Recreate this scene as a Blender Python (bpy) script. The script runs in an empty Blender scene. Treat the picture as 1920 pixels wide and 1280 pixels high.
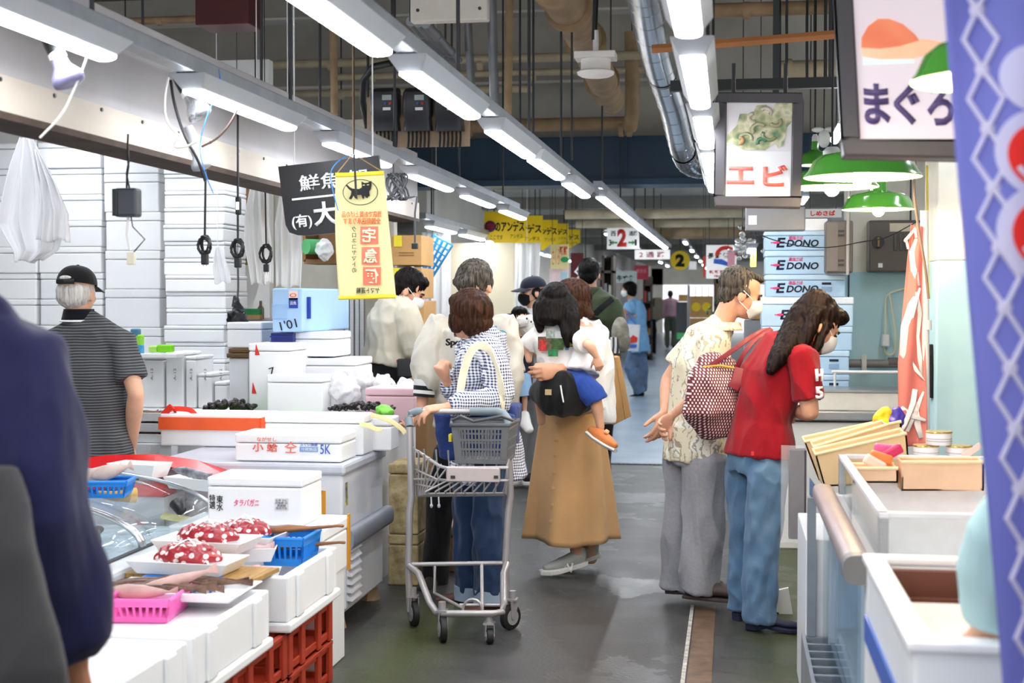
import bpy, bmesh, math, random
from mathutils import Vector as V, Matrix, Euler, noise
import numpy as np
PI = math.pi
random.seed(7)
S = bpy.context.scene
COL = S.collection
# ---------------- camera, world, exposure ----------------
F_PX, CX, CY = 2667.0, 960.0, 640.0
VPX, VPY, CAM_H = 1372.0, 562.0, 1.44
PHI = math.atan((CY - VPY) / F_PX)
THETA = math.atan((VPX - CX) / F_PX * math.cos(PHI))
cam_data = bpy.data.cameras.new('camera')
cam = bpy.data.objects.new('camera', cam_data)
COL.objects.link(cam)
cam.location = (0, 0, CAM_H)
cam.rotation_euler = (PI / 2 - PHI, 0, THETA)
cam_data.sensor_width = 36.0
cam_data.lens = F_PX / 1920 * 36.0
cam_data.clip_start, cam_data.clip_end = 0.05, 200
cam_data.dof.use_dof = True
cam_data.dof.focus_distance = 6.7
cam_data.dof.aperture_fstop = 4.0
S.camera = cam
S.view_settings.view_transform = 'Standard'
S.view_settings.look = 'None'
S.view_settings.gamma = 1
S.view_settings.use_curve_mapping = False
S.view_settings.exposure = 1.0
LAMP = 22.0          # radiance of the fluorescent diffusers
w = bpy.data.worlds.new('daylight'); S.world = w; w.use_nodes = True
w.node_tree.nodes['Background'].inputs[0].default_value = (0.95, 0.97, 1.0, 1)
w.node_tree.nodes['Background'].inputs[1].default_value = 0.85
S.cycles.use_denoising = True
S.cycles.max_bounces = 8
S.cycles.diffuse_bounces = 4
S.cycles.glossy_bounces = 4
S.cycles.transmission_bounces = 6
S.cycles.transparent_max_bounces = 12
S.cycles.sample_clamp_indirect = 6.0
S.cycles.caustics_reflective = False
S.cycles.caustics_refractive = False
ROT = Matrix.Rotation(THETA, 3, 'Z') @ Matrix.Rotation(PI / 2 - PHI, 3, 'X')
CAM = V((0, 0, CAM_H))
def ray(px, py):
 return ROT @ V(((px - CX) / F_PX, (CY - py) / F_PX, -1.0))
def W(px, py, Y):                       # point of the place seen at a pixel, at a known distance Y down the aisle
 d = ray(px, py); return CAM + d * (Y / d.y)
def WX(px, py, X):
 d = ray(px, py); return CAM + d * (X / d.x)
def G(px, py, z=0.0):
 d = ray(px, py); return CAM + d * ((z - CAM_H) / d.z)
# ---------------- materials ----------------
def lin(h):
 h = h.lstrip('#')
 c = [int(h[i:i + 2], 16) / 255 for i in (0, 2, 4)]
 return tuple(x / 12.92 if x <= 0.04045 else ((x + 0.055) / 1.055) ** 2.4 for x in c) + (1.0,)
MATS = {}
def nd(nt, kind, **kw):
 n = nt.nodes.new(kind)
 for k, v in kw.items():
  if k in n.inputs.keys(): n.inputs[k].default_value = v
  else: setattr(n, k, v)
 return n
def base(name):
 m = bpy.data.materials.new(name); m.use_nodes = True
 return m, m.node_tree, m.node_tree.nodes['Principled BSDF']
def mat(name, hexc, rough=0.55, metal=0.0, var=0.06, scale=6.0, bump=0.0, bscale=60.0, spec=0.5, trans=0.0, alpha=1.0,
  stretch=(1, 1, 1), hex2=None, emit=0.0, subs=0.0, coat=0.0, ior=1.45, sheen=0.0):
 """Plain coloured material with a gentle procedural mottling and optional bump."""
 if name in MATS: return MATS[name]
 m, nt, b = base(name)
 c1 = lin(hexc)
 tc = nd(nt, 'ShaderNodeTexCoord'); mp = nd(nt, 'ShaderNodeMapping'); mp.inputs['Scale'].default_value = stretch
 nt.links.new(tc.outputs['Object'], mp.inputs[0])
 nz = nd(nt, 'ShaderNodeTexNoise', Scale=scale, Detail=4.0, Roughness=0.6)
 nt.links.new(mp.outputs[0], nz.inputs['Vector'])
 cr = nd(nt, 'ShaderNodeValToRGB')
 if hex2: ca, cb = lin(hex2), c1
 else:
  ca = tuple(max(0, x * (1 - var * 2)) for x in c1[:3]) + (1,); cb = tuple(min(1, x * (1 + var)) for x in c1[:3]) + (1,)
 cr.color_ramp.elements[0].position = 0.3; cr.color_ramp.elements[1].position = 0.7
 cr.color_ramp.elements[0].color = ca; cr.color_ramp.elements[1].color = cb
 nt.links.new(nz.outputs['Fac'], cr.inputs[0]); nt.links.new(cr.outputs[0], b.inputs['Base Color'])
 b.inputs['Roughness'].default_value = rough; b.inputs['Metallic'].default_value = metal
 b.inputs['Specular IOR Level'].default_value = spec; b.inputs['IOR'].default_value = ior
 b.inputs['Transmission Weight'].default_value = trans; b.inputs['Alpha'].default_value = alpha
 b.inputs['Coat Weight'].default_value = coat
 b.inputs['Sheen Weight'].default_value = sheen
 if subs: b.inputs['Subsurface Weight'].default_value = subs; b.inputs['Subsurface Radius'].default_value = (0.012, 0.006, 0.004); b.inputs['Subsurface Scale'].default_value = 1.0
 if emit:
  b.inputs['Emission Color'].default_value = c1; b.inputs['Emission Strength'].default_value = emit
 if bump:
  nb = nd(nt, 'ShaderNodeTexNoise', Scale=bscale, Detail=5.0)
  nt.links.new(mp.outputs[0], nb.inputs['Vector'])
  bp = nd(nt, 'ShaderNodeBump', Strength=bump, Distance=0.01)
  nt.links.new(nb.outputs['Fac'], bp.inputs['Height']); nt.links.new(bp.outputs[0], b.inputs['Normal'])
 MATS[name] = m
 return m
def cloth(name, hexc, **k):
 a = dict(rough=0.85, var=0.07, scale=9, bump=0.25, bscale=260, spec=0.2, sheen=0.15); a.update(k)
 return mat(name, hexc, **a)
def mth(nt, op, a, b=None, c=None):
 n = nd(nt, 'ShaderNodeMath', operation=op)
 for i, v in enumerate((a, b, c)):
  if v is None: continue
  if isinstance(v, (int, float)): n.inputs[i].default_value = v
  else: nt.links.new(v, n.inputs[i])
 return n.outputs[0]
def mixc(nt, fac, a, b):
 n = nd(nt, 'ShaderNodeMix', data_type='RGBA')
 for i, v in ((0, fac), (6, a), (7, b)):
  if isinstance(v, (tuple, int, float)): n.inputs[i].default_value = v
  else: nt.links.new(v, n.inputs[i])
 return n.outputs[2]
def objxyz(nt, which='Object'):
 tc = nd(nt, 'ShaderNodeTexCoord'); sp = nd(nt, 'ShaderNodeSeparateXYZ')
 nt.links.new(tc.outputs[which], sp.inputs[0]); return tc.outputs[which], sp.outputs
def m_gingham():
 m, nt, b = base('navy gingham cotton')
 v, o = objxyz(nt)
 u = mth(nt, 'ADD', mth(nt, 'MULTIPLY', o[0], 0.85), mth(nt, 'MULTIPLY', o[1], 0.75))
 nz = nd(nt, 'ShaderNodeTexNoise', Scale=7.0); nt.links.new(v, nz.inputs['Vector'])
 wob = mth(nt, 'MULTIPLY', nz.outputs['Fac'], 0.035)
 s1 = mth(nt, 'GREATER_THAN', mth(nt, 'FRACT', mth(nt, 'MULTIPLY', mth(nt, 'ADD', u, wob), 74.0)), 0.5)
 s2 = mth(nt, 'GREATER_THAN', mth(nt, 'FRACT', mth(nt, 'MULTIPLY', mth(nt, 'ADD', o[2], wob), 74.0)), 0.5)
 k = mth(nt, 'MULTIPLY', mth(nt, 'ADD', s1, s2), 0.5)
 nt.links.new(mixc(nt, k, lin('eef0f6'), lin('26325e')), b.inputs['Base Color'])
 b.inputs['Roughness'].default_value = 0.85; return m
def m_stripes(name, h1, h2, freq, duty=0.5, axis=2):
 m, nt, b = base(name); v, o = objxyz(nt)
 nz = nd(nt, 'ShaderNodeTexNoise', Scale=5.0); nt.links.new(v, nz.inputs['Vector'])
 z = mth(nt, 'ADD', o[axis], mth(nt, 'MULTIPLY', nz.outputs['Fac'], 0.02))
 k = mth(nt, 'GREATER_THAN', mth(nt, 'FRACT', mth(nt, 'MULTIPLY', z, freq)), duty)
 nt.links.new(mixc(nt, k, lin(h1), lin(h2)), b.inputs['Base Color']); b.inputs['Roughness'].default_value = 0.85
 return m
def m_leafshirt():
 m, nt, b = base('cream shirt with leaf print'); v, o = objxyz(nt)
 vo = nd(nt, 'ShaderNodeTexVoronoi', Scale=10.0); nt.links.new(v, vo.inputs['Vector'])
 wv = nd(nt, 'ShaderNodeTexWave', Scale=10.0, Distortion=11.0, Detail=2.0); wv.inputs['Detail Scale'].default_value = 2.2
 nt.links.new(v, wv.inputs['Vector'])
 nz = nd(nt, 'ShaderNodeTexNoise', Scale=9.0, Detail=3.0); nt.links.new(v, nz.inputs['Vector'])
 line = mth(nt, 'GREATER_THAN', wv.outputs['Fac'], 0.79)
 patch = mth(nt, 'GREATER_THAN', nz.outputs['Fac'], 0.47)
 hue = mixc(nt, mth(nt, 'GREATER_THAN', vo.outputs['Distance'], 0.5), lin('7d6a58'), lin('94906a'))
 bg = mixc(nt, mth(nt, 'GREATER_THAN', nz.outputs['Fac'], 0.56), lin('ddd2b6'), lin('ebe6d8'))
 nt.links.new(mixc(nt, mth(nt, 'MULTIPLY', mth(nt, 'MULTIPLY', line, patch), 0.72), bg, hue), b.inputs['Base Color'])
 b.inputs['Roughness'].default_value = 0.7; return m
def m_weave():
 m, nt, b = base('red and white woven bag'); v, o = objxyz(nt)
 u = mth(nt, 'ADD', o[0], mth(nt, 'MULTIPLY', o[1], 0.6))
 a1 = mth(nt, 'FRACT', mth(nt, 'MULTIPLY', u, 75.0))
 row = mth(nt, 'FLOOR', mth(nt, 'MULTIPLY', o[2], 75.0))
 a2 = mth(nt, 'FRACT', mth(nt, 'ADD', mth(nt, 'MULTIPLY', u, 75.0), mth(nt, 'MULTIPLY', row, 0.5)))
 k = mth(nt, 'GREATER_THAN', a2, 0.58)
 h = mth(nt, 'GREATER_THAN', mth(nt, 'FRACT', mth(nt, 'MULTIPLY', o[2], 75.0)), 0.3)
 nt.links.new(mixc(nt, mth(nt, 'MULTIPLY', k, h), lin('5e1420'), lin('ddd2cc')), b.inputs['Base Color'])
 b.inputs['Roughness'].default_value = 0.6; return m
def m_hair(name, h1, h2, fq=90.0, vert=0.08):
 if name in MATS: return MATS[name]
 m, nt, b = base(name); tc = nd(nt, 'ShaderNodeTexCoord'); mp = nd(nt, 'ShaderNodeMapping')
 mp.inputs['Scale'].default_value = (1, 1, vert); nt.links.new(tc.outputs['Object'], mp.inputs[0])
 nz = nd(nt, 'ShaderNodeTexNoise', Scale=fq, Detail=5.0, Roughness=0.65); nt.links.new(mp.outputs[0], nz.inputs['Vector'])
 cr = nd(nt, 'ShaderNodeValToRGB'); cr.color_ramp.elements[0].position = 0.38; cr.color_ramp.elements[1].position = 0.66
 cr.color_ramp.elements[0].color = lin(h1); cr.color_ramp.elements[1].color = lin(h2)
 nt.links.new(nz.outputs['Fac'], cr.inputs[0]); nt.links.new(cr.outputs[0], b.inputs['Base Color'])
 bp = nd(nt, 'ShaderNodeBump', Strength=0.6, Distance=0.006); nt.links.new(nz.outputs['Fac'], bp.inputs['Height'])
 nt.links.new(bp.outputs[0], b.inputs['Normal']); b.inputs['Roughness'].default_value = 0.5
 b.inputs['Specular IOR Level'].default_value = 0.12
 MATS[name] = m; return m
def m_emit(name, hexc, s):
 if name in MATS: return MATS[name]
 m, nt, b = base(name); e = nd(nt, 'ShaderNodeEmission', Strength=s); e.inputs[0].default_value = lin(hexc)
 nt.links.new(e.outputs[0], nt.nodes['Material Output'].inputs[0]); MATS[name] = m; return m
def m_fabric_thin(name, hexc, tr=0.45):
 if name in MATS: return MATS[name]
 m, nt, b = base(name); d = nd(nt, 'ShaderNodeBsdfDiffuse'); t = nd(nt, 'ShaderNodeBsdfTranslucent'); x = nd(nt, 'ShaderNodeMixShader')
 d.inputs[0].default_value = lin(hexc); t.inputs[0].default_value = lin(hexc); x.inputs[0].default_value = tr
 nt.links.new(d.outputs[0], x.inputs[1]); nt.links.new(t.outputs[0], x.inputs[2])
 nt.links.new(x.outputs[0], nt.nodes['Material Output'].inputs[0]); MATS[name] = m; return m
def m_film(name, hexc='ffffff', opa=0.25):
 if name in MATS: return MATS[name]
 m, nt, b = base(name); t = nd(nt, 'ShaderNodeBsdfTransparent'); x = nd(nt, 'ShaderNodeMixShader')
 b.inputs['Base Color'].default_value = lin(hexc); b.inputs['Roughness'].default_value = 0.15
 nz = nd(nt, 'ShaderNodeTexNoise', Scale=30.0); tc = nd(nt, 'ShaderNodeTexCoord'); nt.links.new(tc.outputs['Object'], nz.inputs['Vector'])
 bp = nd(nt, 'ShaderNodeBump', Strength=0.5, Distance=0.01); nt.links.new(nz.outputs['Fac'], bp.inputs['Height']); nt.links.new(bp.outputs[0], b.inputs['Normal'])
 x.inputs[0].default_value = opa
 nt.links.new(t.outputs[0], x.inputs[1]); nt.links.new(b.outputs[0], x.inputs[2])
 nt.links.new(x.outputs[0], nt.nodes['Material Output'].inputs[0]); MATS[name] = m; return m
def m_glass(name='clear glass', tint='f8fbfb'):
 if name in MATS: return MATS[name]
 m, nt, b = base(name); t = nd(nt, 'ShaderNodeBsdfTransparent'); g = nd(nt, 'ShaderNodeBsdfGlossy', Roughness=0.03); x = nd(nt, 'ShaderNodeMixShader')
 t.inputs[0].default_value = lin(tint); lw = nd(nt, 'ShaderNodeLayerWeight', Blend=0.3)
 f2 = mth(nt, 'ADD', mth(nt, 'MULTIPLY', mth(nt, 'POWER', lw.outputs['Facing'], 3.0), 0.4), 0.04)
 nt.links.new(f2, x.inputs[0]); nt.links.new(t.outputs[0], x.inputs[1]); nt.links.new(g.outputs[0], x.inputs[2])
 nt.links.new(x.outputs[0], nt.nodes['Material Output'].inputs[0]); MATS[name] = m; return m
STYRO = mat('white polystyrene foam', 'f4f5f6', rough=0.75, var=0.012, scale=3, bump=0.08, bscale=220)
STYRO2 = mat('off white polystyrene foam', 'eceef0', rough=0.75, var=0.02, scale=3, bump=0.08, bscale=220)
WHITEM = mat('white painted metal', 'eceeef', rough=0.35, var=0.02)
LAMPW = mat('white enamelled reflector', 'b4b8be', rough=0.3, var=0.03)
STEEL = mat('brushed steel', 'b9bcc0', rough=0.28, metal=0.9, var=0.06, stretch=(1, 1, 14), scale=20)
GALV = mat('grey galvanised channel', '9aa0a6', rough=0.45, metal=0.6, var=0.1)
DARKM = mat('dark grey metal', '3a3c40', rough=0.5, metal=0.3)
BLACKP = mat('black plastic', '17181a', rough=0.4, var=0.1)
GREYP = mat('grey plastic', '85888c', rough=0.45)
BLACKT = mat('black lettering', '111214', rough=0.7, var=0.0)
WHITET = mat('white lettering', 'f4f4f4', rough=0.6, var=0.0)
REDT = mat('red lettering', 'd8342c', rough=0.6, var=0.0)
LREDT = mat('light red lettering', 'ee7a6a', rough=0.6, var=0.0)
BLUET = mat('blue lettering', '3a66c8', rough=0.6, var=0.0)
PINKT = mat('pink lettering', 'e8447c', rough=0.6, var=0.0)
CARD = mat('brown cardboard', 'c69a62', rough=0.85, var=0.05, scale=4, bump=0.05)
CARDL = mat('pale cardboard', 'e6c595', rough=0.85, var=0.05, scale=4)
LAMPE = m_emit('fluorescent diffuser', 'f4f8ff', LAMP)
GLASS = m_glass()
FILM = m_film('clear plastic film', 'ffffff', 0.16)
BAGF = m_film('milky plastic film', 'fbfbfd', 0.62)
# ---------------- mesh builder ----------------
class MB:
 def __init__(s): s.v = []; s.f = []
 def add(s, vs, fs):
  o = len(s.v); s.v += [V(p) for p in vs]; s.f += [tuple(i + o for i in f) for f in fs]; return s
 def hexa(s, p):             # 8 corners: bottom 4, top 4
  return s.add(p, [(3, 2, 1, 0), (4, 5, 6, 7), (0, 1, 5, 4), (1, 2, 6, 5), (2, 3, 7, 6), (3, 0, 4, 7)])
 def box(s, c, d, rot=None):
  c = V(c); x, y, z = d[0] / 2, d[1] / 2, d[2] / 2
  p = [V(q) for q in ((-x, -y, -z), (x, -y, -z), (x, y, -z), (-x, y, -z), (-x, -y, z), (x, -y, z), (x, y, z), (-x, y, z))]
  if rot is not None: p = [rot @ q for q in p]
  return s.hexa([q + c for q in p])
 def bx(s, a, b):            # box from min corner a to max corner b
  return s.box([(a[i] + b[i]) / 2 for i in range(3)], [abs(b[i] - a[i]) for i in range(3)])
 def loft(s, secs, axis=(1, 0, 0), n=14, cap='flat', power=1.0):
  axis = V(axis); P = [V(q[0]) for q in secs]; m = len(P); rings = []
  secs = [(V(q[0]), q[1], q[2] if len(q) > 2 else q[1]) for q in secs]
  tang = []
  for i in range(m):
   t = P[min(i + 1, m - 1)] - P[max(i - 1, 0)]
   tang.append(t.normalized() if t.length > 1e-9 else V((0, 0, 1)))
  if cap == 'round':
   p0, a0, b0 = secs[0]; p1, a1, b1 = secs[-1]; r0, r1 = min(a0, b0), min(a1, b1)
   secs = [(p0 - tang[0] * r0 * .85, a0 * .5, b0 * .5), (p0 - tang[0] * r0 * .5, a0 * .86, b0 * .86)] + secs + [(p1 + tang[-1] * r1 * .5, a1 * .86, b1 * .86), (p1 + tang[-1] * r1 * .85, a1 * .5, b1 * .5)]
   tang = [tang[0]] * 2 + tang + [tang[-1]] * 2
  last = None
  for (p, a, b), t in zip(secs, tang):
   u = axis - t * axis.dot(t)
   if u.length < 0.15:
    u = last - t * last.dot(t) if last is not None else t.orthogonal()
   u.normalize(); last = u; w_ = t.cross(u)
   ring = []
   for k in range(n):
    an = 2 * PI * k / n; ca, sa = math.cos(an), math.sin(an)
    if power != 1.0:
     ca = math.copysign(abs(ca) ** power, ca); sa = math.copysign(abs(sa) ** power, sa)
    ring.append(p + u * a * ca + w_ * b * sa)
   rings.append(ring)
  o = len(s.v)
  for r in rings: s.v += r
  for i in range(len(rings) - 1):
   for k in range(n):
    a, b = o + i * n + k, o + i * n + (k + 1) % n
    s.f.append((a, b, b + n, a + n))
  if cap != 'open':
   c0 = len(s.v); s.v += [secs[0][0].copy(), secs[-1][0].copy()]
   e = o + (len(rings) - 1) * n
   for k in range(n):
    s.f.append((c0, o + (k + 1) % n, o + k)); s.f.append((c0 + 1, e + k, e + (k + 1) % n))
  return s
 def tube(s, pts, r, n=8, cap='flat'):
  return s.loft([(p, r, r) for p in pts], axis=(0.31, 0.62, 0.72), n=n, cap=cap)
 def cyl(s, a, b, r0, r1=None, n=20):
  return s.loft([(a, r0, r0), (b, r1 if r1 is not None else r0, r1 if r1 is not None else r0)], axis=(0.31, 0.62, 0.72) if abs((V(b) - V(a)).normalized().z) < .9 else (1, 0, 0), n=n)
 def ell(s, c, r, rot=None, n=16, m=10):
  c = V(c); o = len(s.v)
  def T(p): q = V((p[0] * r[0], p[1] * r[1], p[2] * r[2])); return c + (rot @ q if rot is not None else q)
  s.v.append(T((0, 0, 1)))
  for i in range(1, m):
   th = PI * i / m
   for k in range(n):
    an = 2 * PI * k / n; s.v.append(T((math.sin(th) * math.cos(an), math.sin(th) * math.sin(an), math.cos(th))))
  s.v.append(T((0, 0, -1))); e = len(s.v) - 1
  for k in range(n):
   s.f.append((o, o + 1 + k, o + 1 + (k + 1) % n)); q = o + 1 + (m - 2) * n; s.f.append((e, q + (k + 1) % n, q + k))
  for i in range(m - 2):
   for k in range(n):
    a, b = o + 1 + i * n + k, o + 1 + i * n + (k + 1) % n; s.f.append((a, a + n, b + n, b))
  return s
 def lathe(s, prof, c=(0, 0, 0), n=28, rot=None):
  c = V(c); o = len(s.v); m = len(prof)
  for r, z in prof:
   for k in range(n):
    an = 2 * PI * k / n; p = V((r * math.cos(an), r * math.sin(an), z)); s.v.append(c + (rot @ p if rot is not None else p))
  for i in range(m - 1):
   for k in range(n):
    a, b = o + i * n + k, o + i * n + (k + 1) % n; s.f.append((a, b, b + n, a + n))
  return s
 def sheet(s, fn, nu, nv, th=0.0):
  """grid surface fn(u, v) -> point, u, v in 0..1; th gives it thickness"""
  o = len(s.v); g = [[V(fn(i / nu, j / nv)) for j in range(nv + 1)] for i in range(nu + 1)]
  if not th:
   for r in g: s.v += r
   for i in range(nu):
    for j in range(nv):
     a = o + i * (nv + 1) + j; s.f.append((a, a + 1, a + nv + 2, a + nv + 1))
   return s
  N = [[None] * (nv + 1) for _ in range(nu + 1)]
  for i in range(nu + 1):
   for j in range(nv + 1):
    du = g[min(i + 1, nu)][j] - g[max(i - 1, 0)][j]; dv = g[i][min(j + 1, nv)] - g[i][max(j - 1, 0)]
    q = du.cross(dv); N[i][j] = q.normalized() if q.length > 1e-12 else V((0, 0, 1))
  for i in range(nu + 1): s.v += [g[i][j] + N[i][j] * th / 2 for j in range(nv + 1)]
  k = (nu + 1) * (nv + 1)
  for i in range(nu + 1): s.v += [g[i][j] - N[i][j] * th / 2 for j in range(nv + 1)]
  idx = lambda i, j: o + i * (nv + 1) + j
  for i in range(nu):
   for j in range(nv):
    a, b, c, d = idx(i, j), idx(i, j + 1), idx(i + 1, j + 1), idx(i + 1, j)
    s.f.append((d, c, b, a)); s.f.append((a + k, b + k, c + k, d + k))
  for i in range(nu):
   s.f.append((idx(i, 0), idx(i, 0) + k, idx(i + 1, 0) + k, idx(i + 1, 0)))
   s.f.append((idx(i + 1, nv), idx(i + 1, nv) + k, idx(i, nv) + k, idx(i, nv)))
  for j in range(nv):
   s.f.append((idx(0, j + 1), idx(0, j + 1) + k, idx(0, j) + k, idx(0, j)))
   s.f.append((idx(nu, j), idx(nu, j) + k, idx(nu, j + 1) + k, idx(nu, j + 1)))
  return s
 def prism(s, outline, o, xd, yd, th):
  """flat outline (2-D points) placed at o along xd, yd and given thickness th"""
  o, xd, yd = V(o), V(xd).normalized(), V(yd).normalized(); n = xd.cross(yd)
  a = [o + xd * p[0] + yd * p[1] for p in outline]; k = len(a); b = len(s.v)
  s.v += [p + n * th for p in a] + a
  s.f.append(tuple(range(b, b + k))); s.f.append(tuple(range(b + 2 * k - 1, b + k - 1, -1)))
  for i in range(k):
   j = (i + 1) % k; s.f.append((b + k + i, b + k + j, b + j, b + i))
  return s
 def xf(s, m):
  s.v = [m @ p for p in s.v]; return s
def org(parent):
 o = V((0, 0, 0))
 while parent is not None: o += parent.location; parent = parent.parent
 return o
def build(name, mb, m, parent=None, smooth=False, bevel=0.0, world=False, seg=2, sub=0, fixn=False):
 """link a builder's geometry as ONE mesh object; world=True: its points are given in the place's own coordinates"""
 me = bpy.data.meshes.new(name)
 off = org(parent) if world else V((0, 0, 0))
 me.from_pydata([p - off for p in mb.v], [], mb.f)
 if fixn:
  b = bmesh.new(); b.from_mesh(me); bmesh.ops.remove_doubles(b, verts=b.verts, dist=1e-5); bmesh.ops.recalc_face_normals(b, faces=b.faces); b.to_mesh(me); b.free()
 if m is not None: me.materials.append(m)
 if smooth:
  me.polygons.foreach_set('use_smooth', [True] * len(me.polygons))
  if smooth == 'auto':
   me.polygons.foreach_set('use_smooth', [True] * len(me.polygons)); me.set_sharp_from_angle(angle=math.radians(38))
 me.update()
 o = bpy.data.objects.new(name, me); COL.objects.link(o)
 if parent is not None: o.parent = parent
 if bevel:
  d = o.modifiers.new('bevel', 'BEVEL'); d.width = bevel; d.segments = seg; d.limit_method = 'ANGLE'; d.angle_limit = math.radians(40)
 if sub:
  d = o.modifiers.new('smooth', 'SUBSURF'); d.levels = sub; d.render_levels = sub
 return o
def tag(o, label=None, cat=None, group=None, kind=None):
 if label: o['label'] = label
 if cat: o['category'] = cat
 if group: o['group'] = group
 if kind: o['kind'] = kind
 return o
def thing(name, label, cat, loc=(0, 0, 0), rz=0.0, group=None):
 o = bpy.data.objects.new(name, None); COL.objects.link(o); o.empty_display_size = 0.1
 o.location = loc; o.rotation_euler = (0, 0, rz)
 return tag(o, label, cat, group)
def struct(name, mb, m, **k):
 return tag(build(name, mb, m, **k), kind='structure')
def copy_tree(o, parent=None):
 c = o.copy(); COL.objects.link(c)
 if parent is not None: c.parent = parent
 for ch in list(o.children): copy_tree(ch, c)
 return c
def dup(o, loc, rz=None, label=None, group=None):
 c = copy_tree(o); c.location = loc
 if rz is not None: c.rotation_euler = (0, 0, rz)
 if label: c['label'] = label
 if group: c['group'] = group
 return c
def text(name, s, c, xd, yd, w_, h_, m, parent, th=0.0012, bold=0.0, world=True, line=1.0, shear=0.0):
 """raised lettering fitted into a w x h box centred at c, reading along xd with yd up"""
 cu = bpy.data.curves.new(name, 'FONT'); cu.body = s; cu.align_x = 'CENTER'; cu.space_line = line; cu.offset = bold; cu.shear = shear
 cu.resolution_u = 3
 t = bpy.data.objects.new(name, cu); COL.objects.link(t)
 dg = bpy.context.evaluated_depsgraph_get(); me = bpy.data.meshes.new_from_object(t.evaluated_get(dg))
 bpy.data.objects.remove(t)
 n = len(me.vertices)
 if n == 0: return None
 co = np.zeros(n * 3); me.vertices.foreach_get('co', co); co = co.reshape(-1, 3)
 mn, mx = co.min(0), co.max(0); ext = np.maximum(mx - mn, 1e-6)
 xd, yd = V(xd).normalized(), V(yd).normalized(); nn = xd.cross(yd)
 off = org(parent) if world else V((0, 0, 0)); c = V(c) - off
 b = bmesh.new(); b.from_mesh(me)
 for v in b.verts:
  p = v.co
  v.co = c + xd * ((p.x - (mn[0] + mx[0]) / 2) / ext[0] * w_) + yd * ((p.y - (mn[1] + mx[1]) / 2) / ext[1] * h_) + nn * th
 b.normal_update()
 r = bmesh.ops.extrude_face_region(b, geom=list(b.faces)); 
 for v in [g for g in r['geom'] if isinstance(g, bmesh.types.BMVert)]: v.co -= nn * (th + 0.0008)
 bmesh.ops.recalc_face_normals(b, faces=b.faces)
 b.to_mesh(me); b.free(); me.materials.clear(); me.materials.append(m); me.name = name
 o = bpy.data.objects.new(name, me); COL.objects.link(o)
 if parent is not None: o.parent = parent
 return o
def blob(name, mb, m, parent, voxel=0.006, it=4, fold=None, world=True, smooth_f=0.5):
 """union of overlapping closed pieces into one continuous skin (voxel remesh), relaxed, with optional cloth folds"""
 me = bpy.data.meshes.new(name); off = org(parent) if world else V((0, 0, 0))
 me.from_pydata([p - off for p in mb.v], [], mb.f)
 b = bmesh.new(); b.from_mesh(me); bmesh.ops.recalc_face_normals(b, faces=b.faces); b.to_mesh(me); b.free()
 t = bpy.data.objects.new(name, me); COL.objects.link(t)
 r = t.modifiers.new('r', 'REMESH'); r.mode = 'VOXEL'; r.voxel_size = voxel; r.adaptivity = 0
 if it:
  q = t.modifiers.new('s', 'SMOOTH'); q.factor = smooth_f; q.iterations = it
 dg = bpy.context.evaluated_depsgraph_get(); me2 = bpy.data.meshes.new_from_object(t.evaluated_get(dg))
 bpy.data.objects.remove(t); bpy.data.meshes.remove(me); me2.name = name
 if fold:
  amp, fx, fy, fz, seed = fold
  n = len(me2.vertices); co = np.zeros(n * 3); me2.vertices.foreach_get('co', co); no = np.zeros(n * 3)
  me2.vertices.foreach_get('normal', no); co = co.reshape(-1, 3); no = no.reshape(-1, 3)
  d = np.empty(n)
  for i in range(n):
   x, y, z = co[i]
   k = 0.6 * noise.noise((x * 2.2 + seed, y * 2.2, z * 2.2))
   a = noise.noise((x * fx + seed + k * 2, y * fy + k, z * fz + k * 2))
   c2 = noise.noise((x * fx * 2.1 - seed, y * fy * 2.1, z * fz * 2.1 + 5))
   d[i] = (1 - 2.4 * abs(a)) * 0.9 + c2 * 0.6 - 0.3
  co += no * (d * amp * 1.5)[:, None]
  me2.vertices.foreach_set('co', co.reshape(-1)); me2.update()
 me2.materials.clear(); me2.materials.append(m)
 me2.polygons.foreach_set('use_smooth', [True] * len(me2.polygons))
 o = bpy.data.objects.new(name, me2); COL.objects.link(o)
 if parent is not None: o.parent = parent
 return o
ORD = ['nearest', 'second', 'third', 'fourth', 'fifth', 'sixth', 'seventh', 'eighth', 'ninth', 'tenth', 'eleventh', 'twelfth']
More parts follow.
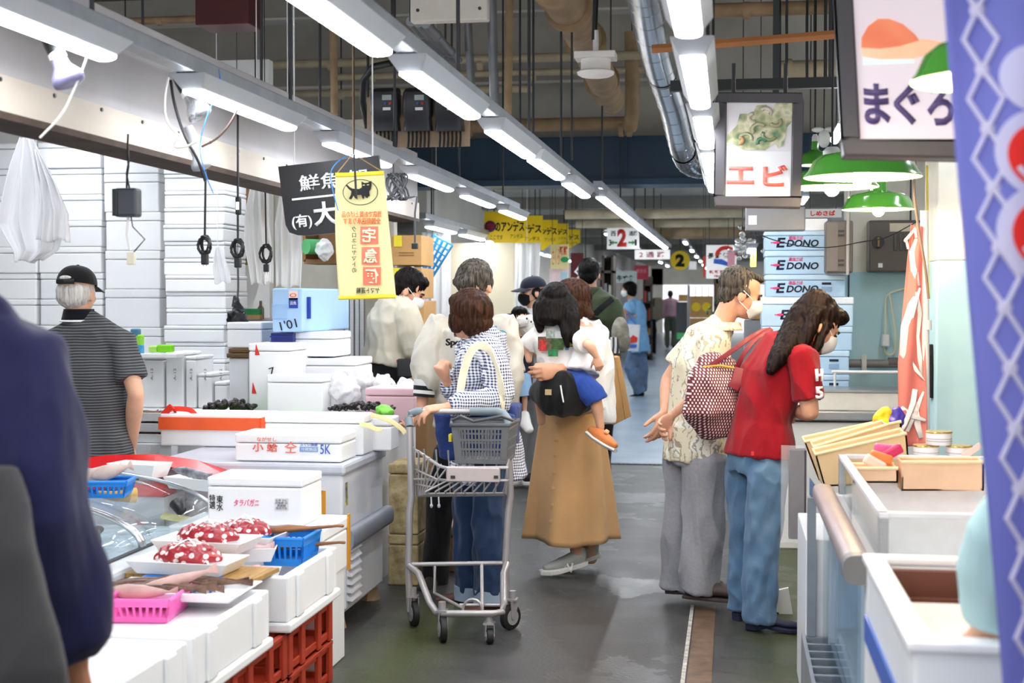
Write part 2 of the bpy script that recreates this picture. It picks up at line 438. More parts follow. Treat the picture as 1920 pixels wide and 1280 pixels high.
# ======================= THE SETTING =======================
def m_floor():
 m, nt, b = base('wet asphalt floor'); v, o = objxyz(nt)
 n1 = nd(nt, 'ShaderNodeTexNoise', Scale=1.3, Detail=5.0, Roughness=0.62); nt.links.new(v, n1.inputs['Vector'])
 n2 = nd(nt, 'ShaderNodeTexNoise', Scale=60.0, Detail=4.0); nt.links.new(v, n2.inputs['Vector'])
 n3 = nd(nt, 'ShaderNodeTexNoise', Scale=3.2, Detail=6.0, Roughness=0.7); nt.links.new(v, n3.inputs['Vector'])
 cr = nd(nt, 'ShaderNodeValToRGB'); e = cr.color_ramp.elements; e[0].position = .3; e[1].position = .75
 e[0].color = lin('2b2b2b'); e[1].color = lin('444342'); nt.links.new(n3.outputs['Fac'], cr.inputs[0])
 spk = mth(nt, 'MULTIPLY', mth(nt, 'SUBTRACT', n2.outputs['Fac'], 0.5), 0.5)
 c = mixc(nt, mth(nt, 'MAXIMUM', spk, 0.0), cr.outputs[0], lin('6e6c6a'))
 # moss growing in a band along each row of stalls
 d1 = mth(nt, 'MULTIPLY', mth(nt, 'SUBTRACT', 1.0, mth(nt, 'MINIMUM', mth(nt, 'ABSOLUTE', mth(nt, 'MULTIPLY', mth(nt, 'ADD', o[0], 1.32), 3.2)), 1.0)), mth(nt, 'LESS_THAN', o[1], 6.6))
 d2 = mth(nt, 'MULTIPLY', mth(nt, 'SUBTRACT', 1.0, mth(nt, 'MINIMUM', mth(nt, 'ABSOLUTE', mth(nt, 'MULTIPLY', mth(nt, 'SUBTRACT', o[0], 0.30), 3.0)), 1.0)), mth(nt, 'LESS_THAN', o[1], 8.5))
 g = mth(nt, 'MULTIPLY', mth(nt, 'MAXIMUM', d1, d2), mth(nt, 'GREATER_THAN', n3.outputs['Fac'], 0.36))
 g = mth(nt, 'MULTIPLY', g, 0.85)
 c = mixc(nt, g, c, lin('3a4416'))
 nt.links.new(c, b.inputs['Base Color'])
 r = mth(nt, 'ADD', mth(nt, 'MULTIPLY', mth(nt, 'GREATER_THAN', n1.outputs['Fac'], 0.54), -0.1), mth(nt, 'ADD', mth(nt, 'MULTIPLY', n3.outputs['Fac'], 0.35), 0.30))
 nt.links.new(r, b.inputs['Roughness']); b.inputs['Specular IOR Level'].default_value = 0.5
 bp = nd(nt, 'ShaderNodeBump', Strength=0.35, Distance=0.004); nt.links.new(n2.outputs['Fac'], bp.inputs['Height']); nt.links.new(bp.outputs[0], b.inputs['Normal'])
 return m
EDGE = 12.4
struct('floor', MB().bx((-7, -1.5, -0.06), (4.5, EDGE, 0)), m_floor())
BLUEFL = mat('blue grey painted concrete', '8fa3b4', rough=0.32, var=0.12, scale=1.6, bump=0.05)
struct('floor_far', MB().bx((-7, EDGE + 0.06, -0.06), (4.5, 64, 0.004)), BLUEFL)
struct('trim_1', MB().bx((-3, EDGE, -0.05), (2.0, EDGE + 0.06, 0.012)), mat('worn metal threshold', '8d9093', rough=0.35, metal=0.6, var=0.3, scale=40, bump=0.5, bscale=30))
p0, p1 = G(1300, 1135), G(1350, 1135)
struct('trim_2', MB().bx((p0.x + .01, 2.5, 0), (p1.x - .02, p0.y, 0.003)), mat('worn brown floor paint', '6b5644', rough=0.45, var=0.25, scale=14))
struct('trim_3', MB().bx((p0.x - .012, 2.5, 0), (p0.x + .004, p0.y, 0.004)), mat('worn white floor line', 'b9b6ae', rough=0.5, var=0.3, scale=30))
CONC = mat('stained pale concrete', 'c4bfb6', rough=0.85, var=0.14, scale=1.4, bump=0.15, bscale=8, hex2='aaa49a')
CEILM = mat('dark stained ceiling concrete', '7b7670', rough=0.9, var=0.2, scale=1.5)
struct('ceiling', MB().bx((-7, -1.5, 4.15), (4.5, 12.3, 4.3)), CEILM)
struct('ceiling_far', MB().bx((-7, 12.9, 2.82), (4.5, 64, 2.95)), mat('far ceiling paint', 'aaa69e', rough=0.9, var=0.1, scale=1.0))
struct('wall_beam', MB().bx((-7, 12.3, 2.82), (4.5, 12.9, 4.3)), CONC)
NAVYB = mat('dark blue painted steel', '1d3d55', rough=0.45, var=0.15, scale=2)
p = W(790, 348, 12.0); q = W(1325, 252, 12.0)
bm = MB().bx((p.x - .6, 12.0, p.z), (q.x + 1.9, 12.3, q.z)).bx((p.x - .6, 11.9, p.z - .02), (q.x + 1.9, 12.3, p.z + .03))
for i in range(5): bm.bx((p.x + .1 + i * .55, 11.985, p.z), (p.x + .12 + i * .55, 12.0, q.z))
struct('trim_4', bm, NAVYB)
struct('wall_left', MB().bx((-7.0, -1.5, 0), (-6.85, 30, 4.2)), mat('white painted wall', 'efefec', rough=0.8, var=0.03))
pl = W(0, 500, 9.6); pr = W(488, 500, 9.6)
struct('wall_stall', MB().bx((-6.9, 9.5, 0), (pr.x + .1, 9.6, 3.1)), mat('white painted wall', 'efefec'))
# beam over the left stall: painted panel, plywood band under it, dark brown strip along the gap below
FX = -1.95
struct('trim_5', MB().bx((FX - .12, 1.2, 2.04), (FX, 8.75, 2.36)), mat('grey white painted panel', 'aeaaaa', rough=0.5, var=0.06, scale=2), bevel=.004)
bm = MB().bx((FX - .1, 1.2, 1.945), (FX + .012, 8.74, 2.045))
struct('trim_6', bm, mat('cream plywood band', 'cfc4b4', rough=0.6, var=0.1, scale=3, stretch=(1, .3, 1)))
bm = MB()
for i in range(24): bm.cyl((FX + .011, 1.4 + i * .31, 2.03), (FX + .017, 1.4 + i * .31, 2.03), .006, n=8)
struct('trim_7', bm, BLACKP)
struct('trim_8', MB().bx((FX - .14, 1.2, 1.925), (FX + .02, 8.7, 1.945)), mat('dark brown lip', '4a3a30', rough=0.8, var=0.2, scale=9))
p = W(1600, 510, 9.6)
ZB = p.z
CREAMW = mat('cream white painted wall', 'ece9dd', rough=0.6, var=0.04)
AQUA = mat('pale blue painted wall', 'c0e3ec', rough=0.5, var=0.06, scale=3, hex2='aedae4')
xa, xb = W(1585, 510, 9.6).x, 4.5
struct('wall_right', MB().bx((xa, 9.6, ZB), (xb, 9.75, 4.2)), CREAMW)
struct('wall_right_dado', MB().bx((xa, 9.59, 0), (xb, 9.75, ZB)), AQUA)
struct('wall_side', MB().bx((4.35, -1.5, 0), (4.5, 9.6, 4.2)), CREAMW)
a, b_ = W(1757, 488, 6.85), W(1842, 488, 6.85)
struct('wall_pillar', MB().bx((a.x, 6.85, a.z), (b_.x + .35, 7.3, 4.2)), CREAMW, bevel=.01)
struct('wall_pillar_dado', MB().bx((a.x - .004, 6.846, 0), (b_.x + .354, 7.304, a.z)), AQUA, bevel=.01)
# far right wall and far left partitions
struct('wall_far_right', MB().bx((1.45, 14, 0), (1.6, 52, 2.85)), mat('grey shop wall', 'b9bcbc', rough=0.8, var=0.1, scale=.7))
a, b_ = W(840, 600, 13.2), W(962, 455, 13.2)
struct('wall_partition', MB().bx((a.x, 13.2, 0), (b_.x, 13.3, b_.z)), mat('cream partition board', 'efe3c4', rough=0.6, var=0.02))
struct('wall_far_left', MB().bx((-3.5, 15.5, 0), (-3.35, 60, 2.85)), mat('far shop wall', 'cfcabf', rough=0.8, var=0.1, scale=.7))
struct('wall_end', MB().bx((-7, 63, 2.1), (4.5, 63.2, 2.9)).bx((-7, 63, 0), (-3.0, 63.2, 2.9)).bx((1.8, 63, 0), (4.5, 63.2, 2.9)), mat('far shop wall', 'cfcabf'))
# ======================= LIGHTS =======================
def make_fixture(name='fluorescent_light', L=1.08):
 r = thing(name, 'x', 'ceiling light')
 w1, w2, h = .06, .034, .045
 a = MB().add([(-w1, 0, 0), (w1, 0, 0), (w2, 0.05, -h), (-w2, 0.05, -h), (-w1, L, 0), (w1, L, 0), (w2, L - .05, -h), (-w2, L - .05, -h)],
                 [(0, 1, 2, 3), (7, 6, 5, 4), (0, 4, 5, 1), (1, 5, 6, 2), (3, 2, 6, 7), (0, 3, 7, 4)])
 build('reflector', a, LAMPW, r, bevel=.003)
 d = MB(); n = 10; pr = []
 for i in range(n + 1):
  an = PI * i / n; pr.append((-w2 * math.cos(an) * .98, -h - .002 - .014 * math.sin(an) ** .7))
 o = []
 for y in (.055, L - .055):
  for x, z in pr: o.append((x, y, z))
 f = [(i, i + 1, i + n + 2, i + n + 1) for i in range(n)] + [tuple(range(n, -1, -1)), tuple(range(n + 1, 2 * n + 2)), (0, n + 1, 2 * n + 1, n)]
 d.add(o, f); build('diffuser', d, LAMPE, r, smooth='auto')
 return r
FIX = make_fixture()
first = [True]
def fixture(x, y, z, label, group):
 if first[0]:
  first[0] = False; FIX.location = (x, y, z); FIX['label'] = label; FIX['group'] = group; return FIX
 return dup(FIX, (x, y, z), 0, label, group)
LX, LZ = -1.665, 2.14
ys = [2.6, 4.2, 5.73, 7.28, 8.78, 10.3]
lab = ['fluorescent light at top left corner above the large clear bulb', 'fluorescent light over the left stall with a foil wrapped bulb hung under it',
       'fluorescent light over the black hanging sign in the left row', 'fluorescent light just right of the yellow banner in the left row',
       'small looking fluorescent light at far end of the left stall beam', 'distant fluorescent light behind the last beam light in the left row']
def pix_y(px0, py0, z): return WX(px0, py0, 0)
for y, l in zip(ys, lab): fixture(LX, y, LZ, l, 'fluorescent lights in the left row')
CXL = -0.918
for i, (y, l) in enumerate(zip([1.2, 2.64, 3.97, 5.4, 6.56, 7.94, 9.98, 11.1, 12.22, 13.34, 14.46, 15.58, 16.7, 17.82, 18.94],
 ['fluorescent light of the middle row out above the camera', 'large fluorescent light at the top of the picture left of the speaker panel', 'fluorescent light in front of the three meters in middle row',
     'fluorescent light just right of the meter board in middle row', 'fluorescent light against the dark blue beam left of the next one down', 'last separate fluorescent light before the far continuous line'] + ['far fluorescent light in the long continuous line under the low ceiling'] * 9)):
 fixture(CXL, y, LZ if i < 6 else LZ + .07, l, 'fluorescent lights in the middle row' if i < 6 else 'fluorescent lights in the far continuous line')
RX = -0.107
for y, l in zip([1.2, 2.5, 3.82, 5.12, 6.39, 7.6], ['fluorescent light of the right row out above the camera', 'fluorescent light cut by the top edge beside the steel duct', 'fluorescent light with yellow reflections beside the spiral duct in right row',
 'fluorescent light right of the duct, second lowest of the right row', 'lowest fluorescent light of the right row left of the shrimp sign', 'fluorescent light of the right row hidden past the shrimp sign']):
 fixture(RX, y, LZ, l, 'fluorescent lights in the right row')
# unseen lights inside the left stall behind its beam, and a few over the far shops
for i, (x, y) in enumerate([(-2.9, 3.2), (-2.9, 5.0), (-2.9, 6.9), (-4.3, 6.5), (-4.3, 7.9), (-3.6, 5.6), (-3.6, 7.2), (-2.9, 8.0)]):  # later positions added only to whiten the stacked boxes
 fixture(x, y, 2.62, 'unseen extra fluorescent light inside the left stall behind its beam', 'fluorescent lights inside the left stall')
for i in range(14):
 fixture(-2.35, 10.9 + i * 1.4, 2.06, 'fluorescent light along the far left shops behind the yellow signs', 'fluorescent lights along the far left shops')
for i in range(8):
 fixture(.75, 12.4 + i * 2.6, 2.55, 'fluorescent light over the far right shops', 'fluorescent lights over the far right shops')
for i in range(6): fixture(-2.1, 24 + i * 4.5, 2.6, 'added fluorescent light far down the left shops', 'fluorescent lights far down the aisle')  # row added to lift the dark, backlit far figures
for i in range(7):
 fixture(-.9, 23 + i * 4.5, 2.6, 'fluorescent light far down the aisle', 'fluorescent lights far down the aisle')
# grey channels that carry the rows, each with its hanger rods
def rail(x, y0, y1, z, label, step=1.7, top=4.15, wd=.03, kmax=99):
 r = thing('light_channel', label, 'light channel', (x, y0, z))
 build('channel', MB().bx((-wd, 0, .003), (wd, y1 - y0, .05)), GALV, r, bevel=.003)
 k = 0.35
 while k < min(kmax, y1 - y0):
  build('hanger_rod', MB().cyl((0, k, .05), (0, k, top - z), .007, n=8), DARKM, r); k += step
rail(LX, 1.5, 11.0, LZ, 'grey channel carrying the left row of lights along the beam', top=4.15)
rail(CXL, 1.0, 9.6, LZ, 'grey channel carrying the middle row of lights', kmax=6)
rail(CXL, 9.8, 21.2, LZ + .07, 'grey channel of the far continuous line of lights', top=2.82)
rail(RX, .8, 8.5, LZ, 'grey channel carrying the right row of lights beside the duct')
rail(-2.35, 10.7, 31, 2.06, 'grey channel of the lights along far left shops', top=2.82, step=3)
rail(.75, 12.2, 32, 2.55, 'grey channel of the lights over the far right shops', top=2.82, step=3)
rail(-2.1, 23.8, 48, 2.6, 'grey channel of the added lights far down the left shops', top=2.82, step=4)
rail(-.9, 22.8, 52, 2.6, 'grey channel of the lights far down the aisle', top=2.82, step=4)
rail(-2.9, 3.0, 9.2, 2.62, 'grey light channel inside the left stall nearest its beam')
rail(-3.6, 5.4, 8.4, 2.62, 'grey channel of the added lights in the middle of the left stall')
rail(-4.3, 6.3, 9.2, 2.62, 'grey light channel deep inside the left stall')
for y in (3.6, 5.6, 7.6): fixture(1.15, y, 2.5, 'added fluorescent light inside the right stall, unseen behind the signs', 'added fluorescent lights inside the right stall')  # unseen lamps added to brighten the right stall and its wall
rail(1.15, 3.4, 9.2, 2.5, 'grey channel of the added lights inside the right stall')
# ======================= PEOPLE: shared builders =======================
SKIN = mat('skin', 'd9a284', rough=0.5, var=0.06, scale=14, bump=0.05, bscale=300, subs=0.08)
SKINP = mat('light skin', 'e2b093', rough=0.5, var=0.05, scale=14, bump=0.04, bscale=300, subs=0.08)
SKIND = mat('tanned skin', 'b97f5f', rough=0.5, var=0.06, scale=14, bump=0.05, bscale=300, subs=0.06)
H_BLACK = m_hair('black hair', '040404', '100d0d')
H_DBROWN = m_hair('dark brown hair', '060404', '170e0b')
H_BROWN = m_hair('brown hair', '1d100a', '4e2f1e')
H_RED = m_hair('reddish brown hair', '120908', '40231a')
H_GREY = m_hair('grey hair', '242120', '615d58')
H_GREYB = m_hair('grey streaked dark hair', '211d1a', '655e55')
H_WHITE = m_hair('white hair', 'b9b4ae', 'ece9e4')
MASKW = mat('white face mask', 'f1f0ee', rough=0.85, var=0.02, bump=0.1, bscale=120)
EYEM = mat('dark eye', '140e0c', rough=0.2)
def hmat(c, F, pitch=0.0, roll=0.0, k=1.0):
 """head frame: centre c, facing F, pitch down, roll; local x right, y forward, z up"""
 F = V((F[0], F[1], 0)).normalized(); R = V((F.y, -F.x, 0))
 m = Matrix(((R.x, F.x, 0), (R.y, F.y, 0), (0, 0, 1))) @ Matrix.Rotation(-pitch, 3, 'X') @ Matrix.Rotation(roll, 3, 'Y')
 return Matrix.Translation(V(c)) @ m.to_4x4() @ Matrix.Scale(k, 4)
def head_pieces(mb, H):
 R3 = H.to_3x3(); k = R3.col[0].length; r3 = R3 * (1 / k)
 def E(c, r): mb.ell(H @ V(c), [x * k for x in r], rot=r3, n=20, m=14)
 E((0, -.012, .022), (.076, .094, .09)); E((0, .028, -.03), (.063, .062, .083)); E((0, .052, -.085), (.034, .036, .028))
 E((0, .03, -.07), (.05, .05, .045)); E((0, .075, .018), (.045, .02, .012))
 for s in (-1, 1):
  E((s * .078, -.008, -.022), (.010, .021, .032)); E((s * .038, .062, -.03), (.02, .022, .02))
 mb.loft([(H @ V((0, .086, .004)), .009 * k, .009 * k), (H @ V((0, .1, -.02)), .011 * k, .011 * k), (H @ V((0, .106, -.036)), .016 * k, .012 * k)], axis=r3.col[0], n=10, cap='round')
 E((0, .09, -.062), (.022, .01, .006)); E((0, .087, -.073), (.019, .01, .006))
def face_parts(p, H, brow=None):
 k = H.to_3x3().col[0].length; r3 = H.to_3x3() * (1 / k)
 for s in (-1, 1):
  build('eye', MB().ell(H @ V((s * .03, .083, -.004)), (.012 * k, .007 * k, .0055 * k), rot=r3, n=12, m=8), EYEM, p, smooth=True, world=True)
  if brow:
   build('eyebrow', MB().loft([(H @ V((s * .014, .094, .014)), .002 * k, .004 * k), (H @ V((s * .032, .09, .019)), .003 * k, .004 * k), (H @ V((s * .05, .075, .013)), .002 * k, .003 * k)], n=6), brow, p, smooth=True, world=True)
def mask_part(p, H, m=None, ears=True, black=False):
 k = H.to_3x3().col[0].length
 def fn(u, v):
  a = (u - .5) * 2 * 1.25; z = -.012 - .092 * v
  if abs(a) > .8: z = -.012 - .092 * v * (1 - (abs(a) - .8) * .9) - (abs(a) - .8) * .03
  rr = (.078 if v < .5 else .078 - .016 * (v - .5) * 2); bul = .022 * math.cos(a * .9) * (1 - (2 * v - .85) ** 2 * .8)
  return H @ V((math.sin(a) * (rr - .004), math.cos(a) * (rr + bul) * .96 + .024, z))
 o = build('face_mask', MB().sheet(fn, 18, 10, .003 * k), m or MASKW, p, smooth='auto', world=True)
 if ears:
  for s in (-1, 1):
   b = MB()
   for z0, z1 in ((-.02, .004), (-.075, -.05)):
    b.tube([H @ V((s * .072, .048, z0)), H @ V((s * .083, .018, (z0 + z1) / 2)), H @ V((s * .088, -.012, z1))], .0018 * k, n=6)
   build('ear_loop', b, m or MASKW, o, world=True)
 return o
def hand(mb, w_, d, th, curl=(0.5, 0.6, 0.7, 0.8), k=1.0, thumb=0.6, flip=1, spread=0.12):
 """palm, four jointed fingers and a thumb from wrist w_ along d, thumb on side th; fingers curl towards flip*(d x th)"""
 d = V(d).normalized(); th = V(th); th = (th - d * th.dot(d)).normalized(); n = d.cross(th) * flip; w_ = V(w_)
 mb.loft([(w_ - d * .02 * k, .026 * k, .019 * k), (w_ + d * .018 * k, .031 * k, .018 * k), (w_ + d * .055 * k, .041 * k, .016 * k), (w_ + d * .088 * k, .041 * k, .012 * k)], axis=th, n=14, cap='round')
 for i in range(4):
  off = (.030, .010, -.010, -.029)[i]; L = ((.041, .026, .021), (.046, .03, .022), (.042, .028, .021), (.034, .02, .018))[i]
  r = (.0095, .0098, .0092, .0082)[i] * k; p = w_ + d * (.083, .088, .085, .078)[i] * k + th * off * k
  dr = (d + th * spread * (1.2, .4, -.4, -1.2)[i]).normalized(); a = 0; pts = [(p - dr * .015 * k, r * 1.05, r * 1.05), (p, r * 1.05, r * 1.05)]
  for j in range(3):
   a += curl[i] * (0.9, 1.0, .7)[j]
   dd = dr * math.cos(a) + n * math.sin(a); p = p + dd * L[j] * k; pts.append((p, r * (1.0, .95, .8)[j], r * (1.0, .95, .8)[j]))
  mb.loft(pts, axis=th, n=10, cap='round')
 p = w_ + d * .02 * k + th * .022 * k; dr = (d * (1 - thumb * .5) + th * thumb + n * .25).normalized(); pts = [(p, .014 * k, .014 * k)]
 p = p + dr * .04 * k; pts.append((p, .0125 * k, .0125 * k)); dr2 = (dr + d * .35 + n * .3).normalized(); p = p + dr2 * .03 * k; pts.append((p, .011 * k, .011 * k))
 p = p + dr2 * .024 * k; pts.append((p, .009 * k, .009 * k)); mb.loft(pts, axis=n, n=10, cap='round')
def L(*q): return [(V(a[0]),) + tuple(a[1:]) for a in q]
def mid(a, b, t=.5): return V(a) * (1 - t) + V(b) * t
class Person:
 """joints: hip waist chest upper neck head (centre line), shL elL wrL shR elR wrR, hiL knL anL toL hiR knR anR toR"""
 def __init__(s, label, J, F, Fh=None, pitch=0, roll=0, k=1.0, hk=None, skin=None, group=None, name='person', cat='person'):
  s.J = {a: V(b) for a, b in J.items()}; s.k = k
  s.F = V((F[0], F[1], 0)).normalized(); s.R = V((s.F.y, -s.F.x, 0))
  an = [s.J[a] for a in ('anL', 'anR') if a in s.J]
  b = an[0] if len(an) == 1 else (an[0] + an[1]) / 2 if an else s.J['hip']
  s.r = thing(name, label, cat, (b.x, b.y, 0.0 if cat == 'person' and k > .75 else b.z), 0, group)
  s.H = hmat(s.J['head'], Fh or F, pitch, roll, hk or k); s.skin = skin or SKIN
 def body(s, hands=None, voxel=0.0055, legs=True, arms='LR', feet=False):
  J, k, R, mb = s.J, s.k, s.R, MB()
  lo = J['hip'] - (J['waist'] - J['hip']).normalized() * .06 * k
  mb.loft([(lo, .085 * k, .06 * k), (J['hip'], .11 * k, .08 * k), (J['waist'], .11 * k, .08 * k), (J['chest'], .135 * k, .095 * k), (J['upper'], .12 * k, .08 * k), (mid(J['upper'], J['neck'], .7), .07 * k, .06 * k), (J['neck'], .055 * k, .055 * k)], axis=R, n=20, cap='round')
  hb = s.H @ V((0, -.025, -.05)); mb.loft([(mid(J['upper'], J['neck'], .6), .06 * k, .06 * k), (J['neck'], .053 * k, .053 * k), (hb, .05 * k, .052 * k), (s.H @ V((0, -.02, 0)), .05 * k, .055 * k)], axis=R, cap='round')
  head_pieces(mb, s.H)
  for q in arms:
   a, e, w_ = J['sh' + q], J['el' + q], J['wr' + q]
   mb.loft([(mid(J['upper'], a, .45), .062 * k, .06 * k), (a, .052 * k, .052 * k), (mid(a, e, .5), .045 * k, .045 * k), (e, .038 * k, .038 * k)], axis=R, cap='round')
   mb.loft([(e, .038 * k, .038 * k), (mid(e, w_, .3), .041 * k, .039 * k), (mid(e, w_, .7), .032 * k, .03 * k), (w_, .027 * k, .023 * k)], axis=R, cap='round')
  for h in hands or (): hand(mb, *h[0], **h[1])
  if legs:
   for q in 'LR':
    if 'hi' + q not in J: continue
    a, e, w_ = J['hi' + q], J['kn' + q], J['an' + q]
    mb.loft([(mid(J['hip'], a, .6), .06 * k, .06 * k), (a, .062 * k, .062 * k), (mid(a, e), .056 * k, .056 * k), (e, .048 * k, .048 * k)], axis=R, cap='round')
    mb.loft([(e, .05 * k, .05 * k), (mid(e, w_, .35), .051 * k, .053 * k), (mid(e, w_, .75), .037 * k, .037 * k), (w_, .034 * k, .036 * k)], axis=R, cap='round')
    if feet and 'to' + q in J:
     t = J['to' + q]; g = (t - w_); g.z = 0; g.normalize()
     z = w_.z * .35 + t.z * .65
     mb.loft([(w_ - g * .03 * k - V((0, 0, .03 * k)), .03 * k, .025 * k), (mid(w_, t, .4), .038 * k, .03 * k), (t - g * .02, .038 * k, .018 * k)], axis=g.cross(V((0, 0, 1))), cap='round')
  o = blob('body', mb, s.skin, s.r, voxel, 3); s.b = o; return o
 def shirt(s, m, name='shirt', sleeve='short', ease=.02, hem=None, flare=0.0, cuff=.03, fold=(.006, 9, 9, 5, 1), voxel=.007, arms='LR', sl=.62, neck=.062, body_len=0.0, top=None, extra=None):
  J, k, R, mb = s.J, s.k, s.R, MB(); e = ease
  dn = (J['hip'] - J['waist']).normalized(); lo = J['hip'] + dn * body_len
  if hem is not None: lo = V(hem)
  mb.loft([(lo, .148 * k + e + flare, .115 * k + e + flare * .8), (mid(lo, J['waist'], .5), .142 * k + e + flare * .6, .107 * k + e + flare * .5), (J['waist'], .13 * k + e, .096 * k + e), (J['chest'], .145 * k + e, .105 * k + e), (J['upper'], .14 * k + e * .8, .09 * k + e * .7), (mid(J['upper'], J['neck'], .75), .085 * k, .07 * k), (J['neck'] + (J['neck'] - J['upper']) * .02, neck * k, neck * k)], axis=R, n=24)
  for q in arms:
   a, el, w_ = J['sh' + q], J['el' + q], J['wr' + q]
   mb.loft([(mid(J['upper'], a, .35) + V((0, 0, .005)), .07 * k + e * .3, .072 * k + e * .3), (a, .058 * k + e * .6, .058 * k + e * .6), (mid(a, el, .5), .05 * k + e, .05 * k + e)] + ([(mid(a, el, sl), .05 * k + e * 1.1, .05 * k + e * 1.1)] if sl > .5 and sleeve == 'short' else [(el, .042 * k + e, .042 * k + e)]), axis=R, n=16)
   if sleeve == 'long':
    mb.loft([(mid(a, el, .85), .044 * k + e, .044 * k + e), (el, .043 * k + e, .043 * k + e), (mid(el, w_, .4), .043 * k + e, .042 * k + e), (mid(el, w_, .82), .034 * k + e, .034 * k + e), (mid(el, w_, .95), cuff * k + .006, cuff * k + .006)], axis=R, n=16, cap='flat')
  if extra: extra(mb)
  return blob(name, mb, m, s.r, voxel, 3, fold)
 def trousers(s, m, name='trousers', waist=None, ease=.016, hem=.055, knee=None, fold=(.006, 10, 10, 4, 3), voxel=.007, end=1.0, thigh=.095):
  J, k, R, mb = s.J, s.k, s.R, MB(); e = ease
  wv = V(waist) if waist is not None else mid(J['hip'], J['waist'], .5)
  mb.loft([(wv, .135 * k + e, .1 * k + e), (J['hip'], .148 * k + e, .112 * k + e), (J['hip'] - V((0, 0, .08 * k)), .142 * k + e, .105 * k + e)], axis=R, n=24)
  for q in 'LR':
   if 'hi' + q not in J: continue
   a, kn, w_ = J['hi' + q], J['kn' + q], J['an' + q]
   f = mid(kn, w_, end); kr = knee if knee else (.056 * k + e)
   mb.loft([(mid(J['hip'], a, .75), .1 * k, .1 * k), (a, thigh * k, thigh * k), (mid(a, kn), .078 * k + e * .8, .078 * k + e * .8), (kn, kr, kr), (mid(kn, f, .5), (kr + hem) / 2 + .002, (kr + hem) / 2 + .002), (mid(kn, f, .9), hem, hem), (f, hem, hem)], axis=R, n=18)
  return blob(name, mb, m, s.r, voxel, 3, fold)
 def shoe(s, q, m, sole=None, name='shoe', size=.26, width=.045, high=.05, tilt=0.0, kind='trainer', label=None, heel=0.0):
  """shoe under ankle q pointing at toe; heel lifted by tilt"""
  J = s.J; an, to = J['an' + q], J['to' + q]; g = V((to.x - an.x, to.y - an.y, 0)).normalized(); sd = V((g.y, -g.x, 0))
  h0 = V((an.x, an.y, 0)) - g * .055 * (size / .26); up = V((0, 0, 1)); base_z = to.z
  c = math.cos(tilt); t = math.sin(tilt)
  def P(y, x, z):       # y along the foot from heel, pivoting about the ball of the foot
   piv = size * .72; yy = (y - piv)
   if y < piv: zz = z * c - yy * t; yy = yy * c + z * t * .0
   else: zz = z
   return h0 + g * (piv + yy) + sd * x + up * (zz + base_z)
  mb = MB(); k = size / .26
  secs = [(0, .030, .06 + high * .6), (.03, .034, .07 + high * .5), (.075, .036, .065 + high * .35), (.125, .04, .066), (.17, width, .054), (.215, width * .93, .044), (.25, width * .6, .034)]
  if kind in ('pump',): secs = [(0, .026, .055), (.04, .03, .05), (.09, .03, .038), (.15, .036, .036), (.2, .036, .032), (.245, .02, .022)]
  if kind == 'clog': secs = [(0, .04, .055), (.05, .044, .05), (.1, .046, .06), (.15, .05, .066), (.2, .05, .06), (.255, .034, .04)]
  ring = []
  for y, w_, h in secs:
   row = []
   for i in range(14):
    a = 2 * PI * i / 14; x = w_ * math.cos(a); z = h / 2 + h / 2 * math.sin(a)
    if z < h * .25: x *= 1.05
    row.append(P(y * k, x, .018 + z + heel * max(0, 1 - y * k / (size * .6))))
   ring.append(row)
  for i in range(len(ring) - 1):
   pass
  o0 = 0; mb.v = [p for r_ in ring for p in r_]; n = 14
  for i in range(len(ring) - 1):
   for j in range(n): mb.f.append((i * n + j, i * n + (j + 1) % n, (i + 1) * n + (j + 1) % n, (i + 1) * n + j))
  mb.f.append(tuple(range(n))); mb.f.append(tuple(range((len(ring) - 1) * n + n - 1, (len(ring) - 1) * n - 1, -1)))
  sh = build(name, mb, m, s.r, smooth=True, world=True, sub=1, fixn=True)
  if label: sh['label'] = label
  sb = MB(); out = [(y * k, w_ * 1.1) for y, w_, h in secs]; out[0] = (-.006, out[0][1] * .8); out[-1] = (.266 * k, out[-1][1] * .8)
  top, bot = [], []
  pts = [(y, x) for y, x in out] + [(y, -x) for y, x in reversed(out)]
  th = .026 if kind == 'trainer' else .018
  for y, x in pts: top.append(P(y, x, th + heel * max(0, 1 - y / (size * .6)))); bot.append(P(y, x * .96, 0.001))
  if heel:
   for i, (y, x) in enumerate(pts):
    if y > .06: bot[i] = P(y, x * .96, 0.001 + heel * max(0, 1 - y / (size * .6)))
  nn = len(pts); sb.v = bot + top
  sb.f = [tuple(range(nn - 1, -1, -1)), tuple(range(nn, 2 * nn))] + [(i, (i + 1) % nn, nn + (i + 1) % nn, nn + i) for i in range(nn)]
  build('sole', sb, sole or m, sh, world=True, bevel=.004, fixn=True)
  return sh
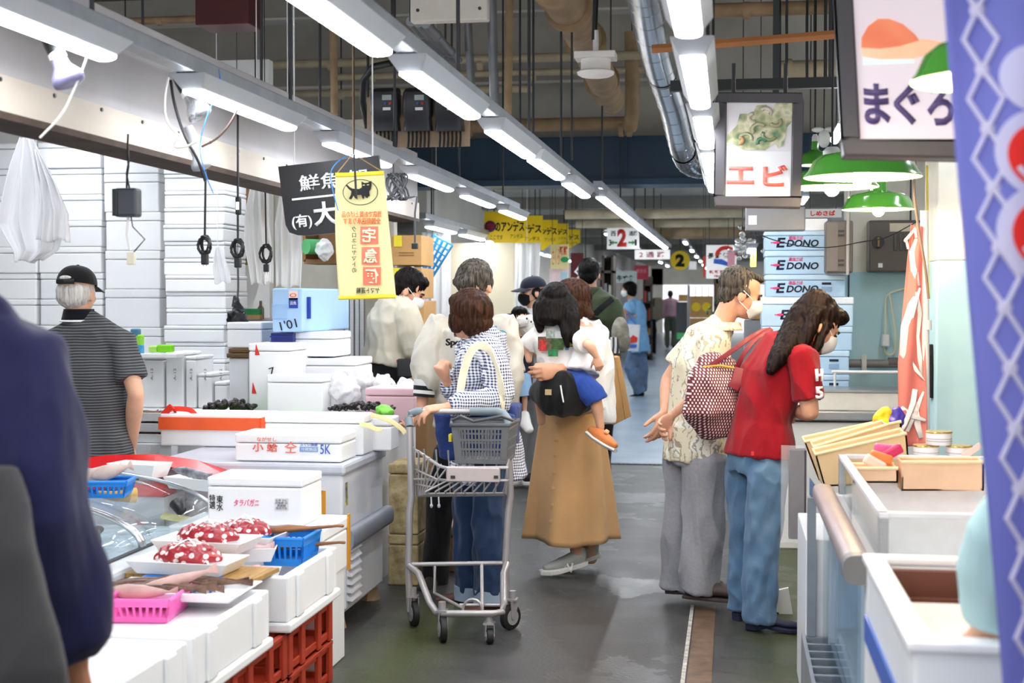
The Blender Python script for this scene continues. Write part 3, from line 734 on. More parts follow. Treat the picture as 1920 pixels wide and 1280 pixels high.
 def hair(s, m, mbf=None, kind='short', fold=(.006, 60, 60, 9, 2), voxel=.005, name='hair'):
  H, mb = s.H, MB(); R3 = H.to_3x3(); k = R3.col[0].length; r3 = R3 * (1 / k)
  def E(c, r): mb.ell(H @ V(c), [x * k for x in r], rot=r3, n=20, m=14)
  if kind == 'short':
   E((0, -.02, .036), (.083, .1, .088)); E((0, -.058, -.02), (.07, .05, .07)); E((0, .045, .075), (.06, .04, .034))
   for q in (-1, 1): E((q * .068, -.012, .0), (.016, .045, .03))
  elif kind == 'bald_front':
   E((0, -.035, .034), (.082, .088, .084)); E((0, -.06, -.022), (.068, .046, .06)); E((0, .02, .085), (.06, .06, .02))
   for q in (-1, 1): E((q * .068, -.012, .0), (.016, .042, .03))
  elif kind == 'bob':
   E((0, -.018, .035), (.092, .11, .096)); E((0, -.055, -.03), (.085, .065, .085)); E((0, .05, .07), (.07, .045, .04))
   for q in (-1, 1): E((q * .078, .0, -.03), (.02, .05, .06))
  elif kind == 'fringe':       # only the rim below a cap
   E((0, -.035, -.01), (.08, .075, .06))
   for q in (-1, 1): E((q * .07, -.01, -.01), (.013, .04, .04))
  if mbf: mbf(mb, E)
  return blob(name, mb, m, s.r, voxel, 2, (fold[0] * .55,) + fold[1:])
 def cap(s, m, back=True, brim=True):
  H = s.H; k = H.to_3x3().col[0].length; mb = MB()
  def fn(u, v):
   a = 2 * PI * u; t = v * PI / 2
   r = math.cos(t) ** .8; return H @ V((.087 * r * math.cos(a), -.012 + .105 * r * math.sin(a), .028 + .088 * math.sin(t) ** 1.0))
  o = build('cap', MB().sheet(fn, 32, 12, .003), m, s.r, smooth='auto', world=True)
  if brim:
   def fb(u, v):
    a = (u - .5) * 2.3; r = .088 + .075 * v * math.cos(a * .8)
    return H @ V((math.sin(a) * .095 * (1 + .0 * v), -.012 + .105 * math.cos(a) + .078 * v * math.cos(a * .75), .034 - .02 * abs(math.sin(a)) ** 2 - .016 * v))
   build('brim', MB().sheet(fb, 16, 6, .004), m, o, smooth='auto', world=True)
  build('button', MB().ell(H @ V((0, -.012, .118)), (.008 * k, .008 * k, .005 * k), n=10, m=6), m, o, smooth=True, world=True)
  return o
def strap(name, pts, w_, th, m, parent, nrm=(0, -1, 0), n=1):
 """flat band along pts"""
 P = [V(p) for p in pts]; nrm = V(nrm); 
 # smooth the path
 for _ in range(2):
  Q = [P[0]]
  for a, b in zip(P, P[1:]): Q += [a * .75 + b * .25, a * .25 + b * .75]
  P = Q + [P[-1]]
 mb = MB(); mb.loft([(p, w_ / 2, th / 2) for p in P], axis=(nrm.cross(P[-1] - P[0])).normalized(), n=12, power=.5)
 return build(name, mb, m, parent, smooth='auto', world=True)
# ======================= PEOPLE =======================
JEANS = cloth('mid blue denim', '64829e', var=.16, scale=7, hex2='4c6b8c', bump=.3, bscale=400)
JEANSD = cloth('dark blue denim', '2f4466', var=.18, scale=6, hex2='1f3354', bump=.3, bscale=400)
GREYTR = cloth('heather grey jersey', '96969c', var=.06, scale=60)
BLACKC = cloth('black cotton', '151517', var=.1)
def js(Y, **k):
 """joints from (px, py, dY)"""
 return {a: W(q[0], q[1], Y + (q[2] if len(q) > 2 else 0)) for a, q in k.items()}
# ---- grey-haired man with his hands behind his back
J = js(6.75, hip=(1303, 835), waist=(1300, 765), chest=(1312, 690), upper=(1328, 635), neck=(1354, 605), head=(1390, 548),
       shR=(1336, 645, -.17), elR=(1318, 738, -.2), wrR=(1262, 780, -.05), shL=(1305, 640, .17), elL=(1254, 712, .18), wrL=(1246, 772, .08),
       hiR=(1322, 868, -.08), knR=(1318, 1000, -.09), anR=(1308, 1106, -.09), toR=(1358, 1126, -.12), hiL=(1284, 866, .08), knL=(1280, 990, .08), anL=(1273, 1100, .09), toL=(1322, 1112, .1))
p = Person('grey-haired man in a cream leaf print shirt with hands clasped behind his back', J, (.93, .37), (.97, .22), pitch=.36)
hd = [((J['wrR'], W(1232, 806, 6.62) - J['wrR'], V((0, 0, -1))), dict(curl=(.5, .6, .6, .5), flip=1, thumb=.5)), ((J['wrL'], W(1238, 806, 6.8) - J['wrL'], V((-.6, -.6, 0))), dict(curl=(.5, .5, .6, .6), flip=1))]
p.body(hd)
def hem_m(mb): pass
p.shirt(m_leafshirt(), ease=.018, hem=W(1303, 860, 6.75), flare=.015, sl=.66, fold=(.008, 8, 8, 4, 4))
mb = MB(); mb.loft([(p.J['neck'] - V((.03, 0, .03)), .075, .075), (p.J['neck'] + V((.0, 0, .015)), .066, .068)], axis=p.R, n=20, cap='open')
build('collar', MB().sheet(lambda u, v: J['neck'] + p.R * math.cos(2 * PI * u) * (.07 + .012 * (1 - v)) + p.F * math.sin(2 * PI * u) * (.074 + .014 * (1 - v)) + V((0, 0, -.035 + .038 * v)) + p.F * .01, 24, 3, .004), MATS.get('x') or bpy.data.materials['cream shirt with leaf print'], p.r, smooth=True, world=True)
p.trousers(GREYTR, hem=.088, knee=.094, ease=.02, fold=(.01, 9, 9, 3, 5), end=1.02, thigh=.105)
for q in 'LR': p.shoe(q, mat('brown rubber clog', '4a3d39', rough=.6), kind='clog', size=.29)
face_parts(p.r, p.H, H_GREYB); mask_part(p.r, p.H)
p.hair(H_GREYB, kind='bald_front', fold=(.006, 60, 60, 14, 2))
# ---- woman in the red polo shirt
J = js(6.35, hip=(1424, 850), waist=(1428, 785), chest=(1447, 705), upper=(1476, 655), neck=(1503, 640), head=(1535, 608),
       shR=(1505, 672, -.14), elR=(1519, 772, -.16), wrR=(1490, 772, .12), shL=(1446, 645, .16), elL=(1470, 770, .25), wrL=(1500, 770, .2),
       hiR=(1442, 885, -.08), knR=(1428, 1020, -.09), anR=(1424, 1165, -.1), toR=(1484, 1185, -.12), hiL=(1402, 880, .09), knL=(1398, 1010, .1), anL=(1396, 1140, .12), toL=(1430, 1158, .2))
p = Person('woman in a red polo shirt and blue jeans bending to look into the freezers', J, (.8, .6), (.93, .37), pitch=.62)
p.body([((J['wrR'], V((-.3, .5, -.1)), V((0, .3, 1))), dict(curl=(.7, .7, .8, .9)))])
RED = cloth('dark red cotton', '8f0d1c', var=.06, scale=10)
p.shirt(RED, ease=.016, hem=W(1424, 852, 6.35), flare=.012, sl=.78, fold=(.007, 9, 9, 4, 8))
build('collar', MB().sheet(lambda u, v: J['neck'] + p.R * math.cos(2 * PI * u) * (.068 + .012 * (1 - v)) + p.F * math.sin(2 * PI * u) * (.07 + .012 * (1 - v)) + V((0, 0, -.03 + .045 * v)), 24, 3, .004), RED, p.r, smooth=True, world=True)
ctr = W(1535, 722, 6.1)
for ch, py in (('H', 703), ('5', 736)):
 q = W(1535, py, 6.35 - .23); text('sleeve_lettering', ch, q, (.85, .5, 0), (-.05, .1, 1), .034, .052, WHITET, p.r, th=.012, bold=.03)
p.trousers(JEANS, hem=.072, knee=.072, ease=.014, fold=(.008, 14, 14, 7, 9), end=1.0, thigh=.096)
build('back_pocket', MB().sheet(lambda u, v: W(1413 + 26 * u - 3 * v, 845 + 50 * v + (8 * (1 - abs(2 * u - 1)) if v > .9 else 0), 6.35 - .155 + .03 * (1 - u)), 6, 6, .004), JEANS, p.r, smooth=True, world=True)
build('red_pocket_tab', MB().box(W(1411, 850, 6.18), (.012, .006, .016)), REDT, p.r, world=True)
NAVYS = mat('navy suede', '1b1f38', rough=.8)
for q in 'LR': p.shoe(q, NAVYS, sole=NAVYS, kind='pump', size=.25, heel=.028)
face_parts(p.r, p.H, H_DBROWN); mask_part(p.r, p.H)
def longhair(mb, E):
 E((0, .05, .08), (.072, .05, .035))
 P = lambda x, y, d: W(x, y, 6.35 + d)
 mb.loft([(P(1535, 572, 0), .07, .08), (P(1512, 598, 0), .085, .085), (P(1492, 625, -.02), .085, .07), (P(1472, 652, -.1), .078, .05), (P(1456, 676, -.15), .062, .035), (P(1446, 694, -.17), .03, .02)], axis=(.35, -.9, .2), n=18, cap='round')
 mb.loft([(P(1525, 590, -.06), .05, .04), (P(1512, 625, -.09), .05, .035), (P(1497, 655, -.11), .045, .025), (P(1486, 682, -.12), .025, .016)], axis=(.35, -.9, .2), n=14, cap='round')
 mb.loft([(P(1548, 612, -.07), .03, .02), (P(1532, 650, -.1), .028, .018), (P(1522, 668, -.11), .014, .01)], axis=(.35, -.9, .2), n=12, cap='round')
p.hair(m_hair('dark reddish hair', '060403', '23130e'), longhair, 'short', fold=(.006, 55, 55, 12, 4))
# her woven shoulder bag
Y = 6.42
t = thing('shoulder_bag', 'red and white woven shoulder bag with dark red straps against the red polo', 'bag', W(1340, 740, Y))
WV = m_weave()
blob('bag_body', MB().loft([(W(1346, 802, Y), .105, .05), (W(1335, 770, Y - .03), .135, .075), (W(1340, 715, Y - .02), .12, .07), (W(1352, 682, Y), .10, .045)], axis=(1, 0, -.25), n=22, cap='round'), WV, t, .007, 3, (.006, 9, 9, 6, 3))
DRL = mat('dark red leather', '7a1420', rough=.45)
strap('strap', [W(1325, 690, Y - .05), W(1370, 660, Y - .07), W(1412, 628, Y - .04), W(1440, 616, Y + .08), W(1450, 622, Y + .2)], .022, .006, DRL, t, (0, -1, .3))
strap('strap', [W(1378, 700, Y - .04), W(1392, 665, Y - .08), W(1420, 630, Y - .04), W(1446, 616, Y + .08)], .022, .006, DRL, t, (0, -1, .3))
strap('flap', [W(1388, 690, Y - .08), W(1382, 715, Y - .1), W(1374, 728, Y - .1)], .05, .008, DRL, t)
build('zip_edge', MB().tube([W(1318, 688, Y - .05), W(1350, 685, Y - .07), W(1378, 690, Y - .06)], .005), mat('yellow piping', 'd8a83c'), t, world=True)
# ---- mother in white carrying the girl
J = js(7.45, hip=(1078, 790), waist=(1080, 735), chest=(1094, 668), upper=(1098, 618), neck=(1088, 596), head=(1068, 568),
       shL=(1096, 628, -.16), elL=(1098, 706, -.14), wrL=(1048, 692, -.36), shR=(1092, 622, .16), elR=(1050, 690, .2), wrR=(1015, 700, .05),
       hiL=(1068, 820, -.08), knL=(1072, 930, -.08), anL=(1082, 1038, -.08), toL=(1046, 1076, -.12), hiR=(1092, 820, .08), knR=(1102, 930, .1), anR=(1108, 1046, .12), toR=(1076, 1064, .1))
p = Person('woman in a white top and long tan skirt carrying a small girl on her hip', J, (-.97, .2), (-.93, .35), pitch=.1, skin=SKIN)
p.body([((J['wrL'], W(1018, 700, 7.04) - J['wrL'], V((0, 0, 1))), dict(curl=(.6, .65, .7, .8), flip=1, thumb=.3))])
WHITEC = cloth('white cotton', 'f3f2f1', var=.015)
def wide(mb):
 mb.loft([(W(1100, 630, 7.28), .075, .075), (W(1096, 668, 7.2), .1, .085), (W(1092, 700, 7.17), .115, .09)], axis=p.R, n=18)
 mb.loft([(W(1104, 640, 7.5), .12, .1), (W(1112, 720, 7.52), .12, .12), (W(1112, 792, 7.52), .11, .14)], axis=p.F, n=18)
p.shirt(WHITEC, name='white_top', ease=.03, arms='R', hem=W(1085, 770, 7.45), flare=.0, fold=(.009, 11, 11, 6, 12), extra=wide)
TAN = cloth('tan cotton twill', 'c49c6e', var=.05, scale=5)
def skirt(mb):
 n = 72
P8 = p
def sk(u, v):
 a = 2 * PI * u; c0, c1 = W(1070, 765, 7.45), W(1071, 1009, 7.45); c = c0 * (1 - v) + c1 * v
 rx = (.15 + .085 * v ** .8) ; ry = (.125 + .1 * v)
 pl = 1 + (.02 + .085 * v ** .7) * math.sin(a * 7 + 1.2 * math.sin(a * 2)) + .03 * v * math.sin(a * 13 + 2)
 return c + p.F * rx * pl * math.cos(a) + p.R * ry * pl * math.sin(a) + V((0, 0, -.012 * v * math.sin(a * 3 + 1)))
build('skirt', MB().sheet(sk, 96, 26, .005), TAN, p.r, smooth=True, world=True)
for i in range(7):
 t = .1 + i * .12
 q = sk(.775, t); 
 build('skirt_button', MB().cyl(q - p.R * -.0 + V((0, -.004, 0)), q + V((0, -.012, 0)), .008, n=12), TAN, p.r, world=True)
GREYSH = mat('light grey knit', 'b4b7b4', rough=.8, var=.05, bump=.2, bscale=400)
SOLEW = mat('white rubber', 'e8e7e3', rough=.6)
for q, t in (('L', .22), ('R', .3)):
 sh = p.shoe(q, GREYSH, sole=SOLEW, size=.25, tilt=t)
 if q == 'L':
  a = J['anL']; text('shoe_letter', 'N', W(1066, 1062, 7.45 - .08 - .053), (.95, .1, -.25), (.2, 0, 1), .045, .05, WHITET, sh, th=.006, bold=.03)
  lb = MB()
  for i in range(4): lb.tube([W(1052 + i * 5, 1058 - i * 4.5, 7.34), W(1056 + i * 5, 1052 - i * 4.5, 7.36), W(1060 + i * 5, 1053 - i * 4.5, 7.42)], .003, n=6)
  build('laces', lb, WHITET, sh, world=True)
def braid(mb, E):
 pts = [W(1080, 562, 7.45), W(1092, 574, 7.42), W(1100, 584, 7.4), W(1106, 590, 7.4)]
 mb.loft([(q, r, r) for q, r in zip(pts, (.05, .036, .03, .022))], axis=p.R, n=12, cap='round')
 for i, q in enumerate(pts): mb.ell(q + V((0, -.012, .004)), (.026, .022, .02))
o = p.hair(H_BROWN, braid, 'bob', fold=(.006, 60, 60, 14, 6))
build('hair_tie', MB().loft([(W(1104, 587, 7.4), .02, .02), (W(1109, 592, 7.4), .02, .02)], n=12), mat('gold hair tie', 'c9a227', rough=.4, metal=.4), o, world=True)
build('hair_bow', MB().ell(W(1113, 596, 7.4), (.032, .014, .012)), H_BLACK, o, smooth=True, world=True)
face_parts(p.r, p.H)
# black hip seat bag
t = thing('waist_bag', 'black padded waist bag with a white zip under the carried girl', 'bag', W(1055, 735, 7.1))
mb = MB().loft([(W(1013, 735, 7.25), .06, .06), (W(1030, 737, 7.12), .115, .06), (W(1056, 738, 7.07), .12, .075), (W(1084, 742, 7.14), .105, .06), (W(1100, 748, 7.28), .06, .05)], axis=(0, 0, 1), n=20, cap='round')
blob('pouch', mb, BLACKC, t, .008, 4, (.004, 8, 8, 8, 2))
b = MB().tube([W(1051, 722, 6.985), W(1053.5, 738, 6.982), W(1056.5, 754, 6.985)], .004, n=6); build('zip', b, WHITET, t, world=True)
build('leather_patch', MB().box(W(1028, 735, 7.02), (.032, .008, .028)), mat('tan leather', 'b7a27c'), t, world=True)
strap('belt', [W(1095, 745, 7.3), W(1108, 742, 7.45), W(1108, 742, 7.62), W(1050, 742, 7.66), W(1012, 740, 7.3)], .05, .012, BLACKC, t, (0, 0, 1))
t = thing('paper_bag', 'brown kraft paper shopping bag hanging behind the woman in white', 'bag', W(1155, 735, 7.75))
a = [W(1128, 676, 7.72), W(1162, 668, 7.72), W(1184, 780, 7.72), W(1150, 797, 7.72)]
o = t.location; b = MB(); e = V((-.03, .16, 0)); b.hexa([q - o for q in (a[3], a[2], a[2] + e, a[3] + e, a[0], a[1], a[1] + e, a[0] + e)])
build('bag_body', b, mat('brown kraft paper', 'b8905e', rough=.8, var=.06), t, bevel=.003, fixn=True)
build('side_crease', MB().tube([a[1].lerp(a[0], .22) - o - V((0, .003, 0)), a[2].lerp(a[3], .3) - o - V((0, .003, 0))], .003), MATS['brown kraft paper'], t)
strap('handle', [a[0].lerp(a[1], .3), W(1128, 640, 7.74), W(1140, 640, 7.76), a[0].lerp(a[1], .7)], .01, .004, MATS['brown kraft paper'], t)
# ---- the girl
J = js(7.2, hip=(1052, 700), waist=(1046, 675), chest=(1042, 650), upper=(1042, 624), neck=(1044, 606), head=(1044, 568),
       shL=(1008, 628, .02), elL=(990, 652, .05), wrL=(992, 676, .02), shR=(1074, 626, .02), elR=(1106, 648, -.2), wrR=(1118, 668, -.18),
       hiR=(1072, 708, -.03), knR=(1116, 745, -.08), anR=(1126, 800, -.06), hiL=(1030, 712, .04), knL=(1014, 740, .02), anL=(1015, 790, .06))
p = Person('small girl with long dark hair and blue shorts held in her mother\'s arm', J, (.2, .98), (.15, .98), pitch=.12, k=.62, hk=.86, skin=SKINP, name='person', cat='person')
p.body([((J['wrR'], V((.25, .2, -1)), V((-1, 0, 0))), dict(k=.58, curl=(.6, .6, .7, .8)))], voxel=.0045)
def childshirt(mb):
 mb.loft([(W(1097, 642, 7.08), .052, .052), (W(1082, 632, 7.18), .058, .058)], axis=p.R, n=14)
p.shirt(WHITEC, ease=.022, hem=W(1048, 690, 7.2), flare=.0, sl=.85, fold=(.006, 10, 10, 8, 21), voxel=.006)
PR = [('6d5a48', (1009, 631, 1034, 655)), ('c93a3a', (1011, 637, 1024, 658)), ('3f5a2f', (1034, 634, 1056, 656)), ('9aa8a0', (1024, 620, 1040, 634)), ('5c5a44', (1056, 618, 1076, 650)), ('d9c233', (1066, 622, 1074, 648)), ('2f8ab0', (1060, 640, 1066, 656)), ('2f7a4a', (1028, 655, 1046, 668))]
for i, (h, (x0, y0, x1, y1)) in enumerate(PR):
 def f(u, v, x0=x0, x1=x1, y0=y0, y1=y1): 
  x = x0 + (x1 - x0) * u; return W(x, y0 + (y1 - y0) * v, 7.2 - .112 - i * .0015 + ((x - 1043) / 370) ** 2 * 5.0)
 build('shirt_print', MB().sheet(f, 4, 3, .003), mat('print ' + h, h, rough=.8, var=.3, scale=60), p.r, world=True)
SHORTS = cloth('blue cotton', '2c4a9a')
mb = MB().loft([(W(1050, 688, 7.2), .095, .085), (W(1052, 712, 7.2), .11, .095)], axis=p.R, n=18)
mb.loft([(W(1066, 708, 7.16), .075, .07), (W(1090, 722, 7.12), .068, .066), (W(1114, 742, 7.11), .062, .062), (W(1119, 752, 7.11), .058, .058)], axis=p.R, n=16)
mb.loft([(W(1032, 708, 7.24), .07, .07), (W(1020, 732, 7.22), .058, .058)], axis=p.R, n=14)
blob('shorts', mb, SHORTS, p.r, .006, 3, (.005, 12, 12, 8, 3))
def girlhair(mb, E):
 mb.loft([(W(1040, 560, 7.2), .085, .08), (W(1034, 580, 7.14), .088, .06), (W(1030, 597, 7.11), .07, .04)], axis=p.R, n=18, cap='round')
 mb.loft([(W(1062, 570, 7.18), .055, .06), (W(1070, 600, 7.12), .05, .04), (W(1074, 622, 7.1), .035, .025), (W(1077, 640, 7.08), .018, .014)], axis=p.R, n=14, cap='round')
 mb.loft([(W(1056, 600, 7.11), .03, .02), (W(1060, 625, 7.08), .022, .014), (W(1064, 650, 7.075), .01, .008)], axis=p.R, n=10, cap='round')
 mb.loft([(W(1014, 575, 7.2), .04, .05), (W(1011, 600, 7.17), .034, .03), (W(1013, 618, 7.15), .018, .016)], axis=p.R, n=12, cap='round')
p.hair(H_DBROWN, girlhair, 'short', fold=(.005, 60, 60, 10, 9))
build('ear', MB().ell(W(1031, 577, 7.1), (.007, .012, .022), n=12, m=8), SKINP, p.r, smooth=True, world=True)
ORNG = mat('orange leather', 'e58a4e', rough=.5)
def sandal(c, g, m, parent):
 g = V(g).normalized(); sd = V((0, -1, .1)).normalized(); up = sd.cross(g).normalized(); up = up if up.z > 0 else -up
 mb = MB().loft([(c - g * .075, .02, .02), (c - g * .04, .03, .034), (c, .031, .034), (c + g * .04, .034, .027), (c + g * .075, .026, .016)], axis=sd, n=14, cap='round')
 o = build('sandal', mb, m, parent, smooth=True, world=True)
 mb = MB().loft([(c - g * .09 - up * .026, .024, .011), (c - g * .04 - up * .03, .032, .011), (c + g * .04 - up * .028, .037, .011), (c + g * .095 - up * .022, .026, .01)], axis=sd, n=14)
 build('sole', mb, SOLEW, o, smooth='auto', world=True)
 build('strap', MB().loft([(c + g * .0 + up * .03 - sd * .03, .012, .004), (c + up * .042 + g * .0, .012, .004), (c + up * .028 + sd * .034, .012, .004)], axis=g, n=8), mat('pale orange leather', 'f2b27a'), o, world=True)
sandal(W(1131, 820, 7.12), W(1148, 832, 7.1) - W(1118, 812, 7.14), ORNG, p.r)
# ---- woman in gingham pushing the cart
J = js(6.6, hip=(903, 815), waist=(903, 765), chest=(905, 700), upper=(902, 655), neck=(892, 628), head=(878, 590),
       shL=(925, 668, -.15), elL=(940, 748, -.2), wrL=(838, 763, -.36), shR=(880, 658, .15), elR=(862, 735, .1), wrR=(838, 716, -.05),
       hiL=(918, 850, -.08), knL=(918, 980, -.1), anL=(922, 1118, -.1), toL=(880, 1166, -.18), hiR=(884, 850, .07), knR=(882, 980, .06), anR=(884, 1110, .06), toR=(848, 1140, .06))
p = Person('woman with short brown hair in a navy gingham shirt holding the cart handle', J, (-.95, .28), (-.72, .6), pitch=.05, k=.97)
p.body([((J['wrL'], W(800, 767, 6.2) - J['wrL'], V((-.2, .9, .2))), dict(curl=(.55, .55, .6, .6), flip=1, thumb=.3)), ((J['wrR'], W(818, 685, 6.5) - J['wrR'], V((.2, -.8, .4))), dict(curl=(1.35, 1.4, 1.4, 1.4), flip=1, thumb=.4))])
GING = m_gingham()
def ginghem(mb):
 mb.loft([(W(905, 800, 6.6), .165, .15), (W(912, 850, 6.62), .18, .17), (W(915, 893, 6.63), .19, .175)], axis=p.F, n=22)
 mb.loft([(W(905, 640, 6.62), .1, .1), (W(928, 652, 6.66), .1, .075), (W(944, 672, 6.7), .06, .045)], axis=p.R, n=16, cap='round')
p.shirt(GING, sleeve='long', ease=.02, fold=(.008, 8, 8, 6, 31), extra=ginghem, cuff=.034, neck=.075)
p.trousers(JEANSD, hem=.078, knee=.08, ease=.016, fold=(.008, 12, 12, 7, 12), end=.97)
for q in 'LR':
 a = J['an' + q]; build('rolled_cuff', MB().loft([(a + V((0, 0, .035)), .083, .083), (a + V((0, 0, -.03)), .086, .086)], n=22), cloth('pale denim lining', '9fb0c6'), p.r, smooth='auto', world=True)
 p.shoe(q, mat('reddish brown leather', '5a3428', rough=.5), kind='trainer', size=.24, sole=mat('brown rubber', '5d4a40'))
face_parts(p.r, p.H); mask_part(p.r, p.H)
p.hair(H_BROWN, lambda mb, E: (E((0, -.03, .02), (.1, .11, .1)), E((.0, -.07, -.04), (.08, .06, .06))), 'bob', fold=(.007, 50, 50, 10, 4))
# her tote bag
t = thing('tote_bag', 'navy quilted tote bag with cream straps on gingham woman\'s shoulder', 'bag', W(905, 850, 6.38))
NAVYQ = cloth('navy quilted cotton', '2b3d78', bump=.5, bscale=70)
mb = MB().loft([(W(890, 860, 6.4), .17, .05), (W(890, 775, 6.4), .19, .06)], axis=(1, 0, 0), n=20, power=.6)
blob('bag_body', mb, NAVYQ, t, .008, 3, (.005, 12, 12, 6, 4))
mb = MB().loft([(W(955, 830, 6.5), .04, .09), (W(957, 758, 6.5), .045, .1)], axis=(1, 0, 0), n=16, power=.6)
blob('bag_back', mb, NAVYQ, t, .008, 3, (.005, 12, 12, 6, 5))
CREAMS = cloth('cream webbing', 'ece2c6')
strap('strap', [W(852, 800, 6.33), W(862, 740, 6.36), W(870, 690, 6.36), W(885, 652, 6.36), W(905, 645, 6.4), W(922, 660, 6.38), W(936, 700, 6.3), W(942, 745, 6.3), W(946, 800, 6.33)], .038, .006, CREAMS, t, (0, -1, 0))
# ---- man in the pale sports jacket, head bowed
J = js(7.05, hip=(880, 815), waist=(880, 760), chest=(883, 680), upper=(885, 622), neck=(885, 592), head=(888, 536),
       shR=(826, 612, 0), elR=(799, 690, -.02), wrR=(790, 765, -.08), shL=(942, 612, 0), elL=(957, 700, 0), wrL=(955, 768, -.05),
       hiR=(848, 850, 0), knR=(824, 960, -.02), anR=(815, 1095, 0), toR=(795, 1120, -.15), hiL=(905, 850, .05), knL=(900, 960, .1), anL=(890, 1085, .12), toL=(880, 1110, .0))
p = Person('man in a pale sports jacket with lettering standing behind the gingham woman', J, (.05, -1), (-.45, -.9), pitch=.75)
p.body([((J['wrR'], W(772, 805, 6.9) - J['wrR'], V((.6, -.5, .1))), dict(curl=(.5, .6, .6, .7)))])
IVORY = mat('ivory nylon', 'c6c0b2', rough=.5, var=.05, sheen=.2, bump=.1, bscale=150)
def puff(mb):
 mb.loft([(W(825, 615, 7.05), .07, .075), (W(806, 655, 7.02), .075, .08), (W(799, 688, 7.0), .08, .08), (W(803, 715, 6.99), .062, .062)], axis=p.F, n=18, cap='round')
 mb.loft([(W(942, 614, 7.05), .07, .075), (W(954, 665, 7.03), .072, .075), (W(958, 715, 7.0), .07, .07), (W(955, 748, 7.0), .05, .05)], axis=p.F, n=18, cap='round')
p.shirt(IVORY, name='jacket', ease=.035, arms='LR', sl=.4, hem=W(880, 800, 7.05), fold=(.008, 12, 12, 7, 41), extra=puff)
for i, (c, dz) in enumerate((('d9d8d4', 0), ('1b1b1e', -.022), ('e8e6e2', -.04), ('1b1b1e', -.055))):
 b0 = W(797, 716, 6.985); b1 = W(795, 738, 6.98); dd = (b1 - b0).normalized()
 build('cuff', MB().loft([(b0 + dd * (-.01 - dz), .058 - i * .001, .058 - i * .001), (b0 + dd * (.02 - dz), .057 - i * .001, .057 - i * .001)], n=20), cloth('knit ' + c, c), p.r, smooth='auto', world=True)
text('jacket_lettering', 'Spe', W(850, 643, 6.86), (1, 0, 0), (0, 0, 1), .07, .045, BLACKT, p.r, th=.02, bold=.02)
text('jacket_lettering', 'ulo', W(930, 622, 6.875), (1, .1, -.12), (.1, 0, 1), .11, .06, mat('teal lettering', '3d7a96', rough=.7), p.r, th=.02, bold=.03)
p.trousers(BLACKC, hem=.066, knee=.07, fold=(.006, 10, 10, 6, 4))
b = MB()
for x in (809, 823): b.tube([W(x - 1, 925, 6.9), W(x, 945, 6.88)], .004, n=6); b.ell(W(x, 948, 6.88), (.008, .008, .012), n=8, m=6)
build('drawstring', b, WHITET, p.r, world=True)
for q in 'LR': p.shoe(q, BLACKC, sole=SOLEW, size=.28)
p.hair(H_GREYB, lambda mb, E: E((0, -.03, .03), (.09, .105, .092)), 'short', fold=(.007, 55, 55, 12, 12)); face_parts(p.r, p.H)
# ---- stall worker in the beige jacket
J = js(8.3, hip=(724, 705), waist=(726, 655), chest=(733, 605), upper=(746, 572), neck=(757, 558), head=(768, 542),
       shR=(762, 588, -.12), elR=(778, 650, -.1), wrR=(800, 700, .1), shL=(725, 575, .16), elL=(765, 655, .3), wrL=(800, 705, .25),
       hiR=(735, 735, -.08), knR=(735, 860, -.08), anR=(735, 990, -.05), hiL=(712, 735, .08), knL=(712, 860, .08), anL=(712, 986, .08), toR=(760, 1010), toL=(740, 1006, .1))
p = Person('stall worker in a beige jacket and black trousers leaning over the boxes', J, (.85, .5), (.95, .2), pitch=.55)
p.body([((J['wrR'], V((.5, .3, -.6)), V((0, 0, 1))), {})], voxel=.007)
BEIGE = mat('beige work jacket', 'c0b9a6', rough=.7, var=.04, bump=.1, bscale=200)
p.shirt(BEIGE, name='jacket', sleeve='long', ease=.035, hem=W(722, 680, 8.3), fold=(.007, 11, 11, 6, 51), cuff=.04)
p.trousers(BLACKC, hem=.07, fold=(.006, 9, 9, 6, 2), voxel=.01, ease=.03)
build('tool_pouch', MB().box(W(760, 690, 8.1), (.09, .06, .11)), BLACKP, p.r, world=True, bevel=.01)
build('red_tag', MB().box(W(747, 677, 8.08), (.022, .01, .018)), REDT, p.r, world=True)
mask_part(p.r, p.H); face_parts(p.r, p.H, H_BLACK)
p.hair(H_DBROWN, None, 'short', fold=(.007, 50, 50, 12, 3))
for q in 'LR': p.shoe(q, BLACKC)
# ---- striped polo man with black cap
J = js(6.3, hip=(188, 865), waist=(182, 790), chest=(172, 700), upper=(162, 625), neck=(148, 588), head=(146, 545),
       shL=(92, 645), elL=(72, 745, -.05), wrL=(85, 840, .1), shR=(230, 645, 0), elR=(255, 738, -.05), wrR=(245, 840, .08),
       hiL=(155, 890), knL=(155, 1010), anL=(155, 1132), hiR=(222, 890), knR=(222, 1010), anR=(222, 1132), toL=(150, 1140, .2), toR=(230, 1140, .2))
p = Person('old man in a grey striped polo shirt and black cap seen from behind', J, (-.05, 1), (.1, 1), pitch=.12, skin=SKINP)
p.body([((J['wrR'], V((-.1, .2, -1)), V((-1, .3, 0))), {})])
p.shirt(m_stripes('grey striped jersey', '303236', '6a6c6e', 76, .6), ease=.02, hem=W(190, 905, 6.3), sl=.72, fold=(.006, 8, 8, 4, 61))
NAVYC = cloth('black navy rib', '14161f')
build('collar', MB().sheet(lambda u, v: J['neck'] + V((math.cos(2 * PI * u) * (.078 - .012 * v), math.sin(2 * PI * u) * (.08 - .012 * v), -.03 + .052 * v)), 24, 3, .005), NAVYC, p.r, smooth=True, world=True)
build('collar_stripe', MB().sheet(lambda u, v: J['neck'] + V((math.cos(2 * PI * u) * (.0855 - .003 * v), math.sin(2 * PI * u) * (.0875 - .003 * v), -.038 + .009 * v)), 24, 1, .004), WHITET, p.r, smooth=True, world=True)
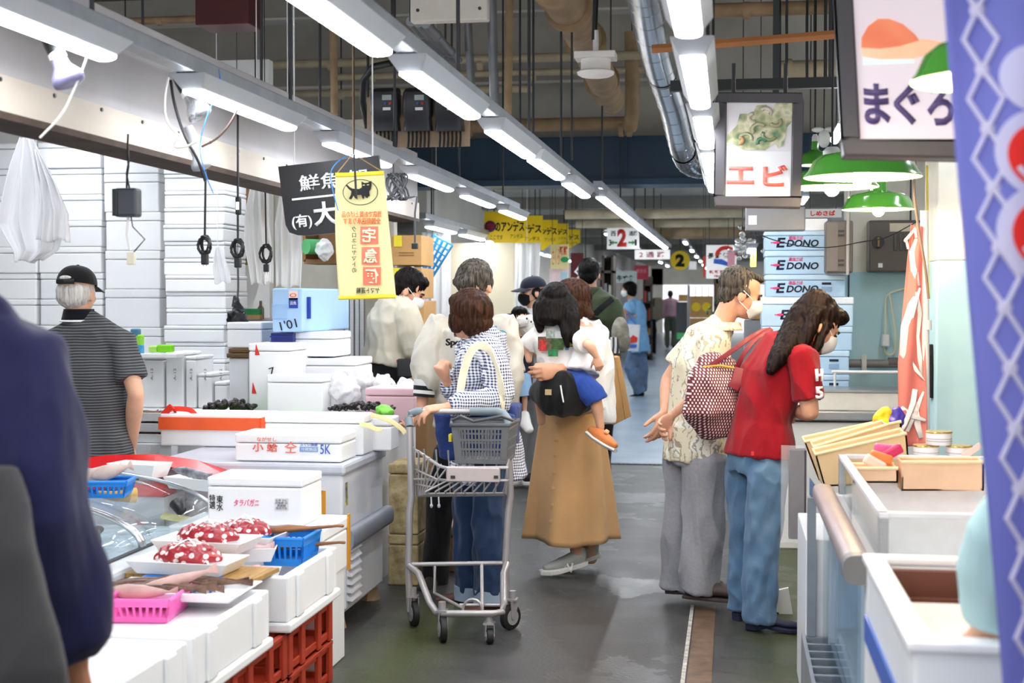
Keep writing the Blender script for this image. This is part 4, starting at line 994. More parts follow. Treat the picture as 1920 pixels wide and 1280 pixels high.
p.trousers(BLACKC, voxel=.01, waist=J['hip'], ease=.004); [p.shoe(x, BLACKC) for x in 'LR']
p.hair(H_WHITE, lambda mb, E: (E((0, -.045, -.03), (.078, .06, .06)), E((0, -.06, -.01), (.075, .045, .06))), 'fringe', fold=(.005, 60, 60, 10, 3))
c = p.cap(BLACKC)
build('strap', MB().loft([(p.H @ V((-.045, -.108, .03)), .006, .012), (p.H @ V((0, -.122, .028)), .006, .012), (p.H @ V((.045, -.108, .03)), .006, .012)], axis=(0, 1, 0), n=8), BLACKP, c, world=True)
build('hair_gap', MB().ell(p.H @ V((0, -.108, .047)), (.032, .012, .012)), H_WHITE, p.r, smooth=True, world=True)
# ---- foreground man in navy, only his arm and shoulder in view
J = js(2.35, hip=(-60, 1330), waist=(-75, 1100), chest=(-80, 850), upper=(-75, 640), neck=(-95, 545), head=(-110, 380),
       shR=(40, 680, 0), elR=(82, 960, -.06), wrR=(140, 1240, .02), shL=(-250, 680, 0), elL=(-290, 960), wrL=(-280, 1240, .1),
       hiL=(-130, 1420), knL=(-130, 1900), anL=(-130, 2080), hiR=(0, 1420), knR=(0, 1900), anR=(0, 2090))
p = Person('man in a navy long sleeved top at the left edge with his back turned', J, (-.15, 1), skin=SKIND)
p.body([((J['wrR'], V((.05, .05, -1)), V((-1, .4, 0))), dict(curl=(.5, .6, .6, .7)))], voxel=.006)
NAVYK = cloth('navy jersey', '1e1f42', var=.1, scale=5, bump=.15)
p.shirt(NAVYK, sleeve='long', ease=.035, hem=J['hip'], fold=(.012, 8, 8, 4, 71), cuff=.042)
p.trousers(cloth('dark grey cotton', '3c3b3c'), voxel=.009, ease=.03)
p.hair(H_GREYB)
t = thing('shoulder_bag', 'dark grey cloth bag hanging at the navy topped man\'s side', 'bag', W(30, 1250, 2.1))
mb = MB().loft([(W(10, 1420, 2.12), .13, .05), (W(25, 1250, 2.1), .085, .05), (W(0, 1050, 2.13), .06, .045), (W(-25, 890, 2.18), .05, .03)], axis=(1, 0, 0), n=20)
blob('bag_body', mb, cloth('dark grey bag cloth', '3a393b'), t, .008, 4, (.008, 9, 9, 4, 4))
# ---- woman with cap, black mask and the baby
J = js(10.9, hip=(992, 720), waist=(992, 680), chest=(993, 630), upper=(1000, 592), neck=(1002, 580), head=(998, 546),
       shL=(1022, 600, .0), elL=(1020, 650), wrL=(985, 655, -.25), shR=(970, 600, -.05), elR=(962, 645, -.15), wrR=(990, 660, -.3),
       hiL=(1002, 750), knL=(1000, 820), anL=(1000, 892), toL=(990, 908, -.15), hiR=(982, 750), knR=(980, 820), anR=(977, 892), toR=(962, 908, -.15))
p = Person('woman in a dark cap and black face mask carrying a baby in front', J, (-.75, -.65), (-.9, -.45), pitch=.1, skin=SKINP)
p.body([((J['wrR'], V((.9, 0, .1)), V((0, 0, 1))), {})], voxel=.007)
p.shirt(cloth('light grey sweatshirt', 'b9b9b8'), ease=.03, fold=(.006, 8, 8, 5, 1), voxel=.009)
p.trousers(cloth('mid grey cotton', '85888e'), hem=.085, knee=.09, ease=.03, voxel=.009)
for q in 'LR': p.shoe(q, BLACKC, sole=SOLEW)
mask_part(p.r, p.H, BLACKC); face_parts(p.r, p.H, H_BLACK)
def bobside(mb, E): E((.072, -.02, -.02), (.012, .035, .05)); E((-.072, -.02, -.02), (.012, .035, .05))
p.hair(H_BLACK, bobside, 'fringe')
c = p.cap(cloth('dark navy cotton', '191d2c'))
NAVD = cloth('dark navy canvas', '20253a')
t = thing('baby_carrier', 'dark navy baby carrier on the capped woman\'s chest', 'baby carrier', W(972, 640, 10.6))
blob('carrier_panel', MB().loft([(W(975, 735, 10.55), .1, .09), (W(970, 690, 10.5), .13, .12), (W(968, 640, 10.5), .12, .11), (W(958, 598, 10.5), .06, .05)], axis=(.65, -.75, 0), n=18, cap='round'), NAVD, t, .009, 3, (.006, 8, 8, 6, 2))
strap('shoulder_strap', [W(965, 615, 10.45), W(985, 590, 10.7), W(1000, 586, 10.95)], .07, .02, NAVD, t)
J = js(10.45, hip=(975, 690), waist=(977, 670), chest=(978, 645), upper=(979, 622), neck=(979, 612), head=(975, 597), shL=(990, 628), elL=(996, 645), wrL=(990, 655), shR=(968, 628), elR=(962, 645), wrR=(966, 655),
       hiL=(980, 705), knL=(984, 735), anL=(984, 780), hiR=(972, 705), knR=(968, 735), anR=(972, 770))
p = Person('baby in the navy carrier holding a white soft toy', J, (.6, -.75), (.5, -.8), k=.42, hk=.75, skin=SKINP)
p.body(voxel=.007); p.hair(H_DBROWN, voxel=.007); face_parts(p.r, p.H)
build('shorts', MB().loft([(W(979, 700, 10.44), .06, .06), (W(984, 742, 10.43), .065, .065)], n=16), cloth('pale blue cotton', '9dc3e6'), p.r, smooth='auto', world=True)
build('sock', MB().loft([(W(984, 778, 10.44), .035, .035), (W(985, 795, 10.42), .045, .035), (W(992, 806, 10.36), .035, .025)], n=14, cap='round'), WHITEC, p.r, smooth=True, world=True)
t = thing('soft_toy', 'white fluffy soft toy held in front of the baby', 'soft toy', W(990, 605, 10.3))
blob('toy_body', MB().ell(W(993, 612, 10.3), (.075, .09, .085)).ell(W(980, 603, 10.22), (.05, .05, .045)).ell(W(1000, 635, 10.26), (.06, .05, .06)), mat('white fleece', 'f4f1ea', rough=.9, bump=.4, bscale=120), t, .008, 2, (.006, 40, 40, 40, 2))
for x, y in ((988, 597), (996, 603), (1003, 599)): build('spot', MB().ell(W(x, y, 10.175), (.008, .008, .008), n=8, m=6), BLACKP, t, world=True)
# ---- man in olive jacket
J = js(11.2, hip=(1122, 690), waist=(1122, 650), chest=(1120, 600), upper=(1115, 562), neck=(1108, 545), head=(1105, 512), shL=(1088, 572), elL=(1080, 625), wrL=(1085, 670, .1), shR=(1146, 572), elR=(1158, 612), wrR=(1140, 638, .2),
       hiL=(1112, 720), knL=(1112, 800), anL=(1112, 884), hiR=(1132, 720), knR=(1132, 800), anR=(1132, 884), toL=(1112, 904, .2), toR=(1132, 904, .2))
p = Person('man in an olive green jacket seen from behind with a dark bag strap', J, (.1, 1), (.05, 1))
p.body([((J['wrR'], V((-.4, .5, -.2)), V((0, 0, 1))), {})], voxel=.008)
p.shirt(cloth('olive green cotton', '3b4630'), name='jacket', sleeve='long', ease=.035, fold=(.008, 8, 8, 6, 3), voxel=.009, hem=W(1122, 700, 11.2))
build('collar', MB().sheet(lambda u, v: J['neck'] + V((math.cos(2 * PI * u) * .085, math.sin(2 * PI * u) * .085, -.03 + .06 * v)), 20, 3, .006), MATS['olive green cotton'], p.r, smooth=True, world=True)
p.trousers(BLACKC, voxel=.01); p.hair(H_BLACK, voxel=.007, fold=(.006, 40, 40, 12, 1))
for q in 'LR': p.shoe(q, BLACKC)
strap('bag_strap', [W(1148, 560, 11.0), W(1130, 575, 10.93), W(1112, 592, 10.93), W(1092, 612, 10.98)], .05, .01, BLACKC, p.r)
t = thing('sling_bag', 'grey camouflage sling bag at the olive jacketed man\'s side', 'bag', W(1160, 630, 11.0))
blob('bag_body', MB().ell(W(1163, 625, 11.0), (.07, .08, .13)).ell(W(1168, 640, 11.0), (.06, .08, .09)), cloth('grey camouflage cloth', 'a09c90', var=.2, scale=20, hex2='6d6a60'), t, .008, 3)
t = thing('checked_bag', 'black and white checked cloth bag below the sling bag', 'bag', W(1150, 650, 10.9))
build('bag_body', MB().loft([(W(1150, 662, 10.95), .05, .04), (W(1149, 632, 10.95), .045, .03)], n=16, power=.6), m_stripes('checked cloth', '3a3a40', 'd8d8d8', 30, .5, axis=0), t, world=True, smooth='auto')
# ---- walker in light blue shirt
Y = 21.3
J = js(Y, hip=(1196, 640), waist=(1194, 618), chest=(1191, 590), upper=(1188, 570), neck=(1184, 561), head=(1179, 543), shL=(1182, 574, -.15), elL=(1176, 595, -.2), wrL=(1170, 580, -.3), shR=(1196, 574, .15), elR=(1204, 598, .1), wrR=(1190, 592, -.2),
       hiL=(1192, 655), knL=(1182, 690, -.1), anL=(1200, 735, 0), toL=(1185, 748, -.1), hiR=(1200, 655), knR=(1203, 690), anR=(1202, 732, .1), toR=(1190, 747, 0))
p = Person('person in a light blue shirt and patched jeans walking down the aisle', J, (-.9, -.35), (-.95, -.3))
p.body(voxel=.01); p.shirt(cloth('light blue cotton', '7fb2dc'), ease=.05, voxel=.012, hem=W(1199, 660, Y), fold=(.01, 6, 6, 5, 2))
p.trousers(cloth('patched pale denim', '6f8eb0', var=.2, scale=5, hex2='58607a'), hem=.09, knee=.095, ease=.03, voxel=.012)
for q in 'LR': p.shoe(q, BLACKC)
mask_part(p.r, p.H); p.hair(H_BLACK, lambda mb, E: E((0, -.04, -.04), (.085, .07, .08)), 'bob', voxel=.01); face_parts(p.r, p.H)
t = thing('shopping_bag', 'white shopping bag with red and blue fish print held by walker', 'bag', W(1185, 640, Y - .4))
build('bag_body', MB().loft([(W(1182, 657, Y - .4), .12, .05), (W(1184, 608, Y - .4), .13, .06)], n=16, power=.5), mat('white carrier bag', 'efeef0'), t, world=True, smooth='auto')
build('print', MB().prism([(-.1, -.06), (.09, -.02), (.1, .04), (.03, .08), (-.02, .03), (-.1, .0)], W(1183, 638, Y - .475), (1, 0, 0), (0, 0, 1), -.01), REDT, t, world=True)
build('print', MB().prism([(-.1, -.05), (.08, -.05), (.09, -.005), (-.1, .0)], W(1183, 645, Y - .478), (1, 0, 0), (0, 0, 1), -.01), BLUET, t, world=True)
strap('handle', [W(1178, 608, Y - .4), W(1173, 582, Y - .31), W(1192, 608, Y - .4)], .02, .006, BLUET, t)
# ---- far people
def far(label, Y, c, cols, hair, arms=True, F=(.1, 1), k=1.0):
 s_ = F_PX / Y; hc = W(c, 540, Y); zt = hc.z
 def q(dx, z, dy=0): return V((hc.x + dx, Y + dy, z))
 H = 1.72 * k
 J = dict(hip=q(0, .95 * k), waist=q(0, 1.1 * k), chest=q(0, 1.27 * k), upper=q(0, 1.42 * k), neck=q(0, 1.49 * k), head=q(0, 1.6 * k), shL=q(-.17, 1.4 * k), elL=q(-.22, 1.13 * k), wrL=q(-.2, .9 * k, .05), shR=q(.17, 1.4 * k), elR=q(.22, 1.13 * k), wrR=q(.2, .9 * k, .05),
             hiL=q(-.09, .86 * k), knL=q(-.09, .47 * k), anL=q(-.09, .09 * k), toL=q(-.09, .03, .15), hiR=q(.09, .86 * k), knR=q(.1, .47 * k, .06), anR=q(.1, .09 * k, -.05), toR=q(.1, .03, .1))
 p = Person(label, J, F); p.body(voxel=.014)
 p.shirt(cols[0], ease=.03, sleeve='long', voxel=.014, fold=(.006, 8, 8, 6, 2)); p.trousers(cols[1], voxel=.014, hem=.08, ease=.025)
 p.hair(hair, voxel=.012); [p.shoe(x, cols[2]) for x in 'LR']
 return p
p = far('far person with a beige backpack and black trousers walking away', 36, 1217, (cloth('ivory cotton', 'e9e3d3'), BLACKC, WHITEC), H_BLACK)
t = thing('backpack', 'large square beige backpack worn by far walker', 'backpack', V((p.J['chest'].x + .14, 35.8, 1.2)))
b = build('pack_body', MB().box(V((p.J['chest'].x + .14, 35.8, 1.22)), (.4, .3, .55)), mat('beige canvas', 'a59a84'), t, world=True, bevel=.04)
build('pack_strap', MB().box(V((p.J['chest'].x + .14, 35.645, 1.38)), (.03, .012, .2)), BLACKP, t, world=True)
far('far person in a pink shirt and grey trousers near the end', 42, 1257, (cloth('pink cotton', 'eec2d2'), cloth('grey green cotton', '7c8270'), BLACKC), H_GREY)
p = far('white capped person in a face mask beyond the sports jacket man', 17, 928, (WHITEC, WHITEC, BLACKC), H_BLACK, F=(-.2, -1))
p.cap(WHITEC); mask_part(p.r, p.H)
far('distant person in dark clothes by the far stalls', 30, 1140, (BLACKC, BLACKC, BLACKC), H_BLACK)
# ---- shop person at the right freezer, only the sleeve and hand show
q = lambda x, z, y=2.2: V((x, y, z))
J = dict(hip=q(.86, .92), waist=q(.86, 1.06), chest=q(.85, 1.22, 2.22), upper=q(.84, 1.36, 2.24), neck=q(.83, 1.43, 2.26), head=q(.82, 1.54, 2.29), shL=q(.67, 1.33, 2.3), elL=W(1880, 1005, 2.44), wrL=W(1852, 1178, 2.47), shR=q(1.02, 1.34), elR=q(1.08, 1.08, 2.15), wrR=q(1.05, .9, 2.2),
         hiL=q(.78, .85), knL=q(.78, .47), anL=q(.78, .09, 2.18), toL=q(.78, .03, 2.32), hiR=q(.95, .85), knR=q(.95, .47), anR=q(.95, .09, 2.18), toR=q(.95, .03, 2.32))
p = Person('person in a pale teal top resting a hand on the white freezer', J, (-.1, 1), skin=SKINP)
p.body([((J['wrL'], V((-.35, .35, -.5)), V((1, .6, 0))), dict(curl=(.5, .5, .6, .6), flip=1))], voxel=.006)
TEAL = mat('pale teal cotton', 'b4d4d4', rough=.8, var=.03)
p.shirt(TEAL, sleeve='long', ease=.02, cuff=.036, fold=(.006, 8, 8, 5, 9)); p.trousers(BLACKC, voxel=.01); p.hair(H_BLACK)
# ======================= LEFT STALL =======================
def foam_box(label, x0, y0, z0, w_, d, h, lid=0.04, group=None, m=STYRO, rz=0, cat='foam box', name='foam_box', ridge=True):
 """closed polystyrene box, front left bottom corner x0,y0,z0"""
 t = thing(name, label, cat, (x0 + w_ / 2, y0 + d / 2, z0), rz, group)
 g = .0015
 b = MB().bx((-w_ / 2 + g, -d / 2 + g, 0), (w_ / 2 - g, d / 2 - g, h - lid - .003))
 build('box_body', b, m, t, bevel=.008)
 l = MB().bx((-w_ / 2, -d / 2, h - lid), (w_ / 2, d / 2, h)); build('lid', l, m, t, bevel=.008)
 return t
def open_box(label, x0, y0, z0, w_, d, h, wall=.03, group=None, m=STYRO, rim=True, floor_h=.04, plinth=.035, name='foam_box', cat='foam box'):
 t = thing(name, label, cat, (x0 + w_ / 2, y0 + d / 2, z0), 0, group)
 X, Y_ = w_ / 2, d / 2; z = plinth
 b = MB()
 b.bx((-X + wall, -Y_ + wall, z), (X - wall, Y_ - wall, z + floor_h))
 b.bx((-X, -Y_, z), (X, -Y_ + wall, h)).bx((-X, Y_ - wall, z), (X, Y_, h)).bx((-X, -Y_ + wall, z), (-X + wall, Y_ - wall, h)).bx((X - wall, -Y_ + wall, z), (X, Y_ - wall, h))
 for k in (-.3, .3): b.bx((X - .001, k * d - .035, z), (X + .012, k * d + .035, h - .004))
 build('box_body', b, m, t, bevel=.007)
 if plinth: build('base_lid', MB().bx((-X - .008, -Y_ - .008, 0), (X + .012, Y_ + .008, plinth - .002)), m, t, bevel=.008)
 return t
def pface(px0, py0, px1, py1, Y): a, b = W(px0, py1, Y), W(px1, py0, Y); return a.x, a.z, b.x - a.x, b.z - a.z
def pbox(label, px0, py0, px1, py1, Y, d, **k):
 x, z, w_, h = pface(px0, py0, px1, py1, Y)
 if 'z0' in k: z0 = k.pop('z0'); h += z - z0; z = z0
 return foam_box(label, x, Y, z, w_, d, h, **k), (x, z, w_, h)
def slab(name, label, cat, a, b, m, bevel=.005, part='top'):
 c = V([(a[i] + b[i]) / 2 for i in range(3)]); c.z = a[2]
 t = thing(name, label, cat, c); build(part, MB().bx(V(a) - c, V(b) - c), m, t, bevel=bevel); return t
def tray(label, c, w_, d, h=.03, m=None, rz=0.0, name='foam_tray', tilt=0.0, cat='tray'):
 t = thing(name, label, cat, c, rz)
 o, i = [], []
 b = MB(); X, Y_ = w_ / 2, d / 2; k = .82
 P = lambda s, z: [V((-X * s, -Y_ * s, z)), V((X * s, -Y_ * s, z)), V((X * s, Y_ * s, z)), V((-X * s, Y_ * s, z))]
 R = Matrix.Rotation(tilt, 3, 'X')
 v = [R @ p for p in P(k, 0) + P(1, h) + P(.95, h) + P(k * .95, .006)]
 f = [(3, 2, 1, 0)] + [(12, 13, 14, 15)]
 for q in range(4):
  n = (q + 1) % 4; f += [(q, n, n + 4, q + 4), (q + 4, n + 4, n + 8, q + 8), (q + 8, n + 8, n + 12, q + 12)]
 b.add(v, f); build('tray_body', b, m or STYRO, t, bevel=.004); return t
def fish(mb, c, d, L_, h, wd, up=(0, 0, 1)):
 c, d = V(c), V(d).normalized(); n = [(-.5, .1, .08), (-.42, .5, .5), (-.2, 1, 1), (.05, .9, .9), (.28, .45, .4), (.38, .2, .15), (.44, .5, .1), (.5, .75, .04)]
 mb.loft([(c + d * L_ * a, h * b / 2, wd * e / 2) for a, b, e in n], axis=up, n=12)
def basket(label, c, w_, d, h, m, rz=0.0, name='plastic_basket', tap=.85, n=9, cat='basket', rows=1):
 t = thing(name, label, cat, c, rz); b = MB(); X, Y_ = w_ / 2, d / 2
 def ring(z0, z1, th=.004, out=0):
  s0 = tap + (1 - tap) * z0 / h; s1 = tap + (1 - tap) * z1 / h
  for (a0, a1, e0, e1) in (((-X, -Y_), (X, -Y_), 0, 1), ((X, -Y_), (X, Y_), 1, 2), ((X, Y_), (-X, Y_), 2, 3), ((-X, Y_), (-X, -Y_), 3, 0)):
   n_ = V((a1[1] - a0[1], -(a1[0] - a0[0]), 0)).normalized() * (th + out)
   p = [V((a0[0] * s0, a0[1] * s0, z0)), V((a1[0] * s0, a1[1] * s0, z0)), V((a1[0] * s0, a1[1] * s0, z0)) + n_, V((a0[0] * s0, a0[1] * s0, z0)) + n_]
   q = [V((a0[0] * s1, a0[1] * s1, z1)), V((a1[0] * s1, a1[1] * s1, z1)), V((a1[0] * s1, a1[1] * s1, z1)) + n_, V((a0[0] * s1, a0[1] * s1, z1)) + n_]
   b.hexa(p + q)
 b.bx((-X * tap, -Y_ * tap, 0), (X * tap, Y_ * tap, .004)); ring(0, h * .25); ring(h * .72, h)
 if rows > 1: ring(h * .45, h * .52)
 for side in range(4):
  ln = n if side % 2 == 0 else max(3, int(n * d / w_))
  for i in range(ln + 1):
   u = -1 + 2 * i / ln
   def P(z):
    s = tap + (1 - tap) * z / h
    return V(((u * X, -Y_), (X, u * Y_), (u * X, Y_), (-X, u * Y_))[side] + (0,)) * s + V((0, 0, z))
   b.tube([P(h * .2), P(h * .76)], .0045 if rows == 1 else .004, n=6)
 o = build('basket_body', b, m, t)
 r = MB()
 for (a, e) in (((-X, -Y_), (X, -Y_)), ((X, -Y_), (X, Y_)), ((X, Y_), (-X, Y_)), ((-X, Y_), (-X, -Y_))): r.tube([V(a + (h,)), V(e + (h,))], .007, n=8)
 build('rim', r, m, t, smooth='auto'); return t
# ---- back counter and the wall of foam boxes
xl = W(-60, 700, 8.9).x; xr = W(480, 700, 8.9).x
slab('back_counter', 'white counter along the back of the left stall under the stacked boxes', 'counter', (xl, 8.55, 0), (xr, 9.48, .74), WHITEM)
zt = .742
cols = [(-55, 72, 9.02, .40, 52), (74, 194, 9.02, .40, 52), (197, 303, 9.02, .38, 76), (308, 424, 8.66, .42, 33)]
for ci, (a, b_, Y, dep, rp) in enumerate(cols):
 x0, x1 = W(a, 500, Y).x, W(b_, 500, Y).x; h = rp * Y / F_PX * 1.0; z = zt; k = 0; y_top = 232
 while True:
  ztop = z + h
  if (562 - y_top) * Y / F_PX + CAM_H < ztop: break
  foam_box('white foam box in the tall stacks against the left back wall', x0 + random.uniform(-.008, .008), Y + random.uniform(-.015, .01), z, x1 - x0 - .01, dep, h - .002, lid=h * .22, group='foam boxes stacked against the left back wall', m=random.choice([STYRO, STYRO2])); z += h
# upright pale boxes standing in front of the wall stack
slab('low_counter', 'white low counter in front of the wall of foam boxes', 'counter', (W(235, 700, 8.2).x, 7.95, 0), (W(478, 700, 8.2).x, 8.45, .80), WHITEM)
for i, (x0, x1, y0) in enumerate([(262, 308, 668), (310, 345, 660), (347, 368, 668), (369, 398, 700), (400, 425, 716)]):
 x, z, w_, h = pface(x0, y0, x1, 760, 8.0); t = foam_box(f'narrow white foam box standing upright on the low counter, {["leftmost", "second from left", "third from left", "fourth from left", "rightmost"][i]} of five', x, 8.0 + i * .004, .802, w_ - .006, .3, z + h - .802, lid=.02, group='upright boxes on the low counter')
 text('printed_lettering', 'A-12', V((x + w_ * .5, 8.0 + i * .004 - .001, 1.0)), (0, 0, 1), (-1, 0, 0), .07, .014, GREYP, t)
t, _ = pbox('white foam box on wooden boards beside the tray stack', 425, 604, 491, 652, 7.75, .35, z0=None or W(440, 652, 7.75).z)
zb = W(440, 652, 7.75).z
slab('wooden_board', 'upper dark wooden board under the white foam box', 'board', (W(430, 660, 7.75).x, 7.73, zb - .028), (W(472, 660, 7.75).x, 8.1, zb - .002), mat('dark worn wood', '6e5334', rough=.7, var=.2, scale=5, stretch=(1, 8, 8)))
slab('wooden_board', 'lower dark wooden board under the white foam box', 'board', (W(428, 668, 7.75).x, 7.72, zb - .056), (W(470, 668, 7.75).x, 8.1, zb - .030), MATS['dark worn wood'])
slab('foam_column', 'tall grey white foam column under the wooden boards', 'foam box', (W(431, 676, 7.75).x, 7.74, .80), (W(466, 676, 7.75).x, 7.94, zb - .058), STYRO2)
# green and blue packets by the striped man
for i, (x0, y0, x1, y1, h) in enumerate([(247, 616, 262, 632, '4a7fa0'), (250, 627, 268, 648, '9be04a'), (254, 645, 268, 668, '3f9fd6'), (297, 646, 325, 660, '86e41c'), (281, 648, 296, 660, 'b4ec6a')]):
 x, z, w_, hh = pface(x0, y0, x1, y1, 7.9)
 t = thing('sponge_packet', ['dark blue packet', 'lime green packet', 'blue netted packet', 'bright lime green packet', 'pale green packet'][i] + ' of sponges hung by the striped shirt man', 'packet', (x + w_ / 2, 7.9, z))
 b = build('packet_body', MB().box((0, 0, hh / 2), (w_, .05, hh)), mat('packet ' + h, h, rough=.4), t, bevel=.008)
slab('shelf_board', 'thin white shelf holding the green and blue sponge packets', 'shelf', (W(240, 668, 7.9).x, 7.86, W(240, 661, 7.9).z - .03), (W(335, 661, 7.9).x, 7.99, W(240, 662, 7.9).z), WHITEM)
# the long fish counter
CZ = .80
xa, xb = W(310, 770, 7.0).x, W(716, 770, 7.0).x
t = thing('fish_counter', 'long white counter behind the chest freezer heaped with boxes and shellfish', 'counter', ((xa + xb) / 2, 7.5, 0))
build('worktop', MB().box((0, 0, CZ - .02), (xb - xa, .9, .04)), STEEL, t, bevel=.004)
build('front_panel', MB().box((0, 0, (CZ - .04) / 2), (xb - xa - .06, .82, CZ - .042)), WHITEM, t)
# boxes on the fish counter
t, _ = pbox('white foam box with red corner marks standing on end', 466, 644, 545, 765, 7.3, .42, z0=CZ)
for x, y in ((482, 655), (476, 727)): build('red_mark', MB().prism([(-.012, -.03), (.014, -.03), (-.006, .03)], W(x, y, 7.298), (1, 0, 0), (0, 0, 1), -.003), REDT, t, world=True)
text('printed_lettering', '7', W(510, 695, 7.298), (1, 0, .3), (-.3, 0, 1), .03, .035, BLACKT, t)
t, _ = pbox('large white foam box in front at the left of the bag heap', 500, 703, 606, 775, 7.12, .16, z0=CZ)
t, _ = pbox('white foam box directly under the pale blue box', 549, 622, 628, 672, 7.6, .34, z0=W(560, 668, 7.6).z)
zc = W(560, 668, 7.6).z
t, _ = pbox('wide white foam box under the stack with the pale blue box', 552, 672, 668, 735, 7.58, .36, z0=CZ)
x, z, w_, h = pface(508, 622, 549, 636, 7.55)
t = thing('blue_crate', 'dark blue plastic crate squeezed under the pale blue box', 'crate', (x + w_ / 2, 7.7, zc))
b = MB().box((0, 0, .065), (w_, .3, .13));
for i in range(4): b.box((0, -.155, .02 + i * .03), (w_ + .006, .012, .008))
build('crate_body', b, mat('dark blue plastic', '1f2f7e', rough=.4), t)
# pale blue fish box
zb2 = zc + (W(560, 622, 7.6).z - zc) + .0
zb2 = W(560, 622, 7.6).z + .002
LB = mat('pale blue polystyrene', 'a9cdf2', rough=.6, var=.02)
x, z, w_, h = pface(510, 540, 566, 618, 7.5)
t = thing('blue_foam_box', 'pale blue foam fish box with stickers marked 10.1 on top of the stack', 'foam box', (x, 7.5, zb2))
L2 = W(655, 534, 8.25); ax = V((L2.x - (x + w_), 8.25 - 7.5, 0)); 
p = [V((0, 0, 0)), V((w_, 0, 0)), V((w_, 0, 0)) + ax, ax]; hh = W(540, 540, 7.5).z - zb2
bm = MB().hexa(p + [q + V((0, 0, hh)) for q in p]); build('box_body', bm, LB, t, bevel=.01)
bm = MB().box((w_ * .26, -.003, hh * .47), (w_ * .5, .012, hh * .36)); build('hand_recess', bm, mat('pale blue recess', '98bce4', rough=.6), t, bevel=.006)
text('marker_lettering', "1'01", V((w_ * .55, -.004, hh * .17)), (1, 0, .22), (-.25, 0, 1), w_ * .55, .05, BLACKT, t, world=False)
for (u, v, hx, ww, h2) in ((.72, .84, 'f4ded6', .05, .05), (.72, .66, '2244a4', .05, .055)):
 st = build('sticker', MB().box((w_ * u, -.003, hh * v), (ww, .004, h2)), mat('sticker ' + hx, hx), t)
 text('sticker_lettering', '活魚' if hx[0] == '2' else '○', V((w_ * u, -.006, hh * v)), (1, 0, 0), (0, 0, 1), .036, .02, WHITET if hx[0] == '2' else REDT, st, world=False)
axn = ax.normalized(); st = build('sticker', MB().box(V((w_, 0, 0)) + axn * .08 + V((.003, 0, hh * .55)), (.02, .03, .12), rot=Matrix.Rotation(math.atan2(axn.y, axn.x), 3, 'Z')), MATS['sticker 2244a4'], t)
# low stuff along the counter front edge: mussels, green trays, pink box
def pile(label, pts, m, n, r, name, cat):
 t = thing(name, label, cat, pts[0]); b = MB(); o = pts[0]
 rr = random.Random(5)
 for i in range(n):
  u = rr.random(); p = pts[0].lerp(pts[1], u) + V((0, rr.uniform(-.06, .08), rr.uniform(0, .035 * (1 - abs(2 * u - 1)) + .006)))
  b.ell(p - o, (r * rr.uniform(.7, 1.2), r * .6, r * .5), rot=Euler((rr.uniform(-1, 1), rr.uniform(-1, 1), rr.uniform(0, 6))).to_matrix(), n=10, m=6)
 tag(build(name, b, m, None, smooth=True), label, cat, kind='stuff').location = o; bpy.data.objects.remove(t)
SHELL = mat('black mussel shell', '1d1a1c', rough=.3, var=.2, hex2='4a3f38')
GREENP = mat('green plastic tray', '7cc653', rough=.4)
def ptray(label, x0, x1, y, Y, m, h=.03, d=.3):
 a, b_ = W(x0, y, Y), W(x1, y, Y); return tray(label, (( a.x + b_.x) / 2, Y + d / 2, CZ + .002), b_.x - a.x, d, h, m)
ptray('green plastic tray of black mussels behind the orange lidded box', 378, 480, 775, 7.06, GREENP, .03, .22)
pile('heap of black mussels on the left green tray', [W(392, 772, 7.2) + V((0, 0, .02)), W(470, 772, 7.2) + V((0, 0, .02))], SHELL, 40, .03, 'mussel_heap', 'shellfish')
ptray('green plastic tray of shellfish behind the white kilo box', 528, 606, 772, 7.06, mat('light green plastic tray', '9bd86c', rough=.4), .035, .05)
pile('heap of small black clams spread on ice by the pink box', [W(622, 766, 7.15), W(735, 768, 7.15)], SHELL, 130, .016, 'clam_heap', 'shellfish')
t, _ = pbox('pale pink foam box on the fish counter behind the clams', 684, 728, 778, 760, 7.3, .3, z0=CZ, m=mat('pale pink polystyrene', 'f2c9d2', rough=.7, var=.02))
LIME = mat('lime green plastic', '86d84f', rough=.45)
t = thing('green_cloth', 'bright lime green cloth at the end of the counter by the cart', 'cloth', W(722, 768, 7.05)); blob('cloth', MB().ell(W(720, 770, 7.07), (.045, .04, .03)).ell(W(726, 773, 7.05), (.035, .04, .025)), LIME, t, .006, 2, (.005, 30, 30, 30, 1))
# plastic bags of food
for i, (x0, y0, x1, y1, Y, l) in enumerate([(612, 700, 672, 755, 7.3, 'milky plastic bag of goods heaped left of the pink box'), (640, 690, 700, 728, 7.62, 'milky plastic bag of goods behind the pink box'), (700, 705, 735, 732, 7.7, 'small crumpled plastic bag on pink box end'), (745, 712, 785, 735, 7.7, 'crumpled clear bag on top of the pink box')]):
 c = W((x0 + x1) / 2, (y0 + y1) / 2, Y); r = (x1 - x0) / 2 * Y / F_PX; h = (y1 - y0) / 2 * Y / F_PX
 t = thing('plastic_bag', l, 'bag', c); blob('bag_body', MB().ell(c, (r, .1, h)).ell(c + V((r * .4, 0, -h * .3)), (r * .7, .1, h * .7)).ell(c + V((-r * .3, 0, h * .5)), (r * .5, .06, h * .6)), BAGF, t, .008, 1, (.014, 16, 16, 16, i + 1))
